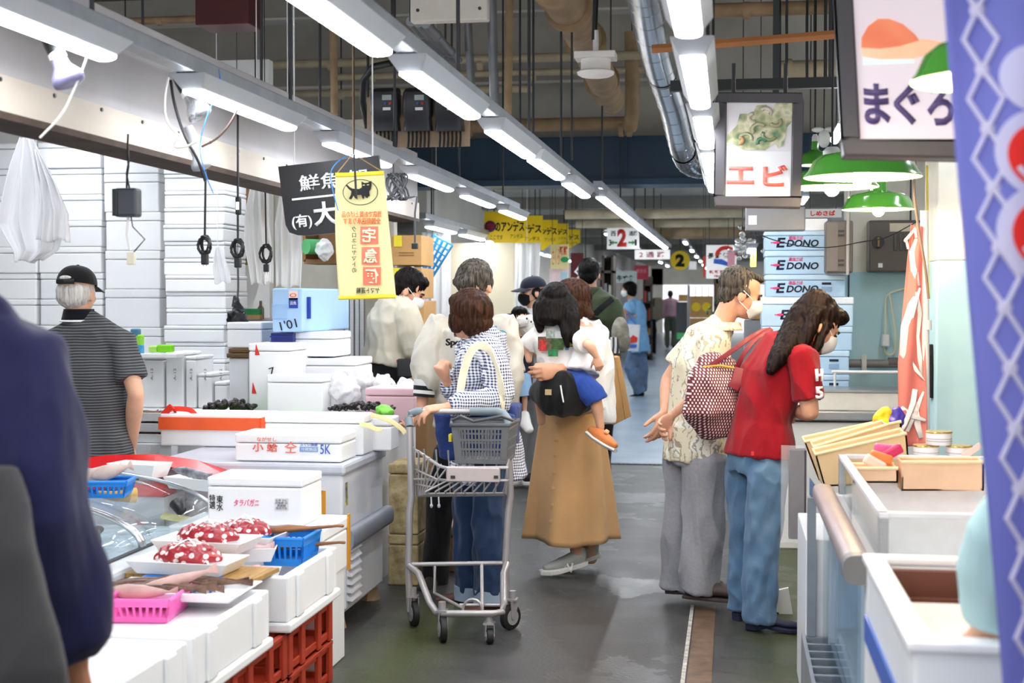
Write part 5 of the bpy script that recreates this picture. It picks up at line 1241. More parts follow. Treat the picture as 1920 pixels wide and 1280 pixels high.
# hanging cord dropping to the bags
# ---- chest freezer
A, B = G(636, 1182, .0), G(725, 1118, .0); FXR = (A.x + B.x) / 2
FY0, FY1 = A.y, B.y
FZ = W(655, 886, FY0).z
t = thing('chest_freezer', 'white chest freezer with grey bumper and louvred vent under the kilo boxes', 'freezer', (FXR - .43, (FY0 + FY1) / 2, 0))
w_, d = .86, FY1 - FY0
FRW = mat('freezer white enamel', 'e0e2e8', rough=.35, var=.02)
build('cabinet', MB().box((0, 0, (FZ + .07) / 2), (w_, d, FZ - .07)), FRW, t, bevel=.012)
build('lid', MB().box((0, 0, FZ + .012), (w_ + .03, d + .03, .05)), mat('freezer lid grey', 'c6cad4', rough=.4), t, bevel=.014)
zb_ = W(700, 985, FY0 + .4).z
build('bumper', MB().loft([(V((w_ / 2 + .02, -d / 2 - .0, zb_)), .045, .03), (V((w_ / 2 + .02, d / 2 + .02, zb_)), .045, .03)], axis=(0, 0, 1), n=16, power=.7), mat('grey rubber bumper', '8e949c', rough=.5), t, smooth='auto')
vb = MB(); v0, v1, z0, z1 = -d / 2 + .02, -d / 2 + .24, .09, .42
vp = MB().bx((w_ / 2 - .002, v0, z0), (w_ / 2 + .008, v1, z1)); vt = build('vent_panel', vp, FRW, t, bevel=.003)
for i in range(8):
 z = z0 + .03 + i * (z1 - z0 - .04) / 8
 vb.add([(w_ / 2 + .007, v0 + .02, z + .03), (w_ / 2 + .007, v1 - .02, z + .03), (w_ / 2 + .03, v1 - .02, z), (w_ / 2 + .03, v0 + .02, z), (w_ / 2 + .007, v0 + .02, z + .002), (w_ / 2 + .007, v1 - .02, z + .002)], [(0, 1, 2, 3), (3, 2, 5, 4), (0, 3, 4), (1, 5, 2)])
build('louvre', vb, FRW, vt, fixn=True)
for i, (x, y) in enumerate(((w_ / 2 - .05, -d / 2 + .06), (w_ / 2 - .05, d / 2 - .06), (-w_ / 2 + .05, -d / 2 + .06), (-w_ / 2 + .05, d / 2 - .06))):
 build('foot', MB().loft([(V((x, y, 0)), .05, .06), (V((x, y, .072)), .035, .04)], n=8), mat('wooden block foot', '9a8468', rough=.8, var=.2), t)
p = V((w_ / 2 - .10, -d / 2 - .002, FZ - .16)); build('orange_tape', MB().box(p, (.05, .004, .16)).box(p + V((-.04, 0, .075)), (.1, .004, .012)), mat('orange packing tape', 'e09a2c', rough=.4), t)
build('energy_label', MB().box((w_ / 2 + .002, -d / 2 + .06, FZ - .1), (.004, .025, .1)), mat('energy sticker', 'd8c040', rough=.4, hex2='2a3a6a', scale=30), t)
# boxes on the chest freezer
zt = FZ + .04
t, _ = pbox('white foam box printed in red with 5K in blue on chest freezer', 440, 815, 640, 872, FY0 + .03, .26, z0=zt)
yf = FY0 + .028
text('printed_lettering', '小 蛤', W(497, 838, yf), (1, 0, 0), (0, 0, 1), .115, .04, LREDT, t, bold=.02)
text('printed_lettering', '仝', W(545, 838, yf), (1, 0, 0), (0, 0, 1), .055, .05, LREDT, t)
text('printed_lettering', 'ながせし', W(500, 823, yf), (1, 0, 0), (0, 0, 1), .09, .018, LREDT, t)
lb = build('printed_label', MB().box(W(579, 842, yf), (.082, .003, .02)), mat('blue label', '7fa6d8'), t, world=True)
text('printed_lettering', '冷蔵製品', W(579, 842, yf - .002), (1, 0, 0), (0, 0, 1), .07, .014, WHITET, lb)
text('printed_lettering', 'ふくい漁連', W(579, 833, yf), (1, 0, 0), (0, 0, 1), .08, .014, BLUET, t)
text('printed_lettering', '5K', W(610, 842, yf), (1, 0, 0), (0, 0, 1), .046, .042, BLUET, t)
x0 = W(430, 800, FY0).x
pbox('white foam box with a torn tape end behind the 5K box', 496, 778, 682, 862, FY0 + .32, .18, z0=zt, m=STYRO)
pbox('square white foam box at the far right corner of chest freezer', 640, 783, 734, 848, FY0 + .52, .16, z0=zt)
for i, (pts) in enumerate([[(674, 795), (690, 797), (708, 806), (716, 803)], [(695, 778), (715, 782), (735, 790), (752, 802), (760, 812)]]):
 t = thing('tape_strip', ['short yellowed strip of torn tape on the 5K stack', 'long yellowed strip of torn tape reaching toward the cart'][i], 'tape', W(pts[0][0], pts[0][1], FY0 + .3))
 strap('tape', [W(a, b_, FY0 + .3 + .1 * i - .0) for a, b_ in pts], .022, .002, mat('yellowed tape', 'ecd9a0', rough=.4), t, (0, -1, .3))
# orange lidded box
Yo = 6.56
t, q = pbox('white cooler box with a wide orange rim and red carry handle', 300, 778, 486, 848, Yo, .3, z0=zt)
x, z, w_, h = q
build('orange_rim', MB().box((0, -.155, h - .045), (w_ + .006, .012, .06)).box((w_ / 2 + .004, 0, h - .045), (.012, .3, .06)), mat('orange red plastic', 'f2602c', rough=.4), t)
ORR = mat('red plastic strap', 'ee3a26', rough=.5)
strap('carry_handle', [W(306, 778, Yo + .02), W(318, 765, Yo + .02), W(324, 760, Yo + .02), W(327, 772, Yo + .1)], .035, .006, ORR, t, (0, -1, .3)); strap('carry_handle', [W(325, 766, Yo + .05), W(340, 766, Yo + .05), W(358, 768, Yo + .05), W(366, 777, Yo + .05)], .025, .006, ORR, t, (0, -1, .3))
# trays at left of the cooler, behind the striped man
for i, y in enumerate((782, 802, 822)):
 a = W(250, y, 6.9); tray(f'white foam tray of brown dried fish, {["top", "middle", "bottom"][i]} of the three beside the cooler box', (a.x + .1, 6.99, W(250, y, 6.9).z - .02), .3, .2, .045)
 b = MB(); rr = random.Random(i)
 for k in range(5): fish(b, (a.x + .02 + k * .035, 6.98 + rr.uniform(-.03, .03), W(250, y, 6.9).z + .016), (1, rr.uniform(-.4, .4), .1), .14, .03, .03)
 tg = thing('dried_fish', f'brown dried fish lying in the {["top", "middle", "bottom"][i]} foam tray beside the cooler', 'fish', (a.x, 6.98, W(250, y, 6.9).z)); build('fish_body', b, mat('brown dried fish', '8a6848', rough=.5, var=.3, hex2='3d2c22'), tg, smooth=True, world=True)
slab('display_stand', 'white stand under the trays of dried fish', 'stand', (W(235, 830, 6.9).x, 6.87, 0), (W(303, 830, 6.9).x, 7.03, W(250, 822, 6.9).z - .022), STYRO2)
# ---- curved glass display freezer
E1, E2 = W(425, 975, 5.33), W(286, 1030, 4.62); XR = -2.05
E1 = WX(425, 975, XR); E2 = WX(287, 1030, XR)
YM, YF, YN = E2.y, E1.y, E2.y - (E1.y - E2.y)
ZR = (E1.z + E2.z) / 2
T1 = W(262, 902, YF)
t = thing('display_freezer', 'display freezer with curved sliding glass lids and black handles', 'freezer', (XR - .45, (YN + YF) / 2, 0))
ox = XR - .45; oy = (YN + YF) / 2
wd = .95
build('cabinet', MB().bx((-.5, YN - oy - .5, .05), (.49, YF - oy + .04, ZR - .05)), FRW, t, bevel=.02)
build('front_rim', MB().bx((.40, YN - oy - .5, ZR - .06), (.50, YF - oy + .05, ZR + .005)), mat('pale grey plastic trim', 'd6d9dc', rough=.4), t, bevel=.015)
build('inner_floor', MB().bx((-.46, YN - oy - .46, ZR - .045), (.39, YF - oy, ZR - .035)), mat('frosted blue white ice', 'cfdfe8', rough=.5, var=.15, scale=14), t)
TX, TZ = T1.x - ox, T1.z
def arc(u): # from rim (u=0) to back top (u=1)
 a = u * PI / 2 * .98
 return V((.41 + (TX - .35 - .41) * (1 - math.cos(a)), 0, ZR + .01 + (TZ - ZR + .035) * math.sin(a)))
for i, (y0, y1) in enumerate(((YN, YM), (YM, YF))):
 gl = build('glass_lid', MB().sheet(lambda u, v: arc(u) + V((0, y0 - oy + (y1 - y0) * v + .0, .004 * i)), 16, 4, .004), GLASS, t, smooth=True)
 for yy in (y0 + .012, y1 - .012): build('lid_frame', MB().loft([(arc(k / 14) + V((0, yy - oy, .004)), .014, .008) for k in range(15)], axis=(0, 1, 0), n=8), STEEL, gl, smooth=True)
 build('lid_edge', MB().tube([arc(0) + V((0, y0 - oy, 0)), arc(0) + V((0, y1 - oy, 0))], .007), DARKM, gl)
 c = arc(.26) + V((0, (y0 + y1) / 2 - oy - .02 + .12, .012))
 hb = MB().loft([(c + V((.035, -.06, -.012)), .022, .014), (c + V((.0, -.02, .012)), .03, .02), (c + V((-.02, .06, .012)), .028, .016)], axis=(1, 0, .3), n=12, cap='round'); build('handle', hb, BLACKP, gl, smooth=True)
# frozen goods seen through the glass
b = thing('price_card', 'pale yellow printed card inside the far glass lid', 'card', WX(330, 935, XR - .25)); build('card', MB().box((0, 0, -.08), (.12, .16, .004), rot=Euler((0, .2, .3)).to_matrix()), mat('pale yellow card', 'dfe0a8'), b)
# red curved canopy behind it
YC = YF + .25
def carc(px, py, dy): return W(px, py, YC + dy)
top = [(120, 862), (200, 853), (290, 851), (370, 862), (445, 887)]
t = thing('red_canopy', 'red curved rim of a round display case behind the glass freezer', 'display case', W(290, 900, YC))
mb = MB(); P = []
for (x, y), (x2, y2) in zip(top, [(120, 876), (200, 869), (290, 862), (370, 881), (440, 893)]):
 P.append((W(x, y, YC + .12), W(x2, y2 + 6, YC)))
v = []; 
for a, b_ in P: v += [a, b_, b_ + V((0, .02, -.012)), a + V((0, .02, -.012))]
f = []
for i in range(len(P) - 1):
 for k in range(4): f.append((i * 4 + k, i * 4 + (k + 1) % 4, i * 4 + 4 + (k + 1) % 4, i * 4 + 4 + k))
mb.add(v, f + [(0, 1, 2, 3), tuple(len(v) - 1 - i for i in range(4))])
REDG = mat('glossy red plastic', 'e01c22', rough=.25)
build('rim', mb, REDG, t, world=True, fixn=True)
a, b_ = W(150, 905, YC - .12), W(300, 880, YC + .1)
build('case_top', MB().bx((a.x, YC - .14, a.z - .05), (W(330, 900, YC).x, YC - .0, a.z)), REDG, t, world=True)
build('case_body', MB().bx((a.x, YC - .13, 0), (W(330, 900, YC).x, YC + .1, a.z - .052)), FRW, t, world=True)
# trays on its shoulder
za = a.z + .002
tray('white foam tray of silvery fish wrapped in film beside red rim', W(370, 900, YC - .1) - V((0, 0, .035)), .26, .14, .05, rz=-.35)
tray('white foam tray turned on its side against the red rim', W(262, 880, YC - .08) - V((0, 0, .03)), .24, .14, .06, rz=-.2)
t = thing('silver_fish', 'silvery striped fish in the foam tray beside red rim', 'fish', W(372, 882, YC - .1)); b = MB()
for k in range(3): fish(b, W(360 + k * 10, 886 + k * 3, YC - .1), (1, -.2, -.12), .2, .04, .03)
build('fish_body', b, mat('silver fish skin', 'a9adb4', rough=.25, metal=.3, var=.3, hex2='3a3c42', scale=30), t, smooth=True, world=True)
BLUEP = mat('bright blue plastic', '1f86e0', rough=.35)
c = WX(196, 914, -2.38); basket('blue plastic basket of pale fish on the glass freezer', c - V((0, 0, .03)), .2, .16, .06, BLUEP, .2, n=9)
t = thing('pale_fish', 'pale folded fish lying in the blue basket on glass freezer', 'fish', c); b = MB()
for k in range(3): fish(b, c + V((-.05 + k * .04, .0, .045 + .01 * k)), (1, .6, .3), .16, .06, .04)
build('fish_body', b, mat('pale fish flesh', 'e4d6cc', rough=.35, var=.15, hex2='b89c90'), t, smooth=True, world=True)
t = thing('wooden_paddle', 'small pale wooden paddle lying on the curved glass', 'paddle', WX(230, 930, -2.35)); build('paddle', MB().loft([(WX(180, 925, -2.4), .012, .008), (WX(215, 930, -2.35), .02, .012), (WX(255, 928, -2.3), .03, .012)], axis=(0, 0, 1), n=10), mat('pale wood', 'd9b16a', rough=.6), t, smooth='auto', world=True)
# ---- red crates along the aisle and foam boxes on them
XE = -1.47
Yb1, Yb2 = WX(505, 1105, XE).y, WX(632, 1030, XE).y
Ybs = WX(540, 1185, XE).y
CRED = mat('brick red plastic crate', 'b03a22', rough=.5, var=.08)
CH = .158
def crate(loc):
 t = thing('red_crate', 'x', 'crate', loc); b = MB(); W2, D2, H = .19, .26, CH - .004
 b.bx((-W2, -D2, 0), (W2, D2, .012))
 for z0, z1 in ((0, .035), (H - .035, H)):
  b.bx((-W2, -D2, z0), (W2, -D2 + .012, z1)).bx((-W2, D2 - .012, z0), (W2, D2, z1)).bx((-W2, -D2, z0), (-W2 + .012, D2, z1)).bx((W2 - .012, -D2, z0), (W2, D2, z1))
 for y in (-D2 + .015, -.1, .1, D2 - .015): b.bx((W2 - .008, y - .022, 0), (W2 + .008, y + .022, H)).bx((-W2 - .0, y - .022, 0), (-W2 + .012, y + .022, H))
 for x in (-W2 + .015, -.05, .05, W2 - .015): b.bx((x - .018, -D2 - .008, 0), (x + .018, -D2 + .008, H)).bx((x - .018, D2 - .012, 0), (x + .018, D2, H))
 build('crate_body', b, CRED, t, bevel=.003)
 build('top_rim', MB().bx((-W2 - .008, -D2 - .008, H - .014), (W2 + .01, -D2 + .006, H)).bx((W2 - .006, -D2 - .008, H - .014), (W2 + .01, D2 + .004, H)).bx((-W2 - .008, D2 - .006, H - .014), (W2 + .01, D2 + .004, H)).bx((-W2 - .008, -D2 - .008, H - .014), (-W2 + .004, D2 + .004, H)), CRED, t, bevel=.002)
 return t
proto = None; rowname = ['farthest', 'second farthest', 'third farthest', 'nearest']
for i in range(4):
 for k in range(2):
  loc = (XE - .215 - .03 * 0, Yb2 - .27 - i * .555, k * CH)
  l = f'brick red plastic crate in the {"upper" if k else "lower"} layer, {rowname[i]} column under the foam boxes'
  if proto is None: proto = crate(loc); proto['label'] = l; proto['group'] = 'red crates under the foam boxes'
  else: dup(proto, loc, 0, l, 'red crates under the foam boxes')
ZB1 = CH * 2 + .004
bx_h = W(540, 1082, Ybs).z - ZB1
BXW = .50
open_box('open white foam box in the middle holding blue baskets and fish trays', XE - BXW, Ybs, ZB1, BXW, Yb2 - Ybs, bx_h, group='open foam boxes on the red crates')
zz = W(505, 1105, Yb1).z - ZB1
open_box('open white foam box nearest the camera holding the pink basket', XE - BXW, Yb1 - .66, ZB1, BXW, .66, zz, group='open foam boxes on the red crates', floor_h=zz - .09)
open_box('open white foam box cut by the bottom edge of the picture', XE - BXW, Yb1 - 1.36, ZB1, BXW, .66, zz, group='open foam boxes on the red crates', floor_h=zz - .05)
# taller boxes behind: carrying the crab box
Yc0 = Yb2 + .02; c3 = WX(655, 965, -1.53)
zb3 = W(655, 1060, c3.y).z
t = foam_box('white foam box with orange tape down its far corner under crab box', -1.53 - .62, Yc0, ZB1 * 0 + zb3, .62, c3.y - Yc0, c3.z - zb3, lid=.05)
build('orange_tape', MB().box((.313, (c3.y - Yc0) / 2 - .02, .1), (.006, .03, c3.z - zb3 + .02)), MATS['orange packing tape'], t)
slab('foam_slab', 'white foam slab beneath the orange taped box', 'foam box', (-1.53 - .6, Yc0, 0), (-1.54, c3.y - .04, zb3 - .002), STYRO2)
yk0 = WX(568, 893, -1.62).y; yk1 = WX(602, 905, -1.62).y
yk0 = max(yk0, Yc0 + .0); 
xk0 = W(388, 940, yk0).x; zk = c3.z + .002; zk1 = W(480, 895, yk0).z
t = foam_box('white foam box lettered in pink for king crab behind the octopus trays', xk0, yk0, zk, -1.62 - xk0, max(.26, yk1 - yk0), zk1 - zk, lid=.035)
text('printed_lettering', 'タラバガニ', W(462, 942, yk0 - .001), (1, 0, .02), (0, 0, 1), .1, .026, PINKT, t, shear=.2)
text('printed_lettering', '東\n水', W(412, 943, yk0 - .001), (1, 0, 0), (0, 0, 1), .026, .06, BLACKT, t, line=.9)
text('printed_lettering', '特\n選', W(398, 940, yk0 - .001), (1, 0, 0), (0, 0, 1), .024, .055, BLACKT, t, line=.9)
lb = build('printed_label', MB().box(W(528, 945, yk0 - .001), (.056, .002, .046)), mat('pale label', 'dfe1e2'), t, world=True)
text('printed_lettering', '名称 かに\n内容量 2K\n原産国\n保存方法', W(528, 945, yk0 - .003), (1, 0, 0), (0, 0, 1), .05, .04, mat('grey print', 'a2a5a8'), lb)
# octopus trays on a board
def m_octo():
 m, nt, b = base('boiled octopus skin'); v, o = objxyz(nt)
 vo = nd(nt, 'ShaderNodeTexVoronoi', Scale=38.0, Randomness=.55); nt.links.new(v, vo.inputs['Vector'])
 k = mth(nt, 'LESS_THAN', vo.outputs['Distance'], .36); k2 = mth(nt, 'LESS_THAN', vo.outputs['Distance'], .14)
 nz = nd(nt, 'ShaderNodeTexNoise', Scale=20.0); nt.links.new(v, nz.inputs['Vector'])
 c = mixc(nt, nz.outputs['Fac'], lin('7d1420'), lin('b8323c'))
 c = mixc(nt, k, c, lin('f2dcd8')); c = mixc(nt, mth(nt, 'MULTIPLY', k2, .5), c, lin('d8a8a4'))
 nt.links.new(c, b.inputs['Base Color']); b.inputs['Roughness'].default_value = .25; return m
OCTO = m_octo()
ZT = ZB1 + bx_h
cb = W(385, 1085, 4.45); 
cb = WX(385, 1085, -1.72)
bam = thing('bamboo_board', 'brown bamboo board under the octopus trays', 'board', WX(400, 1095, -1.75))
bam.location.z = ZT + .002
o3 = V((-1.78, Ybs - .02, ZT + .004))
bam.location = o3
build('board', MB().box((0, 0, .008), (.5, .22, .014), rot=Euler((0, 0, -.1)).to_matrix()), mat('bamboo', 'b08a50', rough=.6, var=.2, stretch=(14, 1, 1)), bam)
for i, (dx, dy, s) in enumerate(((.0, -.03, 1.0), (-.02, .2, .95), (.05, .42, .8))):
 c = o3 + V((dx - .02, dy, .017 + (i > 0) * .03))
 if i == 2: c = o3 + V((.02, .42, .03))
 tray(f'white foam tray of red octopus tied with white string, {["nearest", "middle", "farthest"][i]} of three', c, .36 * s, .2, .045, rz=-.08)
 t = thing('octopus', f'red boiled octopus with pale suckers in the {["nearest", "middle", "farthest"][i]} foam tray', 'octopus', c + V((0, 0, .008)))
 mb = MB(); rr = random.Random(i + 2)
 mb.ell(c + V((0, 0, .05)), (.085 * s, .06, .045))
 for k in range(7):
  a = k * .9 + i; p0 = c + V((math.cos(a) * .03, math.sin(a) * .02, .06)); pts = [p0]
  for j in range(4): a += .5; pts.append(p0 + V((math.cos(a) * .03 * (j + 1) * s, math.sin(a) * .018 * (j + 1), -.008 * j + .01)))
  mb.loft([(q, r, r) for q, r in zip(pts, (.026, .026, .024, .02, .013))], n=10, cap='round')
 blob('octopus_body', mb, OCTO, t, .005, 2)
 strap('string', [c + V((-.09 * s, -.055, .035)), c + V((-.03, -.05, .09)), c + V((.0, .0, .112)), c + V((.03, .045, .09))], .008, .003, WHITET, t, (0, 0, 1)); strap('string', [c + V((.09 * s, -.05, .035)), c + V((.04, -.03, .09)), c + V((.0, .0, .112))], .008, .003, WHITET, t, (0, 0, 1))
# blue basket and trays in the middle box
c = V((-1.6, Yb2 - .16, ZT - .03)); basket('blue plastic basket propped on the foam box below the crab box', c, .16, .22, .10, BLUEP, 0, n=7)
tray('white foam tray of pale squid leaning over the blue basket', V((-1.72, Yb2 - .3, ZT + .0)), .22, .16, .05, rz=.25)
tray('white foam tray of pink fish chunks at front of the middle box', V((-1.67, Ybs + .12, ZT - .06)), .24, .13, .06)
PINKF = mat('pale pink squid', 'ecd5d4', rough=.3, var=.12, hex2='c79a9c')
t = thing('squid', 'pale squid heaped in the foam tray over the blue basket', 'squid', V((-1.72, Yb2 - .3, ZT + .01))); b = MB()
for k in range(4): fish(b, V((-1.72, Yb2 - .35 + k * .035, ZT + .045)), (1, .3 - .2 * k, .05), .2, .04, .045)
build('squid_body', b, PINKF, t, smooth=True, world=True)
t = thing('fish_chunk', 'pink fish chunks in the tray at front of the middle box', 'fish', V((-1.67, Ybs + .12, ZT - .05))); b = MB()
for k in range(5): b.ell(V((-1.75 + k * .04, Ybs + .12 + .02 * (k % 2), ZT - .01)), (.028, .04, .022), n=10, m=6)
build('chunk', b, mat('pink fish flesh', 'e6b0b4', rough=.35, var=.2), t, smooth=True, world=True)
BRF = mat('brown dried squid', 'a8713f', rough=.4, var=.25, hex2='6b3f28')
for i, (y, z, l) in enumerate(((Yb2 - .12, .075, 'brown dried fish with a thin tail across the blue basket top'), (Yb2 - .1, .01, 'brown dried fish with a thin tail behind the blue basket'))):
 t = thing('dried_fish', l, 'fish', V((-1.56, y, ZT + z))); b = MB()
 b.loft([(V((-1.74, y - .03, ZT + z)), .03, .012), (V((-1.62, y - .01, ZT + z + .01)), .04, .014), (V((-1.54, y, ZT + z + .012)), .012, .008), (V((-1.44, y + .02, ZT + z + .02)), .005, .005), (V((-1.42, y + .02, ZT + z + .02)), .009, .006)], axis=(0, 1, 0), n=10, cap='round'); build('fish_body', b, BRF, t, smooth=True, world=True)
# long fish on the near box, pink basket
zn = ZB1 + zz
t = thing('dried_fish', 'row of long dark dried fish laid in front of the octopus trays', 'fish', V((-1.75, Yb1 - .05, zn + .0))); b = MB(); rr = random.Random(3)
for k in range(7): fish(b, V((-1.78 + rr.uniform(-.06, .08), Yb1 - .15 + k * .028, zn + .02)), (1, rr.uniform(-.2, .2), .02), .36, .035, .03)
build('fish_body', b, mat('dark dried fish', '8a6a58', rough=.3, var=.4, hex2='3c2620', scale=20), t, smooth=True, world=True)
tray('white foam tray of long dried fish in front of octopus', V((-1.74, Yb1 - .06, zn - .015)), .46, .24, .03)
PINKB = mat('hot pink plastic', 'f06ab8', rough=.35)
xw = WX(262, 1205, -1.82); 
cp = V((-1.80, xw.y + .03, zn - .052)); basket('hot pink plastic basket holding a pink fish beside navy sleeve', cp, .2, .26, .07, PINKB, .1, n=9)
cb2 = cp + V((.13, .08, .005)); basket('blue plastic basket tipped behind the pink basket', cp + V((.02, .19, .01)), .26, .1, .06, BLUEP, .05, n=9)
t = thing('pink_fish', 'pale pink fish lying across the pink basket', 'fish', cp + V((0, 0, .07))); b = MB(); fish(b, cp + V((.04, .08, .085)), (.8, .35, .25), .3, .05, .04); fish(b, cp + V((-.03, .0, .07)), (1, .1, .0), .24, .05, .04)
build('fish_body', b, mat('pale pink fish skin', 'd8b0a8', rough=.3, var=.2), t, smooth=True, world=True)
# worn foam boxes under the fish counter end by the cart
WORN = mat('grimy cream foam', 'cdb98c', rough=.85, var=.25, scale=18, hex2='8f7a50', bump=.3, bscale=60)
zq = W(730, 1000, 6.95).z
for i, (px0, px1, y0, y1, Y, l) in enumerate([(727, 784, 1003, 1125, 6.97, 'grimy cream foam box on the floor behind the cart, lower of the pair'), (728, 784, 870, 1000, 6.97, 'grimy cream foam box stacked behind the cart, upper of the pair'), (802, 862, 988, 1100, 7.35, 'grimy pinkish foam box with yellow tape behind the jeans')]):
 x, z, w_, h = pface(px0, y0, px1, y1, Y); z0 = 0.0 if i != 1 else h0 + .002
 hh = z + h - z0; h0 = hh if i == 0 else h0
 t = foam_box(l, x, Y, z0, w_, .3, hh, lid=.05, m=WORN if i < 2 else mat('grimy pink foam', 'd9b494', rough=.85, var=.2, scale=16, hex2='b08a6a'))
 if i == 2: build('yellow_tape', MB().box((0, -.153, hh - .02), (w_ + .004, .006, .03)), mat('yellow tape', 'e8c42c', rough=.4), t)
# ======================= PIPES, DUCTS AND BOXES UNDER THE CEILING =======================
PIPEC = mat('cream painted pipe', 'c4b699', rough=.5, var=.12, scale=6)
PIPEB = mat('brown lagged pipe', 'a58a68', rough=.6, var=.15, scale=6)
PIPEG = mat('grey steel conduit', '84868a', rough=.4, metal=.6, var=.1)
BLKC = mat('black rubber cable', '141416', rough=.5)
def pipe(name, label, pts, r, m, cat='pipe', flanges=(), n=14, up=True):
 o = V(pts[0]); t = thing(name, label, cat, o)
 build('pipe_run', MB().tube([V(p) - o for p in pts], r, n=n), m, t, smooth='auto')
 for p, d in flanges: p = V(p) - o; d = V(d).normalized() * .02; build('collar', MB().cyl(p - d, p + d, r * 1.22, n=n), m, t, smooth='auto')
 if up:
  for p in ((pts[0], pts[-1]) if abs(pts[0][2] - pts[-1][2]) < .4 else (max(pts, key=lambda q: q[2]),)):
   p = V(p); c = 4.16 if p.y < 12.9 else 2.83
   if p.z < c: build('hanger', MB().cyl(p - o, V((p.x, p.y, c)) - o, .006, n=6), DARKM, t)
 return t
def hp(label, x0, x1, y, Y, r, m, fl=()):
 a, b = W(x0, y, Y), W(x1, y, Y); b.z = a.z
 return pipe('pipe', label, [a, b], r, m, flanges=[(W(f, y, Y), (1, 0, 0)) for f in fl])
WB = mat('pale grey painted beam', 'dcd8d0', rough=.7, var=.1, scale=2)
a, b = W(200, 48, 11.5), W(1240, 20, 11.5); struct('trim_10', MB().bx((a.x, 11.4, a.z), (b.x, 11.6, b.z)), WB)
a, b = W(200, 172, 11.9), W(1260, 152, 11.9); struct('trim_11', MB().bx((a.x, 11.85, a.z), (b.x, 12.1, b.z)), WB)
hp('cream pipe running across below the upper pale beam', 480, 1220, 122, 11.2, .035, PIPEC, (620, 900))
hp('thinner cream pipe across the ceiling under the first', 620, 1230, 145, 11.3, .028, PIPEC, (700, 1000))
hp('cream pipe crossing just above the meter board', 480, 1000, 178, 11.3, .03, PIPEC, (640,))
hp('brown pipe along the top of the dark blue beam', 640, 1195, 241, 11.6, .055, PIPEB, (880, 1165, 1180))
hp('upper brown pipe crossing right of the steel duct', 1330, 1575, 20, 8.2, .04, PIPEB, (1400,))
hp('thick pale lagged pipe above the shrimp sign', 1460, 1572, 132, 8.4, .055, PIPEC, (1478,))
hp('short brown pipe at top left beside the dark red box', 235, 375, 40, 9.5, .025, PIPEB, (300,))
# brown ducts going away from the camera
P1, P2 = W(1060, 5, 7.4), W(1145, 190, 10.9)
pipe('duct_pipe', 'thick brown lagged pipe slanting back at top centre', [W(1030, -30, 7.0), P1, W(1100, 80, 8.7), P2], .105, PIPEB, flanges=[(W(1066, 14, 7.5), P2 - P1), (W(1098, 76, 8.6), P2 - P1), (W(1128, 150, 10.1), P2 - P1)], n=22)
pipe('downpipe', 'brown vertical pipe ending in an elbow by the blue beam', [W(1185, 60, 11.3), W(1186, 210, 11.3), W(1180, 240, 11.4)], .06, PIPEB)
for i, (x0, y0, x1, y1, Y, r, l) in enumerate([(877, 40, 884, 170, 7.4, .022, 'ribbed grey flexible conduit left of the pair at top centre'), (922, 0, 928, 235, 7.0, .024, 'tall ribbed grey flexible conduit above the meter board light'), (955, 0, 952, 240, 7.2, .02, 'brown bent pipe beside the tall conduit'), (625, 60, 627, 215, 9.0, .024, 'brown vertical pipe behind the left row of lights')]):
 t = pipe('conduit', l, [W(x0, y0 - 60, Y), W(x0, y0, Y), W((x0 + x1) / 2, (y0 + y1) / 2, Y), W(x1, y1, Y)], r, PIPEG if i < 2 else PIPEB)
for i in range(3):
 a, b = W(770 + i * 14, 40 + i * 2, 6.6), W(835 + i * 12, 110 + i * 2, 7.8)
 pipe('conduit', ['grey steel conduit slanting beside the speaker, left of three', 'grey steel conduit slanting beside the speaker, middle of three', 'grey steel conduit slanting beside the speaker, right of three'][i], [a, b], .024, PIPEG, flanges=[(a.lerp(b, .3), b - a), (a.lerp(b, .75), b - a)])
pipe('cable', 'thick black cable looping down to the meter board', [W(735, 118, 8.0), W(700, 125, 8.1), W(682, 150, 8.2), W(680, 190, 8.25), W(690, 240, 8.3)], .02, BLKC)
pipe('cable', 'thick black cable running into the fire bell at the top', [W(1118, -20, 5.9), W(1116, 30, 5.9), W(1114, 75, 5.9)], .011, BLKC)
for i, x in enumerate((975, 1000, 1052, 1072)): pipe('hanger_rod', f'thin vertical steel rod over the middle lights, {["leftmost", "second from left", "third from left", "rightmost"][i]} of four', [W(x, 0 if i < 2 else 155, 7.6), W(x, 250 if i < 2 else 300, 7.6)], .006, DARKM, cat='rod')
for i, x in enumerate((38, 490, 600)): pipe('hanger_rod', ['thin rod at far top left', 'thin rod above the left beam by the second light', 'thin rod above the third light of the left row'][i], [W(x, -60, 6.0 + i * .6), W(x, 70 + i * 90 if i else 20, 6.0 + i * .6)], .007, DARKM, cat='rod')
for i, x in enumerate((1462, 1475, 1513, 1528, 1548)): pipe('hanger_rod', f'thin dark rod above the shrimp sign, {["leftmost", "second", "third", "fourth", "rightmost"][i]} of five', [W(x, 28, 8.1), W(x, 155, 8.1)], .008, DARKM, cat='rod')
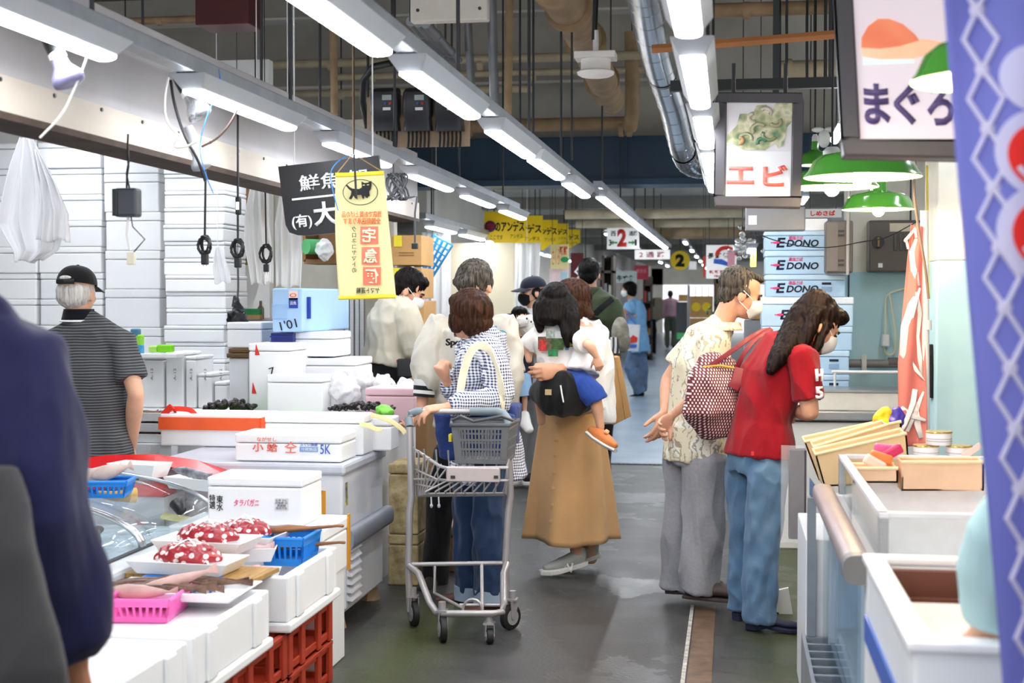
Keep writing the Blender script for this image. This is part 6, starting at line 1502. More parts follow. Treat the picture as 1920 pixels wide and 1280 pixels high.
# meters on their board
MY = 8.15
x, z, w_, h = pface_ = (lambda a, b: (a.x, a.z, b.x - a.x, b.z - a.z))(W(688, 277, MY), W(880, 178, MY))
t = thing('meter_board', 'wooden board with three dark electricity meters hung under the ceiling', 'meter board', (x + w_ / 2, MY, z))
BRD = mat('pale plywood board', 'b59f86', rough=.7, var=.08)
build('board', MB().box((0, .012, h / 2), (w_, .022, h)), BRD, t)
for i, px in enumerate((727, 787, 846)):
 c = W(px, 215, MY) - t.location; mw = .168
 m_ = build('meter', MB().loft([(c + V((0, -.02, .125)), mw / 2, .03), (c + V((0, -.045, .11)), mw / 2, .05), (c + V((0, -.05, .0)), mw / 2, .055), (c + V((0, -.04, -.03)), mw / 2 * .9, .045), (c + V((0, -.035, -.1)), mw / 2, .045)], axis=(1, 0, 0), n=24, power=.35), mat('dark meter case', '2b2c33', rough=.35), t, smooth='auto')
 build('display', MB().box(c + V((.02, -.104, .085)), (.055, .008, .03)), mat('pale display', 'a9b3b4', rough=.2), m_)
 build('label', MB().box(c + V((.02, -.108, .02)), (.045, .006, .016)), WHITET, m_); build('red_mark', MB().box(c + V((.04, -.108, .05)), (.014, .006, .014)), REDT, m_); build('blue_mark', MB().box(c + V((.012, -.108, .05)), (.012, .006, .012)), BLUET, m_)
 cb = MB()
 for k in range(6): cb.tube([c + V((-.06 + k * .024, -.03, -.09)), c + V((-.058 + k * .024, -.035, -.14)), c + V((-.064 + k * .024, -.02, -.19))], .006, n=6)
 build('cables', cb, BLKC, m_)
for i, x in enumerate((690, 880)): pipe('hanger_rod', ['left rod holding the meter board', 'right rod holding the meter board'][i], [W(x, 180, MY + .03), W(x, -300, MY + .03)], .008, DARKM, cat='rod')
# loudspeaker panel, dark red box
x, z, w_, h = (lambda a, b: (a.x, a.z, b.x - a.x, b.z - a.z))(W(769, 41, 5.6), W(914, -40, 5.6))
t = thing('speaker_panel', 'white square loudspeaker panel cut by the top edge', 'loudspeaker', (x + w_ / 2, 5.6, z)); build('panel', MB().box((0, .03, h / 2), (w_, .06, h)), mat('cream panel', 'd9d2c8', rough=.6), t, bevel=.006)
for s in (-1, 1): build('screw', MB().cyl((s * w_ * .4, -.003, .045), (s * w_ * .4, .005, .045), .007, n=10), DARKM, t)
build('bracket', MB().bx((-.02, .03, h), (.02, .05, 4.15 - z)), GALV, t)
x, z, w_, h = (lambda a, b: (a.x, a.z, b.x - a.x, b.z - a.z))(W(366, 47, 7.4), W(466, -30, 7.4))
t = thing('red_box', 'dark red metal box under the ceiling at top left', 'box', (x + w_ / 2, 7.4, z)); build('box_body', MB().box((0, .12, h / 2), (w_, .24, h)), mat('dark red enamel', '4f1518', rough=.5), t, bevel=.005)
build('bracket', MB().bx((-.02, .1, h), (.02, .14, 4.15 - z)), GALV, t)
# round white bell on its base
c = W(1117, 130, 5.9)
t = thing('fire_bell', 'round white ceiling fitting on a square base at top centre', 'bell', c)
build('base', MB().bx((-.085, -.06, .04), (.085, .06, .068)), mat('cream plastic', 'dcd8d2', rough=.4), t, bevel=.004)
build('bell', MB().lathe([(0, -.03), (.06, -.03), (.075, -.022), (.078, -.012), (.066, -.006), (.062, .0), (.062, .04), (0, .04)]), MATS['cream plastic'], t, smooth='auto')
build('stem', MB().cyl((0, 0, .068), (0, 0, .16), .012), MATS['cream plastic'], t)
# spiral steel duct
def m_duct():
 m, nt, b = base('spiral steel duct'); b.inputs['Metallic'].default_value = 1.0; b.inputs['Roughness'].default_value = .22; b.inputs['Base Color'].default_value = lin('c9ccd2'); return m
DUCT = m_duct()
cl = [W(1198, -100, 4.6), W(1204, -50, 5.1), W(1212, 0, 5.6), W(1228, 100, 6.6), W(1262, 200, 7.6), W(1273, 255, 8.3), W(1284, 296, 8.6), W(1300, 312, 8.7), W(1345, 312, 8.75)]
# dense path
pts = []
for i in range(len(cl) - 1):
 for k in range(6): pts.append(cl[i].lerp(cl[i + 1], k / 6))
pts.append(cl[-1])
for _ in range(6): pts = [pts[0]] + [(pts[i - 1] + pts[i] * 2 + pts[i + 1]) / 4 for i in range(1, len(pts) - 1)] + [pts[-1]]
t = thing('spiral_duct', 'shiny spiral steel air duct curving down right of centre', 'duct', pts[0])
build('duct', MB().loft([(p - pts[0], .074, .074) for p in pts], axis=(1, 0, 0), n=32), DUCT, t, smooth='auto')
for i in range(1, len(pts) - 1, 2):
 d = (pts[i + 1] - pts[i - 1]).normalized(); build('seam', MB().loft([(pts[i] - pts[0] - d * .004, .0755, .0755), (pts[i] - pts[0] + d * .004, .0765, .0765)], axis=(1, .2, 0), n=32, cap='open'), DUCT, t, smooth=True)
for k in (6, 20, 34):
 build('strap', MB().loft([(pts[k] - pts[0] - V((0, .012, 0)), .079, .079), (pts[k] - pts[0] + V((0, .012, 0)), .079, .079)], axis=(1, 0, 0), n=32, cap='open'), BLACKP, t)
 build('hanger_rod', MB().cyl(pts[k] - pts[0] + V((0, 0, .07)), V((pts[k].x, pts[k].y, 4.15)) - pts[0], .006, n=8), DARKM, t)
# wooden batten and black bar on the right
a, b = W(1222, 92, 5.6), W(1600, 62, 5.6)
t = thing('wooden_batten', 'thin orange wooden batten crossing behind the right row of lights', 'batten', a); d = b - a
build('batten', MB().loft([(V((0, 0, 0)), .011, .017), (d, .011, .017)], axis=(0, 1, 0), n=4), mat('orange pine', 'b97a4c', rough=.6), t)
a, b = W(1257, 163, 6.2), W(1590, 163, 6.2)
t = thing('black_bar', 'black steel bar that carries the shrimp sign', 'bar', a); build('bar', MB().bx((0, -.02, -.02), (b.x - a.x, .02, .025)), BLACKP, t)
for q in (.1, .9): build('hanger_rod', MB().cyl(((b.x - a.x) * q, 0, .02), ((b.x - a.x) * q, 0, 4.15 - a.z), .007, n=8), DARKM, t)
# ---- bulbs and cords on the left row
def bulb(label, neck, tip, r, m, sock, cat='lamp'):
 t = thing('reflector_bulb', label, cat, neck); d = (tip - neck); L_ = d.length; d.normalize()
 q = V((0, 0, 1)).rotation_difference(d).to_matrix()
 build('bulb', MB().lathe([(0.017, 0), (.02, L_ * .15), (r * .55, L_ * .38), (r * .95, L_ * .68), (r, L_ * .82), (r * .93, L_ * .92), (r * .6, L_ * .98), (0.0, L_)], rot=q), m, t, smooth=True)
 build('socket', MB().lathe([(0, -.075), (.017, -.075), (.021, -.05), (.021, -.004), (.018, .004)], rot=q), sock, t, smooth='auto')
 build('collar', MB().lathe([(.022, -.008), (.0225, .006), (.018, .008)], rot=q), WHITET, t)
 return t
yb = 3.45
bulb('large frosted lavender reflector bulb hung under the first left light', W(108, 106, yb), W(133, 160, yb), .043, mat('frosted lavender glass', '8f8ab0', rough=.15, spec=.6), BLACKP)
yb = 4.45
bulb('foil wrapped reflector bulb under the second left light', W(352, 176, yb), W(378, 222, yb), .042, mat('crumpled foil', 'd4d6da', rough=.2, metal=.8, bump=.8, bscale=40), BLACKP)
bulb('grey white lamp holder tied with cords below the foil bulb', W(366, 278, yb + .1), W(380, 318, yb + .1), .034, mat('pale grey plastic', 'b9bcc2', rough=.4), mat('pale grey plastic', 'b9bcc2'))
def cord(label, pts, Y, r, m, name='cord', cat='cord', up=False):
 P = [W(p[0], p[1], Y + (p[2] if len(p) > 2 else 0)) for p in pts]
 for _ in range(2):
  Q = [P[0]]
  for a, b in zip(P, P[1:]): Q += [a * .75 + b * .25, a * .25 + b * .75]
  P = Q + [P[-1]]
 t = thing(name, label, cat, P[0]); build('cord', MB().tube([p - P[0] for p in P], r, n=8), m, t, smooth='auto')
 if up: build('hanging_wire', MB().cyl(V((0, 0, 0)), V((0, 0, 4.16 - P[0].z)), .0025, n=6), m, t)
 return t
WCORD = mat('white cord', 'e4e2dc', rough=.5); BCORD = mat('blue cord', '3f8ad8', rough=.5)
cord('white cord falling from first left light past the lavender bulb', [(165, 100), (160, 118), (140, 165), (118, 215), (75, 258)], 3.45, .003, WCORD)
cord('white wire from the foil bulb looping to the lamp holder', [(316, 145), (308, 180), (310, 230), (345, 262), (330, 262), (326, 278), (350, 275), (370, 265)], 4.4, .004, WCORD)
cord('black cord from the second left light to the lamp holder', [(320, 150), (325, 190), (345, 255), (372, 300), (385, 340)], 4.42, .005, BLKC)
cord('thin blue cord beside the foil bulb', [(410, 130), (415, 160), (388, 215), (372, 275), (384, 325), (400, 362)], 4.38, .002, BCORD)
cord('brown cord sweeping from lamp holder up to the second light', [(378, 275), (405, 262), (430, 235), (446, 205)], 4.5, .004, mat('brown cord', '5a4a40', rough=.5))
cord('thin blue cord in front of the black hanging sign', [(662, 289, .1), (640, 296), (618, 320), (622, 350), (634, 395)], 5.05, .002, BCORD)
def coil(label, top, c, Y, m, plug=True):
 P = [W(top[0], top[1], Y), W(c[0], c[1] - 20, Y)]
 t = thing('cord_bundle', label, 'cord', P[1]); o = P[1]; b = MB(); b.tube([P[0] - o, V((0, 0, 0))], .0042, n=8)
 if Y > 6: build('hanging_wire', MB().cyl(P[0] - o, V(((P[0] - o).x, 0, 4.16 - o.z)), .0025, n=6), m, t)
 pts = []; s = Y / F_PX
 for k in range(60):
  a = k * .62; pts.append(V((math.cos(a) * 10 * s * (1 + .25 * math.sin(k * .31)), math.sin(k * .9) * .012, -18 * s + math.sin(a) * 16 * s * (1 + .2 * math.cos(k * .23)))))
 b.tube(pts, .0045, n=7); build('cord', b, m, t, smooth='auto')
 if plug:
  build('plug', MB().box((0, 0, -46 * s), (.026, .022, .04)), BLACKP, t, bevel=.005); build('prong', MB().box((-.006, 0, -54 * s), (.002, .006, .02)).box((.006, 0, -54 * s), (.002, .006, .02)), STEEL, t)
 return t
coil('black coiled cord with plug hanging over the wall of foam boxes', (386, 300), (384, 462), 5.0, BLKC)
coil('black knotted cord with plug hanging left of the white cloths', (446, 215), (446, 468), 5.3, BLKC)
c = W(447, 386, 5.28); t = thing('inline_switch', 'small black inline switch on the hanging cord', 'switch', c); build('case', MB().box((0, 0, 0), (.022, .018, .07)), BLACKP, t, bevel=.006); build('button', MB().box((0, -.01, .0), (.012, .006, .03)), WHITET, t)
coil('black power adapter bundle hanging before the hanging white cloth', (497, 340), (499, 478), 6.9, BLKC)
c = W(240, 380, 4.25)
t = thing('power_box', 'black power supply box hung by wire under the beam', 'power supply', c)
build('case', MB().box((0, 0, 0), (.075, .05, .09)), mat('dark slate plastic', '3b3e46', rough=.4), t, bevel=.008)
build('side_plate', MB().box((-.032, -.026, 0), (.018, .006, .085)), BLACKP, t, bevel=.003)
b = MB().tube([(-.004, 0, .045), (-.003, 0, .08), (.003, 0, .115), (-.001, 0, .15), (.002, 0, .215)], .003).tube([(.005, 0, .045), (-.004, 0, .09), (.004, 0, .13), (.0, 0, .19)], .003); build('hanging_wire', b, BLKC, t)
b = MB().tube([(0, 0, -.045), (-.004, 0, -.1), (.006, 0, -.15)], .004); build('cord', b, WCORD, t)
b = MB().tube([(.01, 0, -.045), (.015, 0, -.075), (.055, 0, -.115), (.018, 0, -.155)], .002); build('thin_wire', b, BLKC, t)
build('wall_plug', MB().box((.01, 0, -.175), (.026, .016, .04)), mat('cream plug', 'e6dfc8'), t, bevel=.003)
# cloths and bags hanging in the left stall
def hang(name, label, pts, Y, m, cat, dep=.05, fold=.012, seed=1, hook=None):
 """a soft hanging thing: pts = (px, py, half width px) from top to bottom"""
 s = Y / F_PX; o = W(pts[0][0], pts[0][1], Y); t = thing(name, label, cat, o)
 def fn(u, v):
  k = v * (len(pts) - 1); i = min(int(k), len(pts) - 2); f = k - i
  x = pts[i][0] * (1 - f) + pts[i + 1][0] * f; y = pts[i][1] * (1 - f) + pts[i + 1][1] * f; w_ = pts[i][2] * (1 - f) + pts[i + 1][2] * f
  uu = u * 2 - 1
  p = W(x + uu * w_, y + 3 * math.sin(uu * 5 + seed) * v, Y)
  p.y += fold * (math.sin(uu * 9 + seed) * (1 - abs(uu) * .3) + .5 * math.sin(uu * 17 + v * 3 + seed * 2)) * min(1, v * 3 + .2); return p
 build(name + '_body' if name == 'plastic_bag' else 'fabric', MB().sheet(fn, 60, 24, .003), m, t, smooth=True, world=True)
 build('hanging_wire', MB().cyl((0, 0, -.01), (0, 0, (4.16 if Y < 12.9 else 2.83) - o.z), .0025, n=6), WHITET, t)
 return t
hang('plastic_bag', 'big milky plastic bag hanging at the far left of stall', [(50, 258, 12), (55, 300, 28), (60, 360, 48), (62, 420, 60), (70, 470, 40), (55, 490, 25)], 6.3, BAGF, 'bag', fold=.03)
hang('plastic_bag', 'wrinkled clear plastic bag hung right of the big one', [(68, 280, 4), (90, 340, 16), (102, 400, 28), (100, 452, 32)], 6.25, BAGF, 'bag', fold=.02, seed=3)
hang('hanging_cloth', 'white cloth hanging left of the black sign', [(482, 350, 12), (482, 400, 20), (484, 450, 24), (490, 500, 22), (492, 532, 20)], 7.2, m_fabric_thin('white thin cloth', 'f4f4f2', .3), 'cloth', fold=.02)
hang('hanging_cloth', 'white cloth hanging just under the black sign', [(540, 360, 14), (540, 420, 24), (542, 480, 26), (542, 538, 24)], 7.3, MATS['white thin cloth'], 'cloth', fold=.02, seed=2)
hang('plastic_bag', 'pale blue white bag hung on the end of the box stack', [(408, 462, 5), (412, 500, 14), (418, 530, 16)], 7.9, BAGF, 'bag', seed=5)
# small shelf at the back with odds and ends
a, b = W(566, 490, 9.0), W(632, 430, 9.0)
t = thing('wall_shelf', 'brown wooden shelf box behind the black sign', 'shelf', ((a.x + b.x) / 2, 9.2, a.z)); w_, h = b.x - a.x, b.z - a.z
build('shelf_body', MB().box((0, 0, 0), (w_, .3, .03)).box((0, .14, h / 2), (w_, .02, h)).box((-w_ / 2, 0, h / 2), (.02, .3, h)).box((w_ / 2, 0, h / 2), (.02, .3, h)), mat('brown plywood', '8d6a44', rough=.7), t)
c = W(582, 462, 8.95); t = thing('green_roll', 'rolled green net on the brown wall shelf', 'roll', c); build('roll', MB().cyl(c + V((-.03, 0, 0)), c + V((.05, .1, .0)), .05), mat('green net', '5ab070', rough=.7), t, world=True, smooth='auto')
blob('bag_body', MB().ell(W(608, 468, 8.95), (.05, .06, .07)), BAGF, thing('plastic_bag', 'small plastic bag on the brown wall shelf', 'bag', W(608, 480, 8.95)), .01, 1, (.01, 20, 20, 20, 4))
a, b = W(420, 487, 9.2), W(470, 350, 9.2)
t = thing('wall_shelf', 'brown wooden frame behind the knotted cord', 'shelf', ((a.x + b.x) / 2, 9.3, a.z)); build('shelf_body', MB().bx((b.x - t.location.x - .14, -.05, 0), (b.x - t.location.x - .04, .05, b.z - a.z)).bx((a.x - t.location.x, -.05, -.03), (b.x - t.location.x, .1, .02)), MATS['brown plywood'], t)
# steel shutter posts behind the worker and stall back wall
struct('wall_stall_back', MB().bx((W(425, 600, 9.75).x, 9.7, 0), (W(742, 600, 9.75).x, 9.8, 2.7)), mat('grey cream block wall', 'd6d3c6', rough=.8, var=.05))
for i, x in enumerate((642, 652, 661, 671, 680)):
 a = W(x, 700, 9.3); t = thing('shutter_post', f'upright steel shutter slat behind the beige worker, {["leftmost", "second from left", "middle", "second from right", "rightmost"][i]} of five', 'post', (a.x, 9.3, 0)); build('post', MB().bx((-.014, -.02, 0), (.014, .02, 2.5)), STEEL, t, bevel=.003)
# brush, bottle, box behind the blue box
t = thing('brush', 'green bristled brush lying behind the black cord bundle', 'brush', W(472, 590, 8.9)); a = W(472, 588, 8.9)
build('bristles', MB().box((0, 0, .02), (.12, .06, .04)), mat('green bristles', '1d6a3a', rough=.9, bump=.8, bscale=90), t); build('handle', MB().box((0, 0, -.015), (.13, .06, .03)), MATS['brown plywood'], t)
slab('back_shelf', 'narrow grey shelf along the back wall behind the pale blue box', 'shelf', (W(425, 600, 9.0).x, 8.95, a.z - .06), (W(515, 600, 9.0).x, 9.68, a.z - .035), GREYP); 
c = W(446, 592, 7.9); blob('bag_body', MB().ell(c + V((0, 0, -.02)), (.06, .05, .06)).ell(c + V((0, 0, .04)), (.025, .025, .06)), BLACKP, thing('black_bag', 'black tied plastic bag on the white foam box', 'bag', c), .008, 2, (.01, 20, 20, 20, 3))
cord('grey hanging cord above the black tied bag', [(446, 500), (447, 540), (444, 575), (440, 548), (436, 575)], 7.9, .006, mat('dark grey cord', '4a4c50'), up=True)
t = thing('bottle', 'small dark bottle beside the green brush', 'bottle', W(489, 598, 9.0)); build('bottle_body', MB().lathe([(0, 0), (.022, 0), (.022, .07), (.01, .09), (.009, .12), (0, .12)]), mat('brown bottle', '4a3a30', rough=.3), t, smooth='auto')
# cardboard boxes stacked behind the worker
for i, (x0, y0, x1, y1, l) in enumerate([(734, 440, 790, 498, 'tall cardboard carton with yellow tape, top of the stack behind worker'), (734, 501, 790, 560, 'cardboard carton second from top behind the worker'), (734, 563, 795, 640, 'cardboard carton third from top behind the worker'), (734, 643, 800, 720, 'cardboard carton at the bottom behind the worker')]):
 x, z, w_, h = pface(x0, y0, x1, y1, 9.35); t = thing('cardboard_box', l, 'cardboard box', (x + w_ / 2, 9.55, z)); build('carton', MB().box((0, 0, h / 2), (w_, .4, h - .006)), CARD, t, bevel=.004)
 if i < 2: build('yellow_tape', MB().box((-w_ * .28, -.203, h * .8), (.055, .004, h * .36)), mat('yellow sticker', 'f2e02c'), t)
 build('print_lines', MB().box((.0, -.202, h * .42), (w_ * .5, .003, .006)).box((.0, -.202, h * .34), (w_ * .5, .003, .006)), mat('brown print', '8a6a44'), t)
slab('pallet_base', 'low crate base under the cardboard cartons behind worker', 'pallet', (W(734, 700, 9.35).x, 9.36, 0), (W(800, 700, 9.35).x, 9.69, W(740, 720, 9.35).z - .003), MATS['brown plywood'])
# signs over the left stall
def oriented(c, w_, h, xd, yd): return V(c), V(xd).normalized(), V(yd).normalized()
Y = 5.5
tl, tr, bl, br = W(524, 313, Y), W(690, 294, Y), W(541, 446, Y), W(700, 428, Y)
tr = W(712, 292, Y); br = W(725, 424, Y)
xd = (tr - tl).normalized(); yd = (tl - bl).normalized(); wS = (tr - tl).length; hS = (tl - bl).length
t = thing('hanging_sign', 'black hanging shop sign with white brush style characters', 'sign', (tl + tr) / 2)
def onS(u, v, off=-.012): return tl + xd * wS * u - yd * hS * v + V((0, off, 0))
BLKB = mat('black sign board', '1b1b1f', rough=.4)
ol = [(0, -hS * .82), (.012, -hS * .93), (.045, -hS * .98), (.1, -hS), (wS, -hS), (wS, 0), (0, 0)]
build('board', MB().prism(ol, tl - t.location + V((0, .0, 0)), xd, yd, .018), BLKB, t, fixn=True)
yq = -.022
text('sign_lettering', '鮮魚 卸', onS(.53, .27, yq), xd, yd, wS * .68, .064, WHITET, t, bold=.012, th=.002)
build('rule_line', MB().loft([(onS(.10, .48, yq), .004, .002), (onS(.9, .48, yq), .004, .002)], axis=(0, 0, 1), n=4), WHITET, t, world=True)
text('sign_lettering', '大省', onS(.52, .72, yq), xd, yd, wS * .46, .096, WHITET, t, bold=.03, th=.002)
text('sign_lettering', '(有)', onS(.17, .80, yq), xd, yd, wS * .2, .06, WHITET, t, bold=.02, th=.002)
for u in (.15, .93): build('hanging_wire', MB().cyl(onS(u, 0, .0), onS(u, 0, .0) + V((0, 0, 2.16)), .003, n=6), WHITET, t, world=True)
# yellow courier banner seen from behind
Y = 5.15
YB = m_fabric_thin('pale yellow banner cloth', 'f3edbd', .4)
def ban(u, v):
 p = W(629 + 92 * u + (11 + 5 * u) * v + 10 * v * (u - .5) * 1.0 - (4 * math.sin(v * PI) if u < .1 else 0), 326 + 234 * v - 3 * u + 0 * v, Y); p.y += .010 * math.sin(u * 5 + v * 2) * (1 - .4 * v); return p
t = thing('hanging_banner', 'yellow courier banner with a black cat mark seen from its back', 'banner', ban(.5, 0))
build('cloth', MB().sheet(ban, 24, 30, .002), YB, t, smooth=True, world=True)
yh = mat('bright yellow hem', 'f0d83a', rough=.6)
for v in (.008, .992): build('hem', MB().loft([(ban(u / 8, v) + V((0, -.002, 0)), .008, .004) for u in range(9)], axis=(0, 0, 1), n=6), yh, t, world=True)
mx = V((-1, 0, 0)); up = V((0, 0, 1))
def bn(u, v, o=-.011): return ban(u, v) + V((0, o, 0))
sc = Y / F_PX
import itertools
oval = [(math.cos(k / 40 * 2 * PI) * .066, math.sin(k / 40 * 2 * PI) * .047) for k in range(41)]
build('oval_ring', MB().tube([bn(.5, .155) + V((a, -.004, b)) for a, b in oval], .0014, n=6), BLACKT, t, world=True)
cat_ = [(-.056, .026), (-.05, .028), (-.04, .019), (-.03, .014), (-.005, .012), (.006, .018), (.004, .040), (.016, .034), (.028, .035), (.042, .042), (.043, .026), (.040, .012), (.034, .002), (.036, -.014), (.030, -.016), (.027, -.022), (.020, -.018), (.016, -.012), (.012, -.026), (.008, -.022), (.004, -.01), (-.012, -.010), (-.010, -.026), (-.02, -.022), (-.026, -.012), (-.034, -.026), (-.044, -.024), (-.036, -.008), (-.034, .004), (-.044, .012)]
build('cat_mark', MB().prism(cat_, bn(.5, .155) + V((0, -.004, 0)), (1, 0, 0), (0, 0, 1), -.0015), BLACKT, t, world=True, fixn=True)
for (a, b) in ((.014, .026), (.03, .027)): build('cat_eye', MB().box(bn(.5, .155) + V((a, -.0065, b)), (.008, .001, .003)), mat('banner yellow', 'f6ee9a'), t, world=True)
ORT = mat('orange lettering', 'ee6a3a', rough=.7)
text('banner_lettering', '当店でお買上げの品', bn(.5, .33), mx, up, 78 * sc, 12 * sc, ORT, t, bold=.01); text('banner_lettering', '全国発送承ります', bn(.5, .385), mx, up, 74 * sc, 12 * sc, ORT, t, bold=.01)
for ch, v in (('宅', .50), ('急', .665), ('便', .825)):
 sq = build('red_square', MB().box(bn(.62, v, -.004), (35 * sc, .002, 34 * sc)), mat('coral red ink', 'f07a62', rough=.7), t, world=True)
 text('banner_lettering', ch, bn(.62, v, -.008), mx, up, 27 * sc, 28 * sc, mat('banner pale yellow', 'fbf6c8'), t, bold=.02)
text('banner_lettering', 'ク\nロ\nネ\nコ\nヤ\nマ\nト\nの', bn(.32, .61), mx, up, 9 * sc, 88 * sc, BLACKT, t)
text('banner_lettering', 'ヤマト運輸', bn(.54, .94), mx, up, 46 * sc, 12 * sc, BLACKT, t, bold=.01)
top = W(662, 288, Y); b = MB().tube([ban(0.02, 0), top], .0022, n=6).tube([ban(.98, 0), top], .0022, n=6).tube([top, top + V((0, 0, 4.16 - top.z))], .0022, n=6); build('string', b, mat('tan string', 'b08a58'), t, world=True)
cord('black cord with plug hanging in front of the yellow banner', [(664, 290), (666, 330), (668, 372)], Y - .08, .004, BLKC, up=True)
# cord tangle right of the banner
b = MB(); rr = random.Random(8); o = W(745, 350, 6.9)
pts = []
for k in range(90): a = k * .55; pts.append(V((math.cos(a) * .04 * (1 + .4 * math.sin(k * .3)), .02 * math.sin(k * .7), math.sin(a * .9) * .065)))
b.tube(pts, .005, n=7); t = thing('cord_bundle', 'tangled grey extension cord hanging right of the yellow banner', 'cord', o); build('cord', b, mat('dark grey cord', '4a4c50', rough=.5), t, smooth='auto')
b = MB().tube([W(755, 372, 6.9) - o, W(770, 370, 6.9) - o, W(782, 368, 6.9) - o, W(778, 400, 6.9) - o, W(778, 455, 6.9) - o], .005); build('drop_cord', b, MATS['dark grey cord'], t, smooth='auto'); build('plug', MB().box(W(778, 461, 6.9) - o, (.03, .03, .03)), BLACKP, t, bevel=.004)
build('hanging_wire', MB().cyl(V((-.02, 0, .05)), V((-.02, 0, .25)), .003, n=6), DARKM, t)
# blue plastic net hung on the partition
Y = 11.5; NET = mat('teal blue plastic net', '1f6d9a', rough=.5)
a, b_, c, d = W(813, 440, Y), W(848, 460, Y), W(793, 500, Y), W(809, 522, Y)
t = thing('plastic_net', 'blue plastic lattice net hung askew by the white curtain', 'net', a); mb = MB()
for i in range(5): mb.tube([a.lerp(b_, i / 4), c.lerp(d, i / 4)], .012, n=6)
for i in range(7): mb.tube([a.lerp(c, i / 6), b_.lerp(d, i / 6)], .009, n=6)
build('lattice', mb, NET, t, world=True)
build('hanging_wire', MB().cyl(a, a + V((0, 0, 2.17)), .004, n=6), DARKM, t, world=True)
hang('white_curtain', 'white plastic curtain left of the cream partition', [(818, 435, 27), (818, 500, 27), (818, 600, 27), (818, 720, 27)], 12.0, m_fabric_thin('white plastic curtain', 'fbfbfb', .4), 'curtain', fold=.02)
hang('white_curtain', 'white plastic curtain right of the cream partition', [(988, 455, 26), (988, 500, 24), (984, 600, 22), (984, 760, 22)], 14.5, MATS['white plastic curtain'], 'curtain', fold=.03, seed=2)
# ======================= RIGHT STALL =======================
EN = mat('white freezer enamel', 'eef0f2', rough=.3, var=.015)
# ---- near open-top freezer
A, B = W(1627, 1052, 3.22), W(1709, 1221, 2.40)
zt = (A.z + B.z) / 2; A = G(1627, 1052, zt); B = G(1709, 1221, zt); x0 = (A.x + B.x) / 2; y0, y1 = B.y, A.y; wd = .78
t = thing('chest_freezer', 'white open top freezer nearest the camera with brown tray inside', 'freezer', (x0 + wd / 2, (y0 + y1) / 2, 0))
W2, D2 = wd / 2, (y1 - y0) / 2
b = MB(); wl = .045
b.bx((-W2, -D2, .05), (W2, -D2 + wl, zt)).bx((-W2, D2 - wl, .05), (W2, D2, zt)).bx((-W2, -D2 + wl, .05), (-W2 + wl, D2 - wl, zt)).bx((W2 - wl, -D2 + wl, .05), (W2, D2 - wl, zt)).bx((-W2, -D2, .05), (W2, D2, .3))
build('cabinet', b, EN, t, bevel=.008)
build('rim', MB().bx((-W2 - .01, -D2 - .01, zt), (W2 + .01, -D2 + wl, zt + .018)).bx((-W2 - .01, D2 - wl, zt), (W2 + .01, D2 + .0, zt + .018)).bx((-W2 - .01, -D2 + wl, zt), (-W2 + wl * .8, D2 - wl, zt + .018)).bx((W2 - wl, -D2 + wl, zt), (W2 + .01, D2 - wl, zt + .018)), mat('white plastic rim', 'f6f6f6', rough=.3), t, bevel=.005)
build('blue_stripe', MB().bx((-W2 - .006, -D2 + .03, zt - .17), (-W2 - .001, D2 - .02, zt - .115)), mat('blue stripe', '3a62b8', rough=.4), t)
text('freezer_lettering', 'FREEZER', V((-W2 - .004, D2 - .06, zt - .36)), (0, 0, -1), (0, 1, 0), .16, .018, BLUET, t, world=False)
BR = mat('brown plastic tray', '6e4234', rough=.45)
build('brown_tray', MB().bx((-W2 + wl, D2 - wl - .03, zt - .13), (W2 - wl, D2 - wl - .002, zt - .005)).bx((-W2 + wl, D2 - wl - .22, zt - .125), (W2 - wl, D2 - wl - .03, zt - .115)).bx((-W2 + wl, D2 - wl - .10, zt - .07), (W2 - wl, D2 - wl - .09, zt - .05)), BR, t)
build('pale_board', MB().bx((-W2 + wl, -D2 + wl, zt - .06), (W2 - wl, D2 - wl - .14, zt - .05)), mat('pale pink board', 'ead9d2', rough=.5), t)
# ---- glass sided freezer
za = W(1538, 923, 4.8).z
C0, C1 = G(1538, 923, .79), G(1599, 1061, .79); xx = (C0.x + C1.x) / 2; ya, yb = C1.y, C0.y; ya = max(ya, y1 + .03)
w2 = .95
t = thing('glass_freezer', 'glass sided freezer with a grey bumper rail in the right stall', 'freezer', (xx + w2 / 2, (ya + yb) / 2, 0)); D2 = (yb - ya) / 2; W2 = w2 / 2; zr = .79
b = MB().bx((-W2 + .03, -D2, .05), (W2, D2, .22)).bx((W2 - .05, -D2, .22), (W2, D2, zr)).bx((-W2 + .03, -D2, .22), (W2 - .05, -D2 + .05, zr)).bx((-W2 + .03, D2 - .05, .22), (W2 - .05, D2, zr)).bx((-W2 + .2, -D2 + .05, .22), (W2 - .05, D2 - .05, .5))
build('cabinet', b, EN, t, bevel=.006)
build('glass_front', MB().bx((-W2 + .012, -D2 + .01, .1), (-W2 + .02, D2 - .01, zr - .03)), m_glass('blue tinted glass', 'eef4f8'), t)
build('front_lining', MB().bx((-W2 + .05, -D2 + .05, .1), (-W2 + .06, D2 - .05, zr - .03)), mat('pale blue lining', 'cddbe6', rough=.5), t)
build('bumper_rail', MB().loft([(V((-W2 + .01, -D2 - .03, zr)), .035, .03), (V((-W2 + .01, D2, zr)), .035, .03)], axis=(1, 0, 0), n=16, power=.7), mat('pinkish grey bumper', 'a79a9a', rough=.3, metal=.2), t, smooth='auto')
build('bumper_cap', MB().loft([(V((-W2 + .01, -D2 - .055, zr)), .04, .036), (V((-W2 + .01, -D2 - .01, zr)), .042, .038)], axis=(1, 0, 0), n=16, power=.7), mat('grey rubber cap', '77787a', rough=.5), t, smooth='auto')
gz = W(1632, 965, ya).z
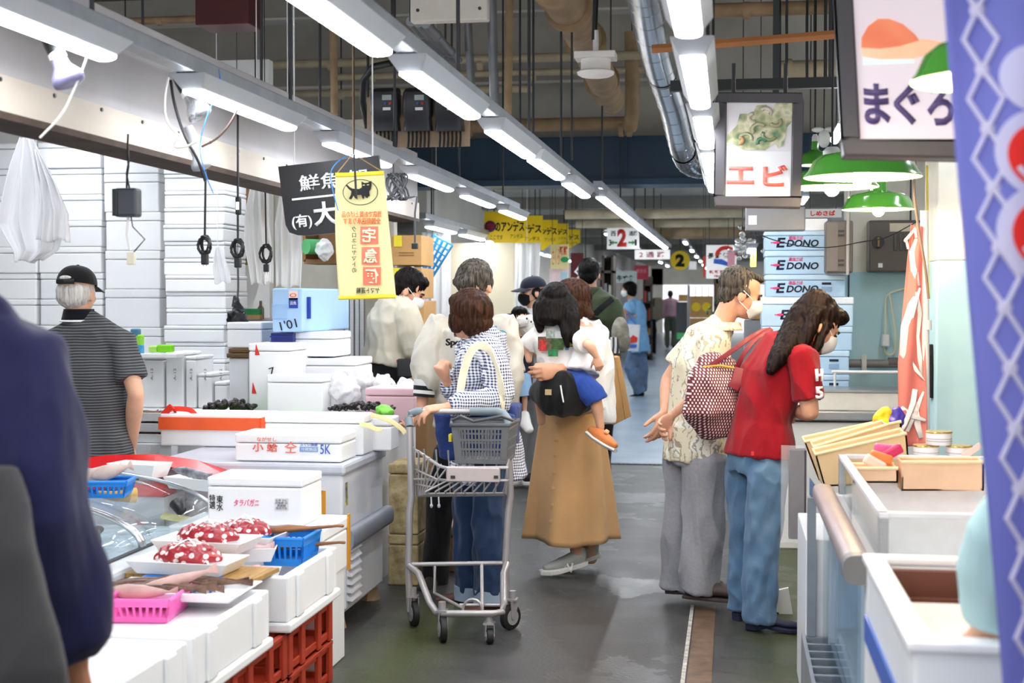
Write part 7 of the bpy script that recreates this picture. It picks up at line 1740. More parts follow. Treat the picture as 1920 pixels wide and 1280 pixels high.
for yy in (-D2 + .02, D2 - .02): build('guard_post', MB().bx((-W2 + .06, yy - .012, zr), (-W2 + .084, yy + .012, gz)), STEEL, t, bevel=.003)
build('glass_guard', MB().bx((-W2 + .069, -D2 + .03, zr), (-W2 + .075, D2 - .03, gz - .008)).bx((-W2 + .085, -D2 + .016, zr), (W2 - .02, -D2 + .022, gz - .008)).bx((-W2 + .085, D2 - .022, zr), (W2 - .02, D2 - .016, gz - .008)), GLASS, t)
build('guard_rail', MB().bx((-W2 + .06, -D2, gz - .008), (-W2 + .084, D2, gz + .006)).bx((-W2 + .06, D2 - .03, gz - .008), (W2, D2 - .006, gz + .006)).bx((-W2 + .06, -D2 + .006, gz - .008), (W2, -D2 + .03, gz + .006)), mat('white metal rail', 'e9e9ee', rough=.3), t, bevel=.002)
build('inner_liner', MB().bx((-W2 + .1, -D2 + .05, zr - .30), (W2 - .06, D2 - .05, zr - .28)).bx((-W2 + .1, D2 - .07, zr - .28), (W2 - .06, D2 - .055, gz - .03)), mat('white liner', 'f7f4f4', rough=.4), t)
# steel post and floor grating by the aisle
pz = W(1522, 932, yb + .05); pb = W(1522, 1190, yb + .05)
t = thing('steel_post', 'grey steel post with a bent blue flap at the glass freezer corner', 'post', (pz.x, pb.y, pb.z)); build('post', MB().bx((-.014, -.02, 0), (.014, .02, pz.z - pb.z)), GALV, t)
q = W(1518, 895, yb + .05) - t.location; build('flap', MB().add([q, q + V((.06, 0, -.08)), q + V((.06, 0, -.14)), q + V((0, 0, -.06)), q + V((0, .01, 0)), q + V((.06, .01, -.08)), q + V((.06, .01, -.14)), q + V((0, .01, -.06))], [(0, 1, 2, 3), (7, 6, 5, 4), (0, 4, 5, 1), (1, 5, 6, 2), (2, 6, 7, 3), (3, 7, 4, 0)]), mat('blue grey flap', '6c82a8', rough=.4, metal=.4), t, fixn=True)
t = thing('floor_grating', 'low galvanised stand with grating under the steel post', 'stand', (pz.x + .02, pb.y - .42, 0))
b = MB()
for i in range(9): b.box((0, -.4 + i * .1, pb.z - .012), (.08, .018, .02))
b.box((-.045, 0, pb.z / 2), (.012, .9, pb.z)).box((.045, 0, pb.z - .012), (.012, .9, .022)).box((.045, -.43, pb.z / 2), (.012, .03, pb.z)).box((.045, .43, pb.z / 2), (.012, .03, pb.z)); build('grating', b, GALV, t)
# ---- white table with a dark plastic screen behind the woman
YT = 5.7
a = W(1482, 955, YT + .4); t = thing('white_stand', 'white panelled stand with slanted side behind the red polo woman', 'stand', (a.x + .27, YT + .2, 0))
b = MB(); p = [V((-.2, -.3, .12)), V((.2, -.3, .12)), V((.2, .3, .12)), V((-.2, .3, .12)), V((-.21, -.3, .46)), V((.2, -.3, .46)), V((.2, .3, .46)), V((-.24, .3, .46))]; b.hexa(p)
build('stand_body', b, EN, t, bevel=.005); build('base', MB().bx((-.19, -.28, 0), (.19, .28, .118)), mat('dark slate base', '4b4d52', rough=.6), t); build('dark_edge', MB().bx((-.22, -.31, .46), (.21, .31, .48)), mat('dark purple grey', '45424e', rough=.4), t)
x, z, w_, h = pface(1480, 845, 1514, 950, YT + .02)
t = thing('dark_screen', 'dark plastic wrapped panel standing on the white stand', 'panel', (x + w_ / 2, YT + .1, .482)); build('panel', MB().box((0, 0, (z + h - .482) / 2), (w_, .05, z + h - .482)), mat('dark purple plastic', '4a4654', rough=.35), t, bevel=.006)
build('clear_wrap', MB().box((-.02, -.005, (z + h - .482) / 2), (w_ + .02, .07, z + h - .482 + .02)), FILM, t)
t = thing('styrofoam_scrap', 'torn white foam scrap on the floor behind the woman\'s heel', 'foam scrap', W(1466, 1095, 6.6)); t.location.z = 0; build('scrap', MB().add([(-.04, 0, 0), (.05, 0, 0), (.05, .03, 0), (-.04, .03, 0), (-.05, 0, .1), (.03, 0, .12), (.03, .03, .12), (-.05, .03, .1)], [(3, 2, 1, 0), (4, 5, 6, 7), (0, 1, 5, 4), (1, 2, 6, 5), (2, 3, 7, 6), (3, 0, 4, 7)]), STYRO2, t)
# ---- cardboard display boxes on the freezer end
YB_ = yb + .06
zb = .62
slab('box_table', 'low white table under the open cardboard boxes', 'table', (W(1512, 900, YB_).x + .0, YB_ + .0, 0), (W(1512, 900, YB_).x + .78, YB_ + .62, zb), EN)
def open_carton(label, pts, Y0, Y1, z0, m):
 """shallow leaning carton: front face outline px pts (4), depth"""
 a = [W(p[0], p[1], Y0) for p in pts]; n = V((0, Y1 - Y0, 0)); o = a[0].copy()
 t = thing('cardboard_box', label, 'cardboard box', o); b = MB(); th = .006
 f = lambda q: q - o
 def panel(p, q, r, s, nn):
  nn = V(nn).normalized() * th; b.hexa([f(p), f(q), f(r), f(s), f(p) + nn, f(q) + nn, f(r) + nn, f(s) + nn])
 panel(a[0], a[1], a[2], a[3], (0, 1, 0)); panel(a[0] + n, a[1] + n, a[2] + n, a[3] + n, (0, -1, 0)); panel(a[0], a[0] + n, a[3] + n, a[3], (1, 0, 0)); panel(a[1], a[1] + n, a[2] + n, a[2], (-1, 0, 0)); panel(a[0], a[1], a[1] + n, a[0] + n, (0, 0, 1))
 build('carton', b, m, t, fixn=True)
 for k in (V((0, 0, 0)), n): build('folded_edge', MB().tube([f(a[3] + k), f(a[2] + k)], .006), mat('pale carton edge', 'f0d9ae', rough=.8), t)
 return t
open_carton('open cardboard box with slanted rim, nearest of three leaning together', [(1545, 912), (1708, 905), (1700, 812), (1528, 852)], YB_ + .04, YB_ + .2, 0, CARDL)
open_carton('open cardboard box with slanted rim, middle of three leaning together', [(1540, 905), (1700, 895), (1664, 796), (1524, 838)], YB_ + .22, YB_ + .38, 0, CARDL)
open_carton('open cardboard box with slanted rim, farthest of three leaning together', [(1535, 900), (1690, 888), (1690, 790), (1508, 828)], YB_ + .4, YB_ + .56, 0, CARDL)
yc = (ya + yb) / 2
open_carton('low cardboard box holding pink packets inside the glass guard', [(1600, 905), (1684, 905), (1684, 878), (1596, 878)], yb - .18, yb - .06, 0, mat('peach cardboard', 'eec4a0', rough=.8))
open_carton('wide peach cardboard box right of the pink packets', [(1690, 920), (1845, 920), (1845, 866), (1690, 866)], yb - .17, yb - .06, 0, MATS['peach cardboard'])
for i, (x, y, h, rz, l) in enumerate([(1640, 868, 'f0e2d2', .5, 'cream snack packet leaning in the peach box'), (1652, 858, 'e88a4a', .3, 'orange snack packet leaning in the peach box'), (1672, 848, 'd8306a', -.5, 'crimson pink packet sticking up from the peach box'), (1660, 842, 'ee6aa0', .1, 'bright pink packet on top of the others')]):
 c = W(x, y, yb - .13 + i * .015); t = thing('snack_packet', l, 'packet', c); build('packet', MB().box((0, 0, 0), (.075, .02, .035), rot=Euler((0.1, rz, .1)).to_matrix()), mat('packet ' + h, h, rough=.35), t, bevel=.008)
for i, (x, y, h, l) in enumerate([(1655, 790, 'f4d21c', 'yellow plastic packet in the farthest cardboard box'), (1678, 790, '4a3aa8', 'purple plastic packet in the farthest cardboard box'), (1638, 805, 'f08a2a', 'orange edged packet beside the yellow packet')]):
 c = W(x, y, YB_ + .48); t = thing('snack_packet', l, 'packet', c); blob('packet', MB().ell(c, (.035 if i < 2 else .012, .025, .055), rot=Euler((0, .3, 0)).to_matrix()), mat('packet ' + h, h, rough=.3), t, .006, 1, (.006, 25, 25, 25, i))
# cans
CANY = YB_ + .05
c0 = W(1758, 836, CANY)
ZC = None
slab('can_shelf', 'narrow shelf behind the glass freezer holding the stacked cans', 'shelf', (W(1708, 860, CANY).x, CANY - .1, W(1750, 860, CANY).z - .03), (W(1860, 860, CANY).x + .05, CANY + .12, W(1750, 860, CANY).z), EN)
zc = W(1750, 860, CANY).z + .002
def can(loc, label):
 t = thing('food_can', label, 'can', loc, 0, 'white tins on the freezer shelf'); build('can_body', MB().lathe([(0, 0), (.042, 0), (.043, .003), (.043, .041), (.042, .044), (0, .044)]), mat('white tin label', 'efeaea', rough=.35), t, smooth='auto')
 build('lid', MB().lathe([(.0435, .040), (.045, .043), (.0435, .046), (.038, .0455), (0, .045)]), mat('gold tin lid', 'c9a758', rough=.25, metal=.8), t, smooth='auto')
 build('label_lines', MB().lathe([(.0433, .012), (.0437, .0125), (.0437, .014), (.0433, .0145)]).lathe([(.0433, .02), (.0437, .0205), (.0437, .022), (.0433, .0225)]), mat('grey print', 'a2a5a8'), t); return t
r_ = (W(1805, 840, CANY) - W(1715, 840, CANY)).x / 2 / 2
for px, row, l in ((1736, 0, 'white tin with a gold lid at lower left of the stack of tins'), (1798, 0, 'white tin with a gold lid at lower right of the stack'), (1760, 1, 'white tin with gold lid resting on top of the two others')):
 p = W(px, 860, CANY); can((p.x, CANY, zc + row * .0475), l)
t = thing('price_slip', 'pale pink slip of paper leaning on the tins', 'paper', W(1822, 845, CANY - .06)); build('slip', MB().box((0, 0, 0), (.07, .003, .02), rot=Euler((0, -.6, 0)).to_matrix()), mat('pale pink paper', 'f4d4c8'), t); build('red_print', MB().box(W(1830, 858, CANY - .05) - t.location, (.03, .003, .015)), REDT, t)
# ---- cream freezer with steel rail behind the woman
Y = 8.3
a = W(1460, 770, Y); b_ = W(1700, 738, Y)
t = thing('low_showcase', 'cream low showcase with a steel rail behind the bending woman', 'showcase', ((a.x + b_.x) / 2 + .1, Y + .35, 0)); w_ = b_.x - a.x + .35
zt = b_.z; zr1, zr2 = W(1600, 772, Y).z, W(1600, 793, Y).z
build('cabinet', MB().bx((-w_ / 2, -.3, 0), (w_ / 2, .12, zr2)), EN, t, bevel=.006)
build('steel_rail', MB().bx((-w_ / 2 - .01, -.34, zr2 + .012), (w_ / 2, -.28, zr1)), STEEL, t, bevel=.006); build('dark_gap', MB().bx((-w_ / 2, -.31, zr2), (w_ / 2, .12, zr2 + .012)), DARKM, t)
build('backsplash', MB().bx((-w_ / 2, -.26, zr1), (w_ / 2, .1, zt)), mat('cream white panel', 'f4f1ea', rough=.35), t, bevel=.004); build('top_trim', MB().bx((-w_ / 2, -.27, zt), (w_ / 2, .1, zt + .014)), STEEL, t)
build('upper_rail', MB().cyl((-w_ / 2 + .4, .08, zt + .10), (w_ / 2, .08, zt + .10), .010), WHITEM, t)
for q in (.42, w_ - .05): build('rail_post', MB().cyl((-w_ / 2 + q, .08, zt), (-w_ / 2 + q, .08, zt + .10), .008), WHITEM, t)
# ---- EDONO boxes
YE = 8.85
EDB = mat('pale blue fish box', 'b4d6f4', rough=.5, var=.02); EDL = mat('pale blue box lid', 'c6e2f8', rough=.5)
rows = [(1434, 1548, 433, 468), (1435, 1548, 470, 513), (1436, 1585, 515, 555), (1428, 1600, 557, 610), (1430, 1598, 612, 655), (1480, 1592, 657, 700), (1475, 1592, 702, 745)]
EDT = mat('navy print', '101a34', rough=.7)
names = ['top', 'second from top', 'third from top', 'fourth from top', 'fifth from top', 'sixth from top', 'bottom']
for i, (x0, x1, y0, y1) in enumerate(rows):
 z1, z0 = W(x0, y0, YE).z, W(x0, rows[i + 1][2] if i < 6 else y1, YE).z + .002
 a, b_ = W(x0, y0, YE).x, W(x1, y0, YE).x
 t = thing('mackerel_box', f'pale blue printed fish box, {names[i]} of the stack by the blue wall', 'foam box', ((a + b_) / 2, YE + .2, z0)); w_ = b_ - a; h = z1 - z0
 if i == 6: h = h
 mb_, ml_ = (EDB, EDL) if i != 3 else (EDL, mat('white blue box lid', 'eaf3fb'))
 build('box_body', MB().bx((-w_ / 2, -.2, 0), (w_ / 2, .2, h * .74)), mb_, t, bevel=.006); build('lid', MB().bx((-w_ / 2 - .004, -.204, h * .75), (w_ / 2 + .004, .2, h)), ml_, t, bevel=.008)
 if i < 5:
  xc = W(1497 if i < 3 else 1505, 0, YE).x - t.location.x; sc = YE / F_PX; yy = -.202
  text('box_lettering', 'E', V((xc - 29 * sc, yy, h * .40)), (1, 0, 0), (0, 0, 1), 17 * sc, 18 * sc, EDT, t, bold=.03, world=False, shear=.15)
  text('box_lettering', 'DONO', V((xc + 10 * sc, yy, h * .36)), (1, 0, 0), (0, 0, 1), 58 * sc, 13 * sc, EDT, t, bold=.03, world=False, shear=.2)
  text('box_lettering', '適塩さば', V((xc - 2 * sc, yy, h * .64)), (1, 0, 0), (0, 0, 1), 26 * sc, 7 * sc, PINKT, t, bold=.02, world=False)
  fm = MB(); fish(fm, V((xc - 39 * sc, yy - .002, h * .40)), (-1, 0, 0), .055, .016, .004); build('fish_mark', fm, PINKT, t)
 if i in (2, 5, 6): build('label_mark', MB().box(W(1553 if i == 2 else 1568, 0, YE).x * V((1, 0, 0)) - V((t.location.x, 0, 0)) + V((0, -.203, h * .6)), (.055, .003, .014)), EDT, t); build('fine_print', MB().box(W(1553 if i == 2 else 1568, 0, YE).x * V((1, 0, 0)) - V((t.location.x, 0, 0)) + V((0, -.203, h * .35)), (.06, .002, .03)), mat('pale blue print', '8ab0d8'), t)
slab('box_pallet', 'low pallet carrying the pale blue printed boxes', 'pallet', (W(1470, 740, YE).x, YE + .01, 0), (W(1592, 740, YE).x, YE + .4, W(1475, 745, YE).z), GREYP)
slab('foam_box', 'white foam box on top of the pale blue printed boxes', 'foam box', (W(1505, 425, YE).x, YE + .02, W(1434, 433, YE).z + .002), (W(1552, 425, YE).x, YE + .36, W(1434, 410, YE).z), STYRO, part='box_body')
x, z, w_, h = pface(1512, 406, 1575, 391, YE + .1)
a, b_ = W(1508, 408, YE + .3), W(1578, 391, YE + .3); t = thing('shop_sign', 'pale sign with red lettering over the pale blue boxes', 'sign', ((a.x + b_.x) / 2, YE + .3, a.z)); build('board', MB().bx((-(b_.x - a.x) / 2, 0, 0), ((b_.x - a.x) / 2, .015, b_.z - a.z)), mat('pale grey board', 'c9ccd0'), t)
text('sign_lettering', 'しめさば', V((0, -.002, (b_.z - a.z) / 2)), (1, 0, 0), (0, 0, 1), (b_.x - a.x) * .66, (b_.z - a.z) * .6, REDT, t, bold=.03, world=False)
build('hanging_wire', MB().cyl((-.08, .008, .05), (-.08, .008, 1.9), .004, n=6).cyl((.08, .008, .05), (.08, .008, 1.9), .004, n=6), DARKM, t)
# ---- electrical boxes on the wall
def ebox(label, px0, py0, px1, py1, Y, m, dep=.14):
 x, z, w_, h = pface(px0, py0, px1, py1, Y); t = thing('fuse_box', label, 'fuse box', (x + w_ / 2, Y + dep / 2, z)); build('case', MB().box((0, 0, h / 2), (w_, dep, h)), m, t, bevel=.012); return t, w_, h
GB = mat('brownish grey metal', '6f6761', rough=.45, var=.05)
t, w_, h = ebox('tall brown grey switch box beside the pale blue boxes', 1548, 413, 1600, 512, 8.7, GB, .2)
for v in (.8, .24): build('hinge', MB().box((0.01, -.102, h * v), (.035, .006, .012)).box((0.01, -.102, h * (v - .08)), (.035, .006, .012)), DARKM, t)
build('conduit', MB().cyl((w_ * .3, -.11, -.01), (w_ * .3, -.11, h + .4), .009), mat('pale grey conduit', 'b9b5ae'), t)
build('bracket', MB().box((0, .25, h * .5), (.05, .32, .05)), GALV, t)
build('door', MB().box((-w_ * .26, -.1, h / 2), (w_ * .4, .008, h * .92)), mat('brown grey metal door', '7d756e', rough=.45), t)
t, w_, h = ebox('wide grey brown meter cabinet with round dial on the wall', 1628, 412, 1742, 510, 9.42, mat('grey brown plastic', '5d5651', rough=.4))
b = MB()
for i in range(4): b.box((-.02 + i * .035, -.075, h * .58), (.022, .014, h * .34))
build('ribs', b, MATS['grey brown plastic'], t, bevel=.004)
build('dial', MB().cyl((-w_ * .34, -.07, h * .58), (-w_ * .34, -.088, h * .58), .038), DARKM, t); build('dial_knob', MB().box((-w_ * .34, -.092, h * .58), (.012, .014, .06)), mat('brass', '8a7350', metal=.6, rough=.4), t)
build('window', MB().box((w_ * .1, -.072, h * .86), (w_ * .5, .006, h * .16)), mat('cream label', 'd8cdb4'), t); build('square_label', MB().box((-w_ * .3, -.072, h * .13), (.028, .004, .028)), WHITET, t); build('white_note', MB().box((w_ * .3, -.075, h * .2), (.05, .004, .08)), WHITET, t)
# pipe, cord on the blue wall
a, b_ = W(1590, 681, 9.45), W(1705, 678, 9.45)
t = pipe('wall_pipe', 'grey pipe running along the pale blue wall', [a, V((b_.x, 9.45, a.z))], .028, mat('grey plastic pipe', '8b8a88', rough=.4)); build('clamp', MB().box(W(1620, 681, 9.42) - a, (.028, .05, .11)), mat('white clamp', 'e6e2da'), t); build('joint', MB().cyl(W(1665, 679, 9.45) - a, W(1705, 679, 9.45) - a, .031), mat('dark grey joint', '6a6866'), t); build('bracket', MB().box(W(1620, 681, 9.52) - a, (.02, .15, .02)), GALV, t)
cord('cream cord looping down the pale blue wall to a small white box', [(1700, 540), (1668, 548), (1660, 560), (1661, 620), (1656, 660), (1672, 668), (1682, 650), (1675, 590), (1668, 550)], 9.5, .006, mat('cream cord', 'e6dfbe', rough=.5))
c = W(1660, 638, 9.5); t = thing('plug_box', 'small white plug box hanging on the pale blue wall', 'plug', c); build('case', MB().box((0, .02, 0), (.045, .12, .08)), WHITEM, t, bevel=.008)
cord('thin dark wire sagging across the fuse boxes', [(1425, 440), (1450, 450), (1500, 462), (1560, 465), (1620, 452), (1660, 448), (1720, 415)], 8.5, .003, BLKC, up=True)
# ---- red and white vertical banner on a white pole
Y = 6.3
RB = m_fabric_thin('coral red banner cloth', 'f5a196', .35); 
def nob(u, v):
 xl = 1708 - 24 * min(1, v * 1.6) - 0 * v; xr = 1732 + 6 * v
 p = W(xl + (xr - xl) * u, 425 + 412 * v - 12 * (1 - u) * (1 - v) + 8 * (1 - v) * (1 - u), Y); p.y += .016 * math.sin(u * 7 + v * 4) ; return p
t = thing('vertical_banner', 'red and white vertical banner hanging from a white pole', 'banner', nob(.5, 0)); build('cloth', MB().sheet(nob, 16, 40, .002), RB, t, smooth=True, world=True)
def swash(pts, w_):
 return MB().loft([(nob(u, v) + V((0, -.008, 0)), ww * w_, .002) for u, v, ww in pts], axis=(1, 0, .2), n=8)
for i, pts in enumerate([[(.45, .06, .3), (.3, .12, .8), (.4, .2, .7), (.7, .27, .2)], [(.75, .28, .2), (.4, .36, .9), (.2, .46, 1.1), (.15, .58, .8), (.7, .66, .4), (.95, .7, .1)], [(.55, .3, .2), (.75, .4, .6), (.7, .5, .3), (.8, .6, .5), (.85, .68, .2)], [(.6, .74, .6), (.5, .8, .8), (.2, .9, .5), (.0, .95, .3)], [(.55, .8, .6), (.7, .9, .8), (.8, .96, .5)], [(.1, .82, .3), (.45, .86, .6), (.95, .88, .3)], [(.9, .75, .2), (.7, .82, .5), (.3, .93, .4)]]):
 build('brush_lettering', swash(pts, .022), mat('white banner ink', 'fbf4f0', rough=.7), t, smooth=True, world=True)
WP = mat('white plastic pole', 'ecebe8', rough=.4)
pb = W(1740, 840, Y + .02)
pl = build('pole', MB().cyl(W(1733, 395, Y + .02), V((W(1742, 840, Y + .02).x, Y + .02, 0)), .017), WP, t, world=True, smooth='auto')
build('cross_arm', MB().cyl(W(1697, 452, Y - .03), W(1722, 422, Y + .02), .007), WP, t, world=True, smooth='auto'); build('pole_joint', MB().cyl(W(1738, 600, Y + .02), W(1738, 618, Y + .02), .02), WP, t, world=True, smooth='auto')
for (a, b_) in (((1700, 452), (1703, 466)), ((1716, 430), (1718, 445))): build('loop', MB().tube([W(*a, Y - .02), W(*b_, Y - .01)], .006), WHITET, t, world=True)
build('foot', MB().lathe([(0, 0), (.13, 0), (.14, .03), (.05, .07), (0, .07)], c=(pb.x, Y + .02, 0)), GREYP, t, world=True, smooth='auto')
cord('brown grey cord hanging loosely beside the white banner pole', [(1718, 290), (1712, 350), (1722, 430), (1735, 500), (1741, 560)], 6.1, .006, mat('brown grey cord', '8a7668'), up=True); 
t = thing('yellow_cable', 'yellow cable running down beside the white column', 'cable', W(1740, 310, 7.0)); build('cable', MB().tube([W(1738, 310, 7.0), W(1739, 450, 7.0), W(1742, 560, 7.0)], .006), mat('yellow cable', 'd8c64a'), t, world=True)
b_ = W(1748, 700, 6.9); t = thing('dark_garment', 'dark navy garment hung between banner pole and the white column', 'garment', W(1748, 640, 6.95)); blob('fabric', MB().loft([(W(1748, 645, 6.95), .02, .03), (W(1748, 690, 6.95), .035, .05), (W(1748, 745, 6.95), .03, .05)], axis=(1, 0, 0)), BLACKC, t, .008, 2)
# ---- green enamel pendant lamps
GE = mat('green enamel', '478c34', rough=.18, var=.03, coat=.4); WI = mat('white enamel inside', 'f6f0e2', rough=.35)
BULB = m_emit('warm bulb glow', 'ffe2b4', 260.0)
def pendant(label, px, py, R_px, Y, hk=.44, lit=True, top=None):
 s = Y / F_PX; R_ = R_px * s; c = W(px, py, Y); h = R_ * hk
 t = thing('pendant_lamp', label, 'pendant lamp', c, 0, None)
 prof = [(R_, 0), (R_ * 1.005, .004), (R_ * .93, h * .22), (R_ * .84, h * .62), (R_ * .72, h * .82), (R_ * .4, h * .95), (R_ * .24, h * 1.05), (R_ * .22, h * 1.5), (R_ * .2, h * 1.62), (0, h * 1.65)]
 build('shade', MB().lathe(prof, n=40), GE, t, smooth='auto')
 build('shade_inside', MB().lathe([(R_ * .99, .001), (R_ * .92, h * .2), (R_ * .82, h * .58), (R_ * .7, h * .78), (R_ * .38, h * .9), (0, h * .93)], n=40), WI, t, smooth='auto')
 build('socket', MB().lathe([(R_ * .2, h * 1.6), (R_ * .2, h * 1.9), (R_ * .12, h * 2.1), (0, h * 2.1)], n=20), mat('grey porcelain', 'c9ccc6', rough=.5), t, smooth='auto')
 if lit: build('bulb', MB().ell((0, 0, h * .02), (R_ * .17, R_ * .17, R_ * .2)), BULB, t, smooth=True)
 build('cord', MB().cyl((0, 0, h * 2.1), (0, 0, h * 2.1 + (top or .9)), .005, n=8), BLKC, t); return t
pendant('large green enamel pendant lamp glowing under the tuna sign', 1617, 333, 106, 5.1, .46)
pendant('smaller green enamel pendant lamp below the large one', 1647, 393, 66, 6.6, .5)
pendant('green enamel pendant lamp partly hidden behind the shrimp sign', 1560, 352, 84, 5.9, .42)
pendant('small green lamp behind the two others right of the shrimp sign', 1528, 310, 30, 8.0, .9)
pendant('green enamel pendant lamp glaring through the purple banner', 1868, 152, 150, 2.75, .52)
t = thing('spot_lamp', 'white glowing lamp tube right of the shrimp sign', 'lamp', W(1572, 250, 6.5)); build('tube', MB().loft([(W(1578, 235, 6.5), .018, .018), (W(1565, 262, 6.5), .02, .02)], n=12, cap='round'), m_emit('cool lamp glow', 'ffffff', 14), t, world=True, smooth=True); build('holder', MB().cyl(W(1578, 235, 6.5), W(1584, 222, 6.5), .02), LAMPW, t, world=True); build('wire', MB().cyl(W(1584, 222, 6.5), W(1584, 222, 6.5) + V((0, 0, 1.3)), .004, n=6), BLKC, t, world=True)
t = thing('lamp_socket', 'grey porcelain lamp cluster above the small green lamps', 'lamp holder', W(1545, 260, 7.2)); build('socket', MB().ell((0, 0, 0), (.03, .03, .045)).ell((-.03, 0, .045), (.03, .015, .014)).ell((.03, 0, .045), (.03, .015, .014)), MATS['grey porcelain'], t, smooth=True); build('wire', MB().cyl((0, 0, .05), (0, 0, .9), .004, n=6), BLKC, t)
# ---- lit photo signs
def lightbox(label, TL, TR, BL, BR, Y, fr_px, name='lightbox_sign', dep=.07):
 tl, tr, bl, br = [W(p[0], p[1], Y) for p in (TL, TR, BL, BR)]; xd = (tr - tl).normalized(); yd = (tl - bl).normalized(); w_ = (tr - tl).length; h = (tl - bl).length
 t = thing(name, label, 'sign', (tl + br) / 2); s = Y / F_PX; f = fr_px * s; o = bl
 fm = MB(); 
 def fb(u0, v0, u1, v1): fm.prism([(u0, v0), (u1, v0), (u1, v1), (u0, v1)], o + V((0, dep, 0)), xd, yd, dep) 
 fb(0, 0, w_, f); fb(0, h - f, w_, h); fb(0, f, f, h - f); fb(w_ - f, f, w_, h - f)
 build('frame', fm, mat('charcoal sign frame', '4a464a', rough=.4), t, world=True, fixn=True, bevel=.006)
 build('back', MB().prism([(0, 0), (w_, 0), (w_, h), (0, h)], o + V((0, dep + .004, 0)), xd, yd, .004), DARKM, t, world=True, fixn=True)
 def at(u, v, off=0.0): return o + xd * (f + (w_ - 2 * f) * u) + yd * (f + (h - 2 * f) * v) + V((0, .014 + off, 0))
 return t, at, xd, yd, w_ - 2 * f, h - 2 * f
def m_lit(name, hexc, e):
 if name in MATS: return MATS[name]
 return mat(name, hexc, rough=.3, emit=e, var=0.0)
t, at, xd, yd, w_, h = lightbox('black framed hanging sign with a shrimp photo and red lettering', (1344, 172), (1506, 173), (1340, 387), (1501, 385), 5.6, 19)
def quad(at, u0, v0, u1, v1, off): return MB().add([at(u0, v0, off), at(u1, v0, off), at(u1, v1, off), at(u0, v1, off), at(u0, v0, off + .003), at(u1, v0, off + .003), at(u1, v1, off + .003), at(u0, v1, off + .003)], [(0, 1, 2, 3), (7, 6, 5, 4), (0, 4, 5, 1), (1, 5, 6, 2), (2, 6, 7, 3), (3, 7, 4, 0)])
build('white_panel', quad(at, 0, 0, 1, 1, 0), m_lit('lit white panel', 'cfced0', .12), t, world=True, fixn=True)
def m_photo(name, cols, scale=22, emit=.12):
 m, nt, b = base(name); v, o = objxyz(nt); vo = nd(nt, 'ShaderNodeTexVoronoi', Scale=scale); nz = nd(nt, 'ShaderNodeTexNoise', Scale=scale * .6, Detail=4.0)
 nt.links.new(v, vo.inputs['Vector']); nt.links.new(v, nz.inputs['Vector']); cr = nd(nt, 'ShaderNodeValToRGB')
 el = cr.color_ramp.elements
 while len(el) < len(cols): el.new(.5)
 for i, c in enumerate(cols): el[i].position = .25 + .5 * i / (len(cols) - 1); el[i].color = lin(c)
 k = mth(nt, 'ADD', mth(nt, 'MULTIPLY', nz.outputs['Fac'], .75), mth(nt, 'MULTIPLY', vo.outputs['Distance'], .3)); nt.links.new(k, cr.inputs[0]); nt.links.new(cr.outputs[0], b.inputs['Base Color'])
 nt.links.new(cr.outputs[0], b.inputs['Emission Color']); b.inputs['Emission Strength'].default_value = emit; b.inputs['Roughness'].default_value = .3; MATS[name] = m; return m
build('photo_background', quad(at, 0, .49, 1, 1, -.002), m_lit('photo grey', 'c9c4c8', .12), t, world=True, fixn=True)
SHP = m_photo('shrimp photo', ['2f5a40', '5d7a58', '9a9a72', 'c4bda4', '6a8a6a'], 30)
ol = [(.0, .55), (.12, .56), (.25, .5), (.6, .5), (.75, .58), (.8, .52), (.88, .55), (.93, .75), (1, .8), (1, 1), (.75, 1), (.7, .92), (.6, .98), (.45, .97), (.4, .88), (.2, .88), (.15, .75), (.02, .66)]
mb = MB(); pts = [at(u, v, -.006) for u, v in ol]; n = len(pts); mb.v = pts + [p + V((0, .003, 0)) for p in pts]; mb.f = [tuple(range(n)), tuple(range(2 * n - 1, n - 1, -1))] + [(i, (i + 1) % n, n + (i + 1) % n, n + i) for i in range(n)]
build('shrimp_picture', mb, SHP, t, world=True, fixn=True)
for i, (u, v, r, c) in enumerate([(.3, .62, .09, 'a8b08a'), (.5, .72, .1, 'b9b490'), (.42, .84, .08, 'c9c0a8'), (.66, .66, .1, '8f9a72'), (.75, .8, .08, 'b0a888'), (.2, .6, .06, 'b8946a'), (.6, .9, .08, 'cfc6b6'), (.55, .58, .07, '4f7f62')]):
 build('shrimp_curl', MB().tube([at(u + r * math.cos(a), v + r * .55 * math.sin(a), -.008) for a in [k * .42 - .4 + i for k in range(9)]], .008, n=6), mat('shrimp tone ' + c, c, rough=.4), t, world=True, smooth=True)
LR2 = mat('salmon red lettering', 'ee6e62', rough=.5, emit=.1)
text('sign_lettering', 'エ', at(.23, .23, -.004), xd, yd, w_ * .42, h * .19, LR2, t, bold=.03); text('sign_lettering', 'ビ', at(.76, .23, -.004), xd, yd, w_ * .38, h * .23, LR2, t, bold=.03)
for u in (.1, .9): build('hanging_bracket', MB().cyl(at(u, 1.1, .03), at(u, 1.1, .03) + V((0, 0, .12)), .008), BLACKP, t, world=True)
t, at, xd, yd, w_, h = lightbox('large grey framed hanging sign with a tuna photo cut by the purple banner', (1563, -92), (1812, -92), (1583, 292), (1824, 280), 3.7, 31, dep=.1)
build('white_panel', quad(at, 0, 0, 1, 1, 0), m_lit('lit pinkish panel', 'dfd0d6', .2), t, world=True, fixn=True)
def outline_part(name, ol, off, m):
 mb = MB(); pts = [at(u, v, off) for u, v in ol]; n = len(pts); mb.v = pts + [p + V((0, .003, 0)) for p in pts]; mb.f = [tuple(range(n)), tuple(range(2 * n - 1, n - 1, -1))] + [(i, (i + 1) % n, n + (i + 1) % n, n + i) for i in range(n)]
 build(name, mb, m, t, world=True, fixn=True)
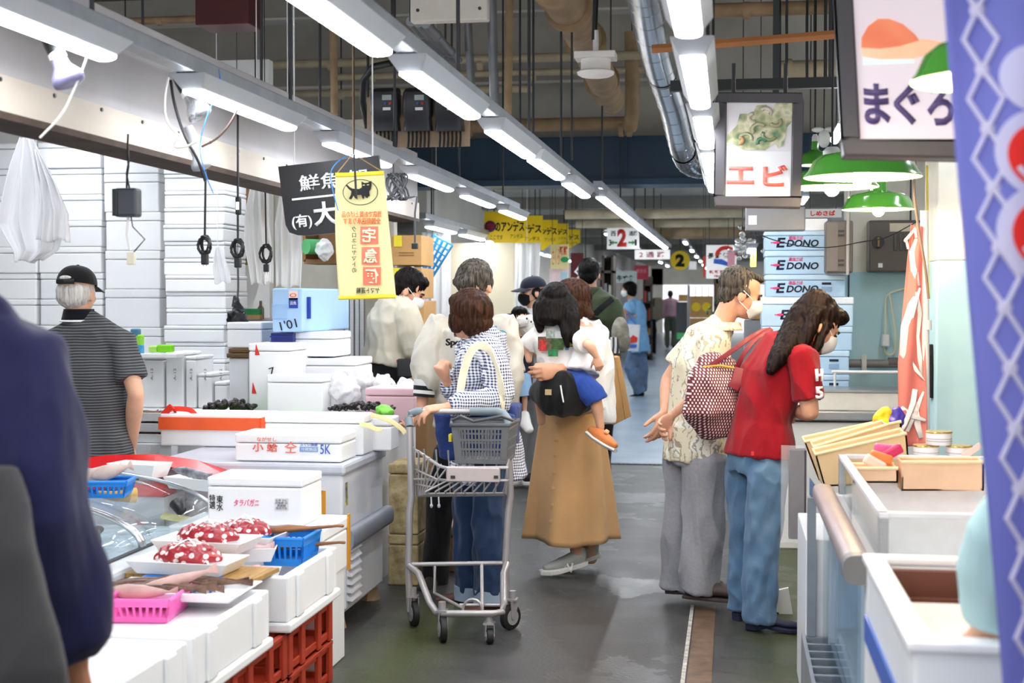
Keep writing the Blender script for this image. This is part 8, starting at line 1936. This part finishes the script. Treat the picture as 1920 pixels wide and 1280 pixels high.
outline_part('tuna_slice', [(.06, .54), (.07, .60), (.14, .665), (.25, .71), (.36, .71), (.5, .68), (.62, .62), (.66, .585), (.45, .55), (.25, .535)], -.004, m_photo('tuna photo', ['d8603a', 'e87850', 'f09468'], 10, .2))
outline_part('tuna_slice_side', [(.06, .54), (.07, .49), (.25, .475), (.6, .48), (.9, .53), (.98, .56), (.8, .59), (.64, .595), (.45, .55), (.25, .535)], -.003, m_photo('pale tuna photo', ['f0a070', 'f6bc94', 'f8d0b0'], 9, .22))
outline_part('green_shadow', [(.07, .485), (.25, .47), (.6, .475), (.6, .455), (.07, .44)], -.002, m_lit('pale green photo', 'd8ece0', .25))
PT = mat('purple grey lettering', '5a4a78', rough=.5, emit=.05)
for ch, u in (('ま', .19), ('ぐ', .50), ('ろ', .84)): text('sign_lettering', ch, at(u, .21, -.004), xd, yd, w_ * .27, h * .24, PT, t, bold=.035)
for u in (.15, .85): build('hanging_bracket', MB().cyl(at(u, 1.0, .05), at(u, 1.0, .05) + V((0, 0, 1.4)), .012), BLACKP, t, world=True)
# grey box sign back below the shrimp sign
x, z, w_, h = pface(1398, 432, 1510, 388, 7.2)
t = thing('grey_sign_box', 'grey sign box with a white square label under the shrimp sign', 'sign', (x + w_ / 2, 7.25, z)); build('box_body', MB().box((0, 0, h / 2), (w_, .1, h)), mat('slate grey panel', '6c7078', rough=.4), t, bevel=.006); build('white_label', MB().box((-w_ * .38, -.052, h * .55), (.04, .004, .045)), WHITET, t); build('bracket', MB().box((0, 0, h + .6), (.03, .03, 1.2)), DARKM, t)
# ---- purple banner in the foreground
Y = 2.15
def m_purple():
 m, nt, b = base('purple banner cloth'); d = nd(nt, 'ShaderNodeBsdfDiffuse'); tr = nd(nt, 'ShaderNodeBsdfTranslucent'); x = nd(nt, 'ShaderNodeMixShader'); v, o = objxyz(nt)
 cr = nd(nt, 'ShaderNodeValToRGB'); nz = nd(nt, 'ShaderNodeTexNoise', Scale=3.0); nt.links.new(v, nz.inputs['Vector']); nt.links.new(nz.outputs['Fac'], cr.inputs[0]); cr.color_ramp.elements[0].color = lin('7e82c8'); cr.color_ramp.elements[1].color = lin('9094d4')
 for s in (d, tr): nt.links.new(cr.outputs[0], s.inputs[0])
 x.inputs[0].default_value = .5; nt.links.new(d.outputs[0], x.inputs[1]); nt.links.new(tr.outputs[0], x.inputs[2]); nt.links.new(x.outputs[0], nt.nodes['Material Output'].inputs[0]); return m
def edge(py): return 1772 + (py / 1280) * 108 if py > 300 else 1772 + py * .095
def pb_(px_off, py): # position on the banner: px offset from its left edge
 p = W(1770 + py * .084 + px_off, py, Y); p.y += .012 * math.sin(px_off * .03 + py * .004); return p
t = thing('foreground_banner', 'purple blue banner with white net pattern and red dots at right edge', 'banner', pb_(100, 0))
build('cloth', MB().sheet(lambda u, v: pb_(u * 330, -120 + v * 1560), 20, 60, .0015), m_purple(), t, smooth=True, world=True)
NETW = m_fabric_thin('white banner print', 'e6e2f4', .5); RDP = m_fabric_thin('red banner print', 'f0403a', .45)
b = MB(); k = 0; yy = -95
P_ = lambda x, y: pb_(x, y) + V((0, -.004, 0))
step = 112
for i in range(14):
 y0 = yy + i * step; xc = 62
 b.tube([P_(xc, y0), P_(xc - 30, y0 + step / 2), P_(xc, y0 + step)], .0042, n=6).tube([P_(xc, y0), P_(xc + 32, y0 + step / 2), P_(xc, y0 + step)], .0042, n=6)
 b.loft([(P_(xc, y0 - 2), .0105, .003), (P_(xc, y0 + 2), .0105, .003)], axis=(1, 0, 0), n=10); b.ell(P_(xc, y0), (.011, .003, .011), n=12, m=8)
build('net_print', b, NETW, t, world=True)
def disc(name, cx, cy, r, off, m):
 build(name, MB().sheet(lambda u, v: P_(cx + r * v * math.cos(2 * PI * u), cy + r * v * math.sin(2 * PI * u)) + V((0, -off, 0)), 40, 6), m, t, smooth=True, world=True)
for (cx, cy, r) in ((150, 150, 62), (150, 290, 82), (150, 440, 92), (160, 900, 84)):
 disc('white_dot', cx, cy, r, .005, NETW)
for (cx, cy, r) in ((150, 295, 60), (152, 442, 66), (165, 905, 60)): disc('red_dot', cx, cy, r, .008, RDP)
for (cx, cy, r) in ((150, 295, 60), (152, 442, 66)): build('highlight', MB().tube([P_(cx + r * .78 * math.cos(a), cy + r * .78 * math.sin(a)) + V((0, -.011, 0)) for a in [1.9 + .1 * k for k in range(9)]], .004, n=6), NETW, t, world=True)
build('pole', MB().cyl(pb_(-5, -125), pb_(340, -125), .012), WP, t, world=True); build('support_pole', MB().cyl(V((pb_(345, 0).x, Y, 0)), pb_(345, -140), .015), WP, t, world=True); build('foot', MB().lathe([(0, 0), (.15, 0), (.16, .03), (.03, .06), (0, .06)], c=(pb_(345, 0).x, Y, 0)), GREYP, t, world=True)
# ======================= SHOPPING CART =======================
SIL = mat('silver painted tube', 'b4b0b0', rough=.35, metal=.5, var=.03)
YR, YFc = 6.12, 5.84
t = thing('shopping_cart', 'grey shopping cart with a wire shelf pushed by the gingham woman', 'shopping cart', W(860, 1190, 6.0)); t.location.z = 0
P = lambda x, y, Y=6.12: W(x, y, Y)
HND = mat('grey plastic handle grip', '7b8890', rough=.4)
def tb(name, pts, r, m=SIL, par=None, n=10):
 Q = [V(p) for p in pts]
 return build(name, MB().tube(Q, r, n=n), m, par or t, smooth='auto', world=True)
lpost = [P(768, 800, 6.16), P(772, 930, 6.14), P(768, 960, 6.14), P(766, 1052, 6.12), P(768, 1146, 6.12)]
rpost = [P(953, 800, 6.16), P(957, 930, 6.14), P(953, 960, 6.14), P(948, 1052, 6.12), P(951, 1146, 6.12)]
tb('side_post', lpost, .016); tb('side_post', rpost, .016)
hy = 6.2
hp_ = [P(768, 800, 6.16), P(766, 785, 6.18), P(770, 776, hy), P(782, 771, hy), P(930, 771, hy), P(944, 775, hy), P(952, 786, 6.18), P(953, 800, 6.16)]
tb('handle', hp_[2:6], .012)
tb('handle_grip', [hp_[0], hp_[1], hp_[2], hp_[3], P(792, 771, hy)], .019, HND); tb('handle_grip', [P(882, 771, hy), hp_[4], hp_[5], hp_[6], hp_[7]], .019, HND)
# lower frame
lo = [P(767, 1060, 6.10), P(785, 1075, 6.06), P(806, 1130, 5.9), P(818, 1148, 5.86), P(830, 1150, 5.84), P(925, 1150, 5.84), P(942, 1146, 5.86), P(944, 1130, 5.9), P(944, 1075, 6.06), P(951, 1055, 6.10)]
tb('lower_frame', lo, .015)
tb('cross_bar', [P(770, 1058, 6.12), P(949, 1055, 6.12)], .010); tb('upright', [P(815, 1058, 6.12), P(815, 1112, 6.1), P(868, 1140, 5.9)], .008); tb('upright', [P(903, 1056, 6.12), P(904, 1142, 5.88)], .008); tb('cross_bar', [P(862, 1134, 5.95), P(938, 1134, 5.95)], .008)
tb('stop_loop', [P(868, 1142, 5.85)] + [W(886 + 18 * math.cos(a), 1143 - 20 * math.sin(a), 5.85) for a in [PI - k * PI / 8 for k in range(9)]], .006)
# casters
CR = mat('black rubber tyre', '1c1c1e', rough=.6); CG = mat('grey hub', '9a9a9a', rough=.4)
for i, (px, py, Y, rot) in enumerate(((776, 1172, 6.11, .5), (957, 1168, 6.11, -.6), (830, 1192, 5.84, .35), (918, 1192, 5.84, .3))):
 c = W(px, py, Y); r = c.z if .03 < c.z < .09 else .055; c.z = r
 ax = V((math.cos(rot), math.sin(rot), 0)); k = build('caster_wheel', MB().loft([(c - ax * .014, r * .9, r * .9), (c - ax * .011, r, r), (c + ax * .011, r, r), (c + ax * .014, r * .9, r * .9)], axis=(0, 0, 1), n=28), CR, t, smooth='auto', world=True)
 build('hub', MB().cyl(c - ax * .017, c + ax * .017, r * .62, n=20), CG, k, world=True, smooth='auto'); build('axle', MB().cyl(c - ax * .021, c + ax * .021, r * .2, n=10), SIL, k, world=True)
 d = V((-ax.y, ax.x, 0)); top = c + V((0, 0, r + .018)) + d * .012
 fk = MB()
 for s in (-1, 1):
  q = c + ax * s * .019; fk.hexa([q - d * .012 - ax * .002, q + d * .012 - ax * .002, q + d * .012 + ax * .002, q - d * .012 + ax * .002] + [top + ax * s * .017 - d * .028 - ax * .002 , top + ax * s * .017 + d * .022 - ax * .002, top + ax * s * .017 + d * .022 + ax * .002, top + ax * s * .017 - d * .028 + ax * .002])
 fk.box(top + V((0, 0, .002)), (.045, .05, .008)); fk.cyl(top, top + V((0, 0, .04)), .016)
 build('fork', fk, SIL, k, world=True, fixn=True)
# wire shelf
Yb0, Yf0 = 6.18, 5.86
TLb, TRb = P(772, 830, 6.14), P(952, 875, 6.14)
wr = MB(); R5 = .0042
fl0, fr0 = P(838, 877, Yf0), P(951, 876, Yf0)
flb, frb = P(838, 901, Yf0), P(951, 900, Yf0)
bl0, br0 = P(772, 840, Yb0), P(955, 850, Yb0)
bot_f0, bot_f1 = P(800, 925, Yf0 + .05), P(945, 924, Yf0 + .05); bot_b0, bot_b1 = P(782, 930, Yb0), P(950, 928, Yb0)
wr2 = MB().tube([bl0, P(790, 850, 6.1), P(825, 874, 5.9), fl0, fr0, br0], .007).tube([P(772, 898, 6.16), P(835, 900, 5.88), flb, frb, P(953, 900, 6.12)], .006)
build('shelf_rim', wr2, SIL, t, smooth='auto', world=True)
for k in range(9):
 u = k / 8; a = fl0.lerp(fr0, u); b = bot_f0.lerp(bot_f1, u); c = bot_b0.lerp(bot_b1, u); wr.tube([a, flb.lerp(frb, u), b + V((0, -.02, .01)), b + V((0, .02, -.004)), c, bl0.lerp(br0, u)], R5, n=6)
for k in range(7):
 u = k / 6; a = P(775, 838, 6.14).lerp(fl0, u); b = bot_b0.lerp(bot_f0, u); wr.tube([a, b], R5, n=6)
 a = br0.lerp(fr0, u); b = bot_b1.lerp(bot_f1, u); wr.tube([a, b], R5, n=6)
for k in range(7): u = k / 6; wr.tube([bot_b0.lerp(bot_f0, u), bot_b1.lerp(bot_f1, u)], R5, n=6)
for v in (.45, .75): wr.tube([P(775, 838, 6.14).lerp(bot_b0, v), fl0.lerp(bot_f0, v)], R5, n=6)
build('wire_shelf', wr, SIL, t, smooth='auto', world=True)
q0, q1 = P(838, 902, Yf0 - .012), P(937, 877, Yf0 - .012)
pn = build('front_plate', MB().bx((q0.x, Yf0 - .018, q0.z), (q1.x, Yf0 - .008, q1.z)), mat('warm grey plate', 'c2b6b4', rough=.4), t, world=True, bevel=.004)
for x in (849, 930): build('slot', MB().box(P(x, 894, Yf0 - .02), (.018, .006, .012)), DARKM, pn, world=True)
# grey hand basket sitting in it
t = thing('hand_basket', 'dark grey plastic shopping basket sitting in the cart', 'basket', W(880, 872, 6.0))
BG = mat('grey basket plastic', '6f7174', rough=.45)
F0, F1 = P(846, 797, 5.93), P(955, 797, 5.93); K0, K1 = P(790, 812, 6.28), P(950, 800, 6.28); dz = V((0, 0, -.165))
K0 = V((F0.x - .06, 6.24, F0.z)); K1 = V((F1.x - .005, 6.24, F0.z))
tin = .88; cen = (F0 + F1 + K0 + K1) / 4
def lower(p): q = cen + (p - cen) * tin; q.z = F0.z; return q + dz
cor = [F0, F1, K1, K0]; low = [lower(p) for p in cor]
mb = MB(); th = .004
def strip(i, a0, a1, u0=0, u1=1):
 j = (i + 1) % 4
 p = lambda u, v: cor[i].lerp(cor[j], u).lerp(low[i].lerp(low[j], u), v)
 nn = (cor[j] - cor[i]).cross(V((0, 0, -1))).normalized() * th
 a = [p(u0, a1), p(u1, a1), p(u1, a0), p(u0, a0)]; mb.hexa([q for q in a] + [q + nn for q in a])
for i in range(4):
 strip(i, 0, .12); strip(i, .88, 1)
 for v in (.36, .6): strip(i, v, v + .05)
 n = 17
 for k in range(n + 1): strip(i, .1, .9, max(0, k / n - .010), min(1, k / n + .010))
 if i in (0, 3): strip(i, .1, .9, 0, .14); strip(i, .1, .9, .88, 1)
mb.hexa([q for q in low] + [q + V((0, 0, .004)) for q in low])
build('basket_body', mb, BG, t, world=True, fixn=True)
build('rim', MB().tube(cor + [cor[0]], .008, n=8), mat('dark basket rim', '505256', rough=.4), t, world=True, smooth='auto')
tg = cor[3].lerp(cor[0], .55).lerp(low[3].lerp(low[0], .55), .4); build('yellow_label', MB().box(tg + V((-.008, -.004, 0)), (.012, .045, .032)), mat('yellow label', 'e8d820'), t, world=True)
build('carry_handle', MB().tube([cor[0].lerp(cor[3], .5) + V((0, 0, .006)), cor[0].lerp(cor[3], .5) + V((.05, -.04, .03)), W(888, 790, 6.05), cor[1].lerp(cor[2], .5) + V((-.05, -.04, .03)), cor[1].lerp(cor[2], .5) + V((0, 0, .006))], .007), mat('dark basket rim', '505256'), t, world=True, smooth='auto')
# ======================= FARTHER DOWN THE MARKET =======================
YEL = mat('yellow sign', 'f4cf14', rough=.5, var=.02)
pos = [(908, 986, 396, 470, 13.6), (968, 1018, 404, 472, 14.6), (1010, 1046, 412, 470, 15.8), (1030, 1066, 419, 462, 17.2), (1050, 1088, 430, 470, 18.8)]
for i, (x0, x1, y0, y1, Y) in enumerate(pos):
 x, z, w_, h = pface(x0, y1, x1, y0, Y); x, z, w_, h = (lambda a, b: (a.x, a.z, b.x - a.x, b.z - a.z))(W(x0, y1, Y), W(x1, y0, Y)); wf = w_ if i == 0 else w_ * 1.6; x -= wf - w_
 t = thing('yellow_sign', f'yellow pointed butcher shop sign hanging from low ceiling, {ORD[i]} of five', 'sign', (x + wf / 2, Y, z + h), 0, 'yellow butcher signs')
 build('board', MB().prism([(-wf / 2, -h * .62), (0, -h), (wf / 2, -h * .62), (wf / 2, 0), (-wf / 2, 0)], (0, 0, 0), (1, 0, 0), (0, 0, 1), .012), YEL, t, fixn=True)
 if i == 0:
  build('emblem', MB().cyl((-wf * .35, -.022, -h * .38), (-wf * .35, -.014, -h * .38), .055), mat('maroon emblem', '5a1a48'), t); text('sign_lettering', '肉', V((-wf * .35, -.023, -h * .38)), (1, 0, 0), (0, 0, 1), .06, .06, mat('red glyph', 'd8281c'), t, bold=.03, world=False)
  text('sign_lettering', 'のアンデス', V((wf * .12, -.016, -h * .38)), (1, 0, 0), (0, 0, 1), wf * .7, h * .27, BLACKT, t, bold=.03, world=False)
  text('sign_lettering', 'ここです', V((-wf * .2, -.016, -h * .66)), (1, 0, 0), (0, 0, 1), wf * .3, h * .11, BLACKT, t, world=False); text('sign_lettering', 'アンデス', V((wf * .28, -.016, -h * .63)), (1, 0, 0), (0, 0, 1), wf * .3, h * .11, BLACKT, t, world=False)
 else:
  text('sign_lettering', 'ンデス', V((wf * .22, -.016, -h * .36)), (1, 0, 0), (0, 0, 1), wf * .5, h * .25, BLACKT, t, bold=.03, world=False); text('sign_lettering', 'アンデス', V((wf * .25, -.016, -h * .64)), (1, 0, 0), (0, 0, 1), wf * .35, h * .11, BLACKT, t, world=False)
 for s in (-1, 1): build('hanging_rod', MB().cyl((s * wf * .42, -.006, 0), (s * wf * .42, -.006, 2.82 - z - h), .003, n=6), DARKM, t)
def board(label, x0, y0, x1, y1, Y, m, name='hanging_sign', top=2.82, dep=.03):
 a, b = W(x0, y1, Y), W(x1, y0, Y); t = thing(name, label, 'sign', ((a.x + b.x) / 2, Y, a.z)); w_, h = b.x - a.x, b.z - a.z
 build('board', MB().bx((-w_ / 2, 0, 0), (w_ / 2, dep, h)), m, t)
 if top:
  for s in (-1, 1): build('hanging_rod', MB().cyl((s * w_ * .4, dep / 2, h), (s * w_ * .4, dep / 2, top - a.z), .003, n=6), DARKM, t)
 return t, w_, h
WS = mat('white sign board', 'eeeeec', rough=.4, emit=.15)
def tx(t, s, u, v, w_, h, uw, vh, m, **k): return text('sign_lettering', s, V((w_ * (u - .5), -.002, h * v)), (1, 0, 0), (0, 0, 1), w_ * uw, h * vh, m, t, world=False, **k)
t, w_, h = board('white aisle sign with a big red 2 and green arrows', 1138, 426, 1198, 467, 17.5, WS)
tx(t, '2', .47, .52, w_, h, .30, .82, REDT, bold=.05); tx(t, '西', .2, .72, w_, h, .16, .24, BLACKT, bold=.02); tx(t, '通路', .82, .72, w_, h, .26, .22, BLACKT, bold=.02); tx(t, '3', .1, .3, w_, h, .09, .28, BLACKT, bold=.03); tx(t, '1', .9, .3, w_, h, .06, .28, BLACKT, bold=.03)
GRN = mat('green arrow', '1f9a5a')
build('arrow', MB().prism([(-.045, 0), (-.015, .03), (-.015, .01), (.035, .01), (.035, -.01), (-.015, -.01), (-.015, -.03)], (-w_ * .26, -.004, h * .3), (1, 0, 0), (0, 0, 1), .004), GRN, t, fixn=True); build('arrow', MB().prism([(.045, 0), (.015, -.03), (.015, -.01), (-.035, -.01), (-.035, .01), (.015, .01), (.015, .03)], (w_ * .26, -.004, h * .3), (1, 0, 0), (0, 0, 1), .004), GRN, t, fixn=True)
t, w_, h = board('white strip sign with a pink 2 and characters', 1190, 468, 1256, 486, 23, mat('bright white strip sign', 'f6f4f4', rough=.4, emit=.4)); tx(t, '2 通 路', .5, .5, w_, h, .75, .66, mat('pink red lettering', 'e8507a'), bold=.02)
c = W(1275, 488, 21); R_ = 18 * 21 / F_PX; t = thing('round_sign', 'round yellow sign with a black 2 hanging over the aisle', 'sign', c); build('disc', MB().cyl((0, 0, 0), (0, .03, 0), R_, n=40), YEL, t, smooth='auto'); text('sign_lettering', '2', V((0, -.003, 0)), (1, 0, 0), (0, 0, 1), R_ * .95, R_ * 1.3, BLACKT, t, bold=.06, world=False); build('hanging_rod', MB().cyl((0, .015, R_), (0, .015, 2.82 - c.z), .008, n=6), DARKM, t)
t, w_, h = board('white shop sign with a red arch, blue stroke and black characters', 1324, 459, 1381, 522, 16, WS)
build('red_arch', MB().tube([V((w_ * .15 + w_ * .3 * math.cos(a), -.01, h * .68 + h * .24 * math.sin(a))) for a in [k * PI / 12 for k in range(13)]], .022, n=8), REDT, t); tx(t, '長 野 郎', .4, .68, w_, h, .7, .18, BLACKT, bold=.05)
build('blue_stroke', MB().loft([(V((-w_ * .25, -.006, h * .52)), .025, .006), (V((0, -.006, h * .50)), .03, .006), (V((w_ * .22, -.006, h * .42)), .02, .006)], axis=(0, 0, 1), n=8), BLUET, t); tx(t, '新鮮野菜', .45, .2, w_, h, .7, .1, REDT, bold=.03); tx(t, '市場', .45, .07, w_, h, .4, .08, PINKT, bold=.03)
t, w_, h = board('green and white emergency exit light under the far ceiling', 1203, 424, 1218, 433, 24, m_emit('exit green', '7fe0b0', 2.0), name='exit_light'); tx(t, '非常口', .5, .5, w_, h, .7, .5, WHITET)
t, w_, h = board('long teal edged fixture beside the exit light', 1204, 432, 1232, 436, 24, WS, name='far_fixture')
t, w_, h = board('pale banner with red and orange characters left of the olive jacket', 1032, 458, 1066, 504, 15.2, mat('cream paper', 'f2e4a8', rough=.8)); tx(t, '新鮮', .72, .75, w_, h, .45, .36, REDT, bold=.02); tx(t, 'さくら', .3, .5, w_, h, .4, .7, ORT) ; build('green_leaf', MB().ell((w_ * .3, -.01, h * .38), (.045, .008, .03), n=10, m=6), GRN, t)
t, w_, h = board('white and pink poster below the cream banner', 1030, 504, 1066, 545, 15.3, mat('pale pink poster', 'f4d8dc', rough=.7, var=.15, scale=6), top=None); build('post', MB().cyl((0, .04, -t.location.z), (0, .04, .1), .02), GALV, t)
build('blue_patch', MB().bx((.02, -.004, .04), (.09, 0, .2)), mat('pale blue ink', 'a9cfe0'), t)
t, w_, h = board('maroon banner with white brush marks behind the olive jacket', 1070, 474, 1094, 545, 15.6, mat('maroon cloth', '5e2628', rough=.8)); build('brush_mark', MB().tube([(-.03, -.005, h * .2), (.03, -.005, h * .4), (-.02, -.005, h * .5), (.02, -.005, h * .62)], .014, n=6), WHITET, t)
t, w_, h = board('pale grey board with dark characters above the walker', 1151, 508, 1194, 530, 22.5, mat('pale grey sign', 'c9d6d4', rough=.5)); tx(t, '牛丈食', .5, .4, w_, h, .75, .5, BLACKT, bold=.03)
t, w_, h = board('small dark red shop sign beyond the walker', 1189, 497, 1216, 524, 26, mat('dark red sign', '9a2038', rough=.5)); tx(t, '鮮魚店', .5, .6, w_, h, .7, .3, mat('dull pink lettering', 'd07a88'))
t, w_, h = board('white box sign far behind the round yellow sign', 1292, 490, 1306, 505, 30, WS)
t, w_, h = board('yellow vertical banner beside the pale blue boxes', 1407, 462, 1418, 500, 13, mat('lemon cloth', 'e8e060', rough=.7)); tx(t, 'う\nま\nい', .5, .5, w_, h, .5, .8, BLACKT)
t, w_, h = board('pink vertical banner left of the arch sign', 1364, 470, 1378, 512, 15.7, mat('pink cloth', 'f2a8b4', rough=.7))
t, w_, h = board('thin red vertical banner left of the white arch sign', 1318, 480, 1323, 520, 17, mat('red cloth', 'd8483c', rough=.7))
# silver tinsel lamp above the man's head
rr = random.Random(4); c = W(1392, 450, 10.5); mb = MB()
for k in range(26): mb.ell(V((rr.gauss(0, .045), rr.gauss(0, .03), rr.gauss(-.02, .06))), (.02, .012, .026), rot=Euler((rr.random() * 3, rr.random() * 3, 0)).to_matrix(), n=8, m=6)
t = thing('tinsel_ornament', 'glittering silver ornament hanging above the grey haired man', 'ornament', c); build('tinsel', mb, mat('bright silver foil', 'f0f2f4', rough=.25, metal=.5), t, smooth=True); build('wire', MB().cyl((0, 0, .08), (0, 0, 2.2), .004, n=6), DARKM, t)
fixture(W(1410, 456, 12.5).x, 12.45, W(1410, 456, 12.5).z, 'fluorescent light between the arch sign and the pale blue boxes', 'fluorescent lights over the far right shops')
# roll cage with cartons
Y = 22; a, b = W(1290, 660, Y), W(1340, 535, Y)
t = thing('roll_cage', 'tall wire roll cage full of cartons beyond the old man', 'roll cage', ((a.x + b.x) / 2, Y + .2, 0)); w_ = b.x - a.x; hh = b.z
mb = MB()
for s in (-1, 1):
 for d in (-.25, .25): mb.cyl((s * w_ / 2, d, .12), (s * w_ / 2, d, hh), .014)
 for k in range(1, 5): mb.cyl((s * w_ / 2, -.25, hh * k / 4), (s * w_ / 2, .25, hh * k / 4), .009)
for k in range(1, 4): mb.cyl((-w_ / 2 + w_ * k / 4, .25, .15), (-w_ / 2 + w_ * k / 4, .25, hh), .007)
for k in (1, 3): mb.cyl((-w_ / 2, .25, hh * k / 4), (w_ / 2, .25, hh * k / 4), .009)
build('wire_frame', mb, STEEL, t); build('base', MB().bx((-w_ / 2, -.25, .1), (w_ / 2, .25, .14)), GALV, t)
for s in (-1, 1): 
 for d in (-.2, .2): build('caster', MB().cyl((s * w_ * .42 - .015, d, .05), (s * w_ * .42 + .015, d, .05), .05), BLACKP, t)
z = .142
for i in range(4):
 h = .34; q = thing('cardboard_box', f'carton with yellow spots inside the roll cage, {["bottom", "second from bottom", "third from bottom", "top"][i]} one', 'cardboard box', (t.location.x, Y + .2, z)); build('carton', MB().box((0, 0, h / 2), (w_ * .86, .42, h - .01)), CARD, q)
 for s in (-1, 1): build('yellow_spot', MB().cyl((s * w_ * .2, -.212, h * .5), (s * w_ * .2, -.209, h * .5), .07), YEL, q)
 z += h
# dark shelves, bins and stock along both sides
def stock(label, x0, y0, x1, y1, Y, m, d=.4, name='cardboard_box', cat='cardboard box', part='carton', floor=False):
 a, b = W(x0, y1, Y), W(x1, y0, Y); z0 = 0.004 if floor else a.z; t = thing(name, label, cat, ((a.x + b.x) / 2, Y + d / 2, z0)); build(part, MB().box((0, 0, (b.z - z0) / 2), (b.x - a.x, d, b.z - z0)), m, t, bevel=.01); return t
stock('brown carton on the dark shop counter beyond the pink shirt person', 1272, 552, 1290, 565, 27, CARD)
t = stock('dark grey shop counter beyond the pink shirt person', 1268, 566, 1292, 640, 27, mat('dark counter', '4a4e52'), name='shop_counter', cat='counter', part='counter_body', floor=True); build('green_band', MB().box((0, -.205, t.location.z + .75), (.22, .01, .12)), mat('green plastic band', '58c878', rough=.4), t)
stock('grey crate stack right behind the grey haired man', 1395, 600, 1428, 700, 9.9, mat('grey plastic crate', '9a9ca0'), name='crate_stack', cat='crate', part='crate', floor=True)
stock('brown carton on the grey crates behind the old man', 1404, 578, 1428, 599, 9.9, CARD)
for i, (x0, x1, Y) in enumerate(((1128, 1150, 18), (1122, 1140, 24), (1338, 1360, 18.5), (1205, 1222, 34))):
 t = thing('shelf_rack', ['tall dark shelf rack behind the olive jacket', 'second dark shelf rack farther left of the aisle', 'dark shelf rack under the white arch sign', 'far brown shelf rack beyond the backpack'][i], 'shelf', (W((x0 + x1) / 2, 600, Y).x, Y + .2, 0)); w_ = W(x1, 600, Y).x - W(x0, 600, Y).x
 build('frame', MB().bx((-w_ / 2, .18, 0), (w_ / 2, .2, 2.0)).bx((-w_ / 2, -.2, 0), (-w_ / 2 + .03, .2, 2.0)).bx((w_ / 2 - .03, -.2, 0), (w_ / 2, .2, 2.0)), mat('dark rack', '4a4038', rough=.6), t)
 for k in range(5): build('shelf', MB().bx((-w_ / 2, -.2, .1 + k * .42), (w_ / 2, .2, .13 + k * .42)), MATS['dark rack'], t)
 for k in range(4):
  for m_ in range(2):
   q = thing('stock_box', 'box of goods on a dark shelf down the aisle', 'box', (t.location.x - w_ * .22 + m_ * w_ * .44, Y + .18, .132 + k * .42), 0, 'goods on the far shelves'); build('box_body', MB().box((0, 0, .13), (w_ * .28, .28, .26 - .05 * ((k + m_) % 3))), mat(['pale goods', 'tan goods', 'dull red goods', 'grey goods'][(k + m_ + i) % 4], ['dcd6c8', 'b08a58', 'a0443c', '8a8e92'][(k + m_ + i) % 4]), q)
# green plant by the arch sign
t = thing('potted_plant', 'leafy green plant under the arch sign beside the old man', 'plant', W(1348, 600, 17.4)); mb = MB(); rr = random.Random(9)
for k in range(60):
 c = V((rr.gauss(0, .09), rr.gauss(0, .08), .25 + abs(rr.gauss(.1, .16)))); mb.ell(c, (.035, .012, .02), rot=Euler((rr.random() * 3, rr.random() * 3, rr.random() * 6)).to_matrix(), n=8, m=5)
t.location.z = .72; build('foliage', mb, mat('dark green leaves', '3f6038', rough=.6, var=.3), t, smooth=True); build('pot', MB().lathe([(0, 0), (.09, 0), (.12, .2), (.11, .2), (.1, .18), (0, .17)]), mat('terracotta', 'a8643c'), t, smooth='auto'); build('stem', MB().cyl((0, 0, .15), (0, 0, .4), .012), MATS['dark rack'], t)
slab('plant_stand', 'dark stand carrying the leafy plant', 'stand', (t.location.x - .15, 17.25, 0), (t.location.x + .15, 17.55, .718), MATS['dark counter'])
# cross pipes under the far ceiling
for i, (y, Y, x0, x1) in enumerate(((402, 14.5, 1060, 1430), (420, 17, 1080, 1400), (432, 20, 1225, 1400))):
 a, b = W(x0, y, Y), W(x1, y, Y); pipe('pipe', ['cream pipe crossing the low ceiling before the aisle sign', 'second cream pipe crossing the low ceiling', 'brown duct crossing the low ceiling over the round sign'][i], [a, V((b.x, Y, a.z))], .05 if i < 2 else .12, PIPEC if i < 2 else PIPEB)
for i in range(6):
 y = 15 + i * 4; struct(f'trim_{20 + i}', MB().bx((-3.4, y, 2.66), (1.5, y + .25, 2.83)), mat('far ceiling beam', '8f8b84', rough=.8))
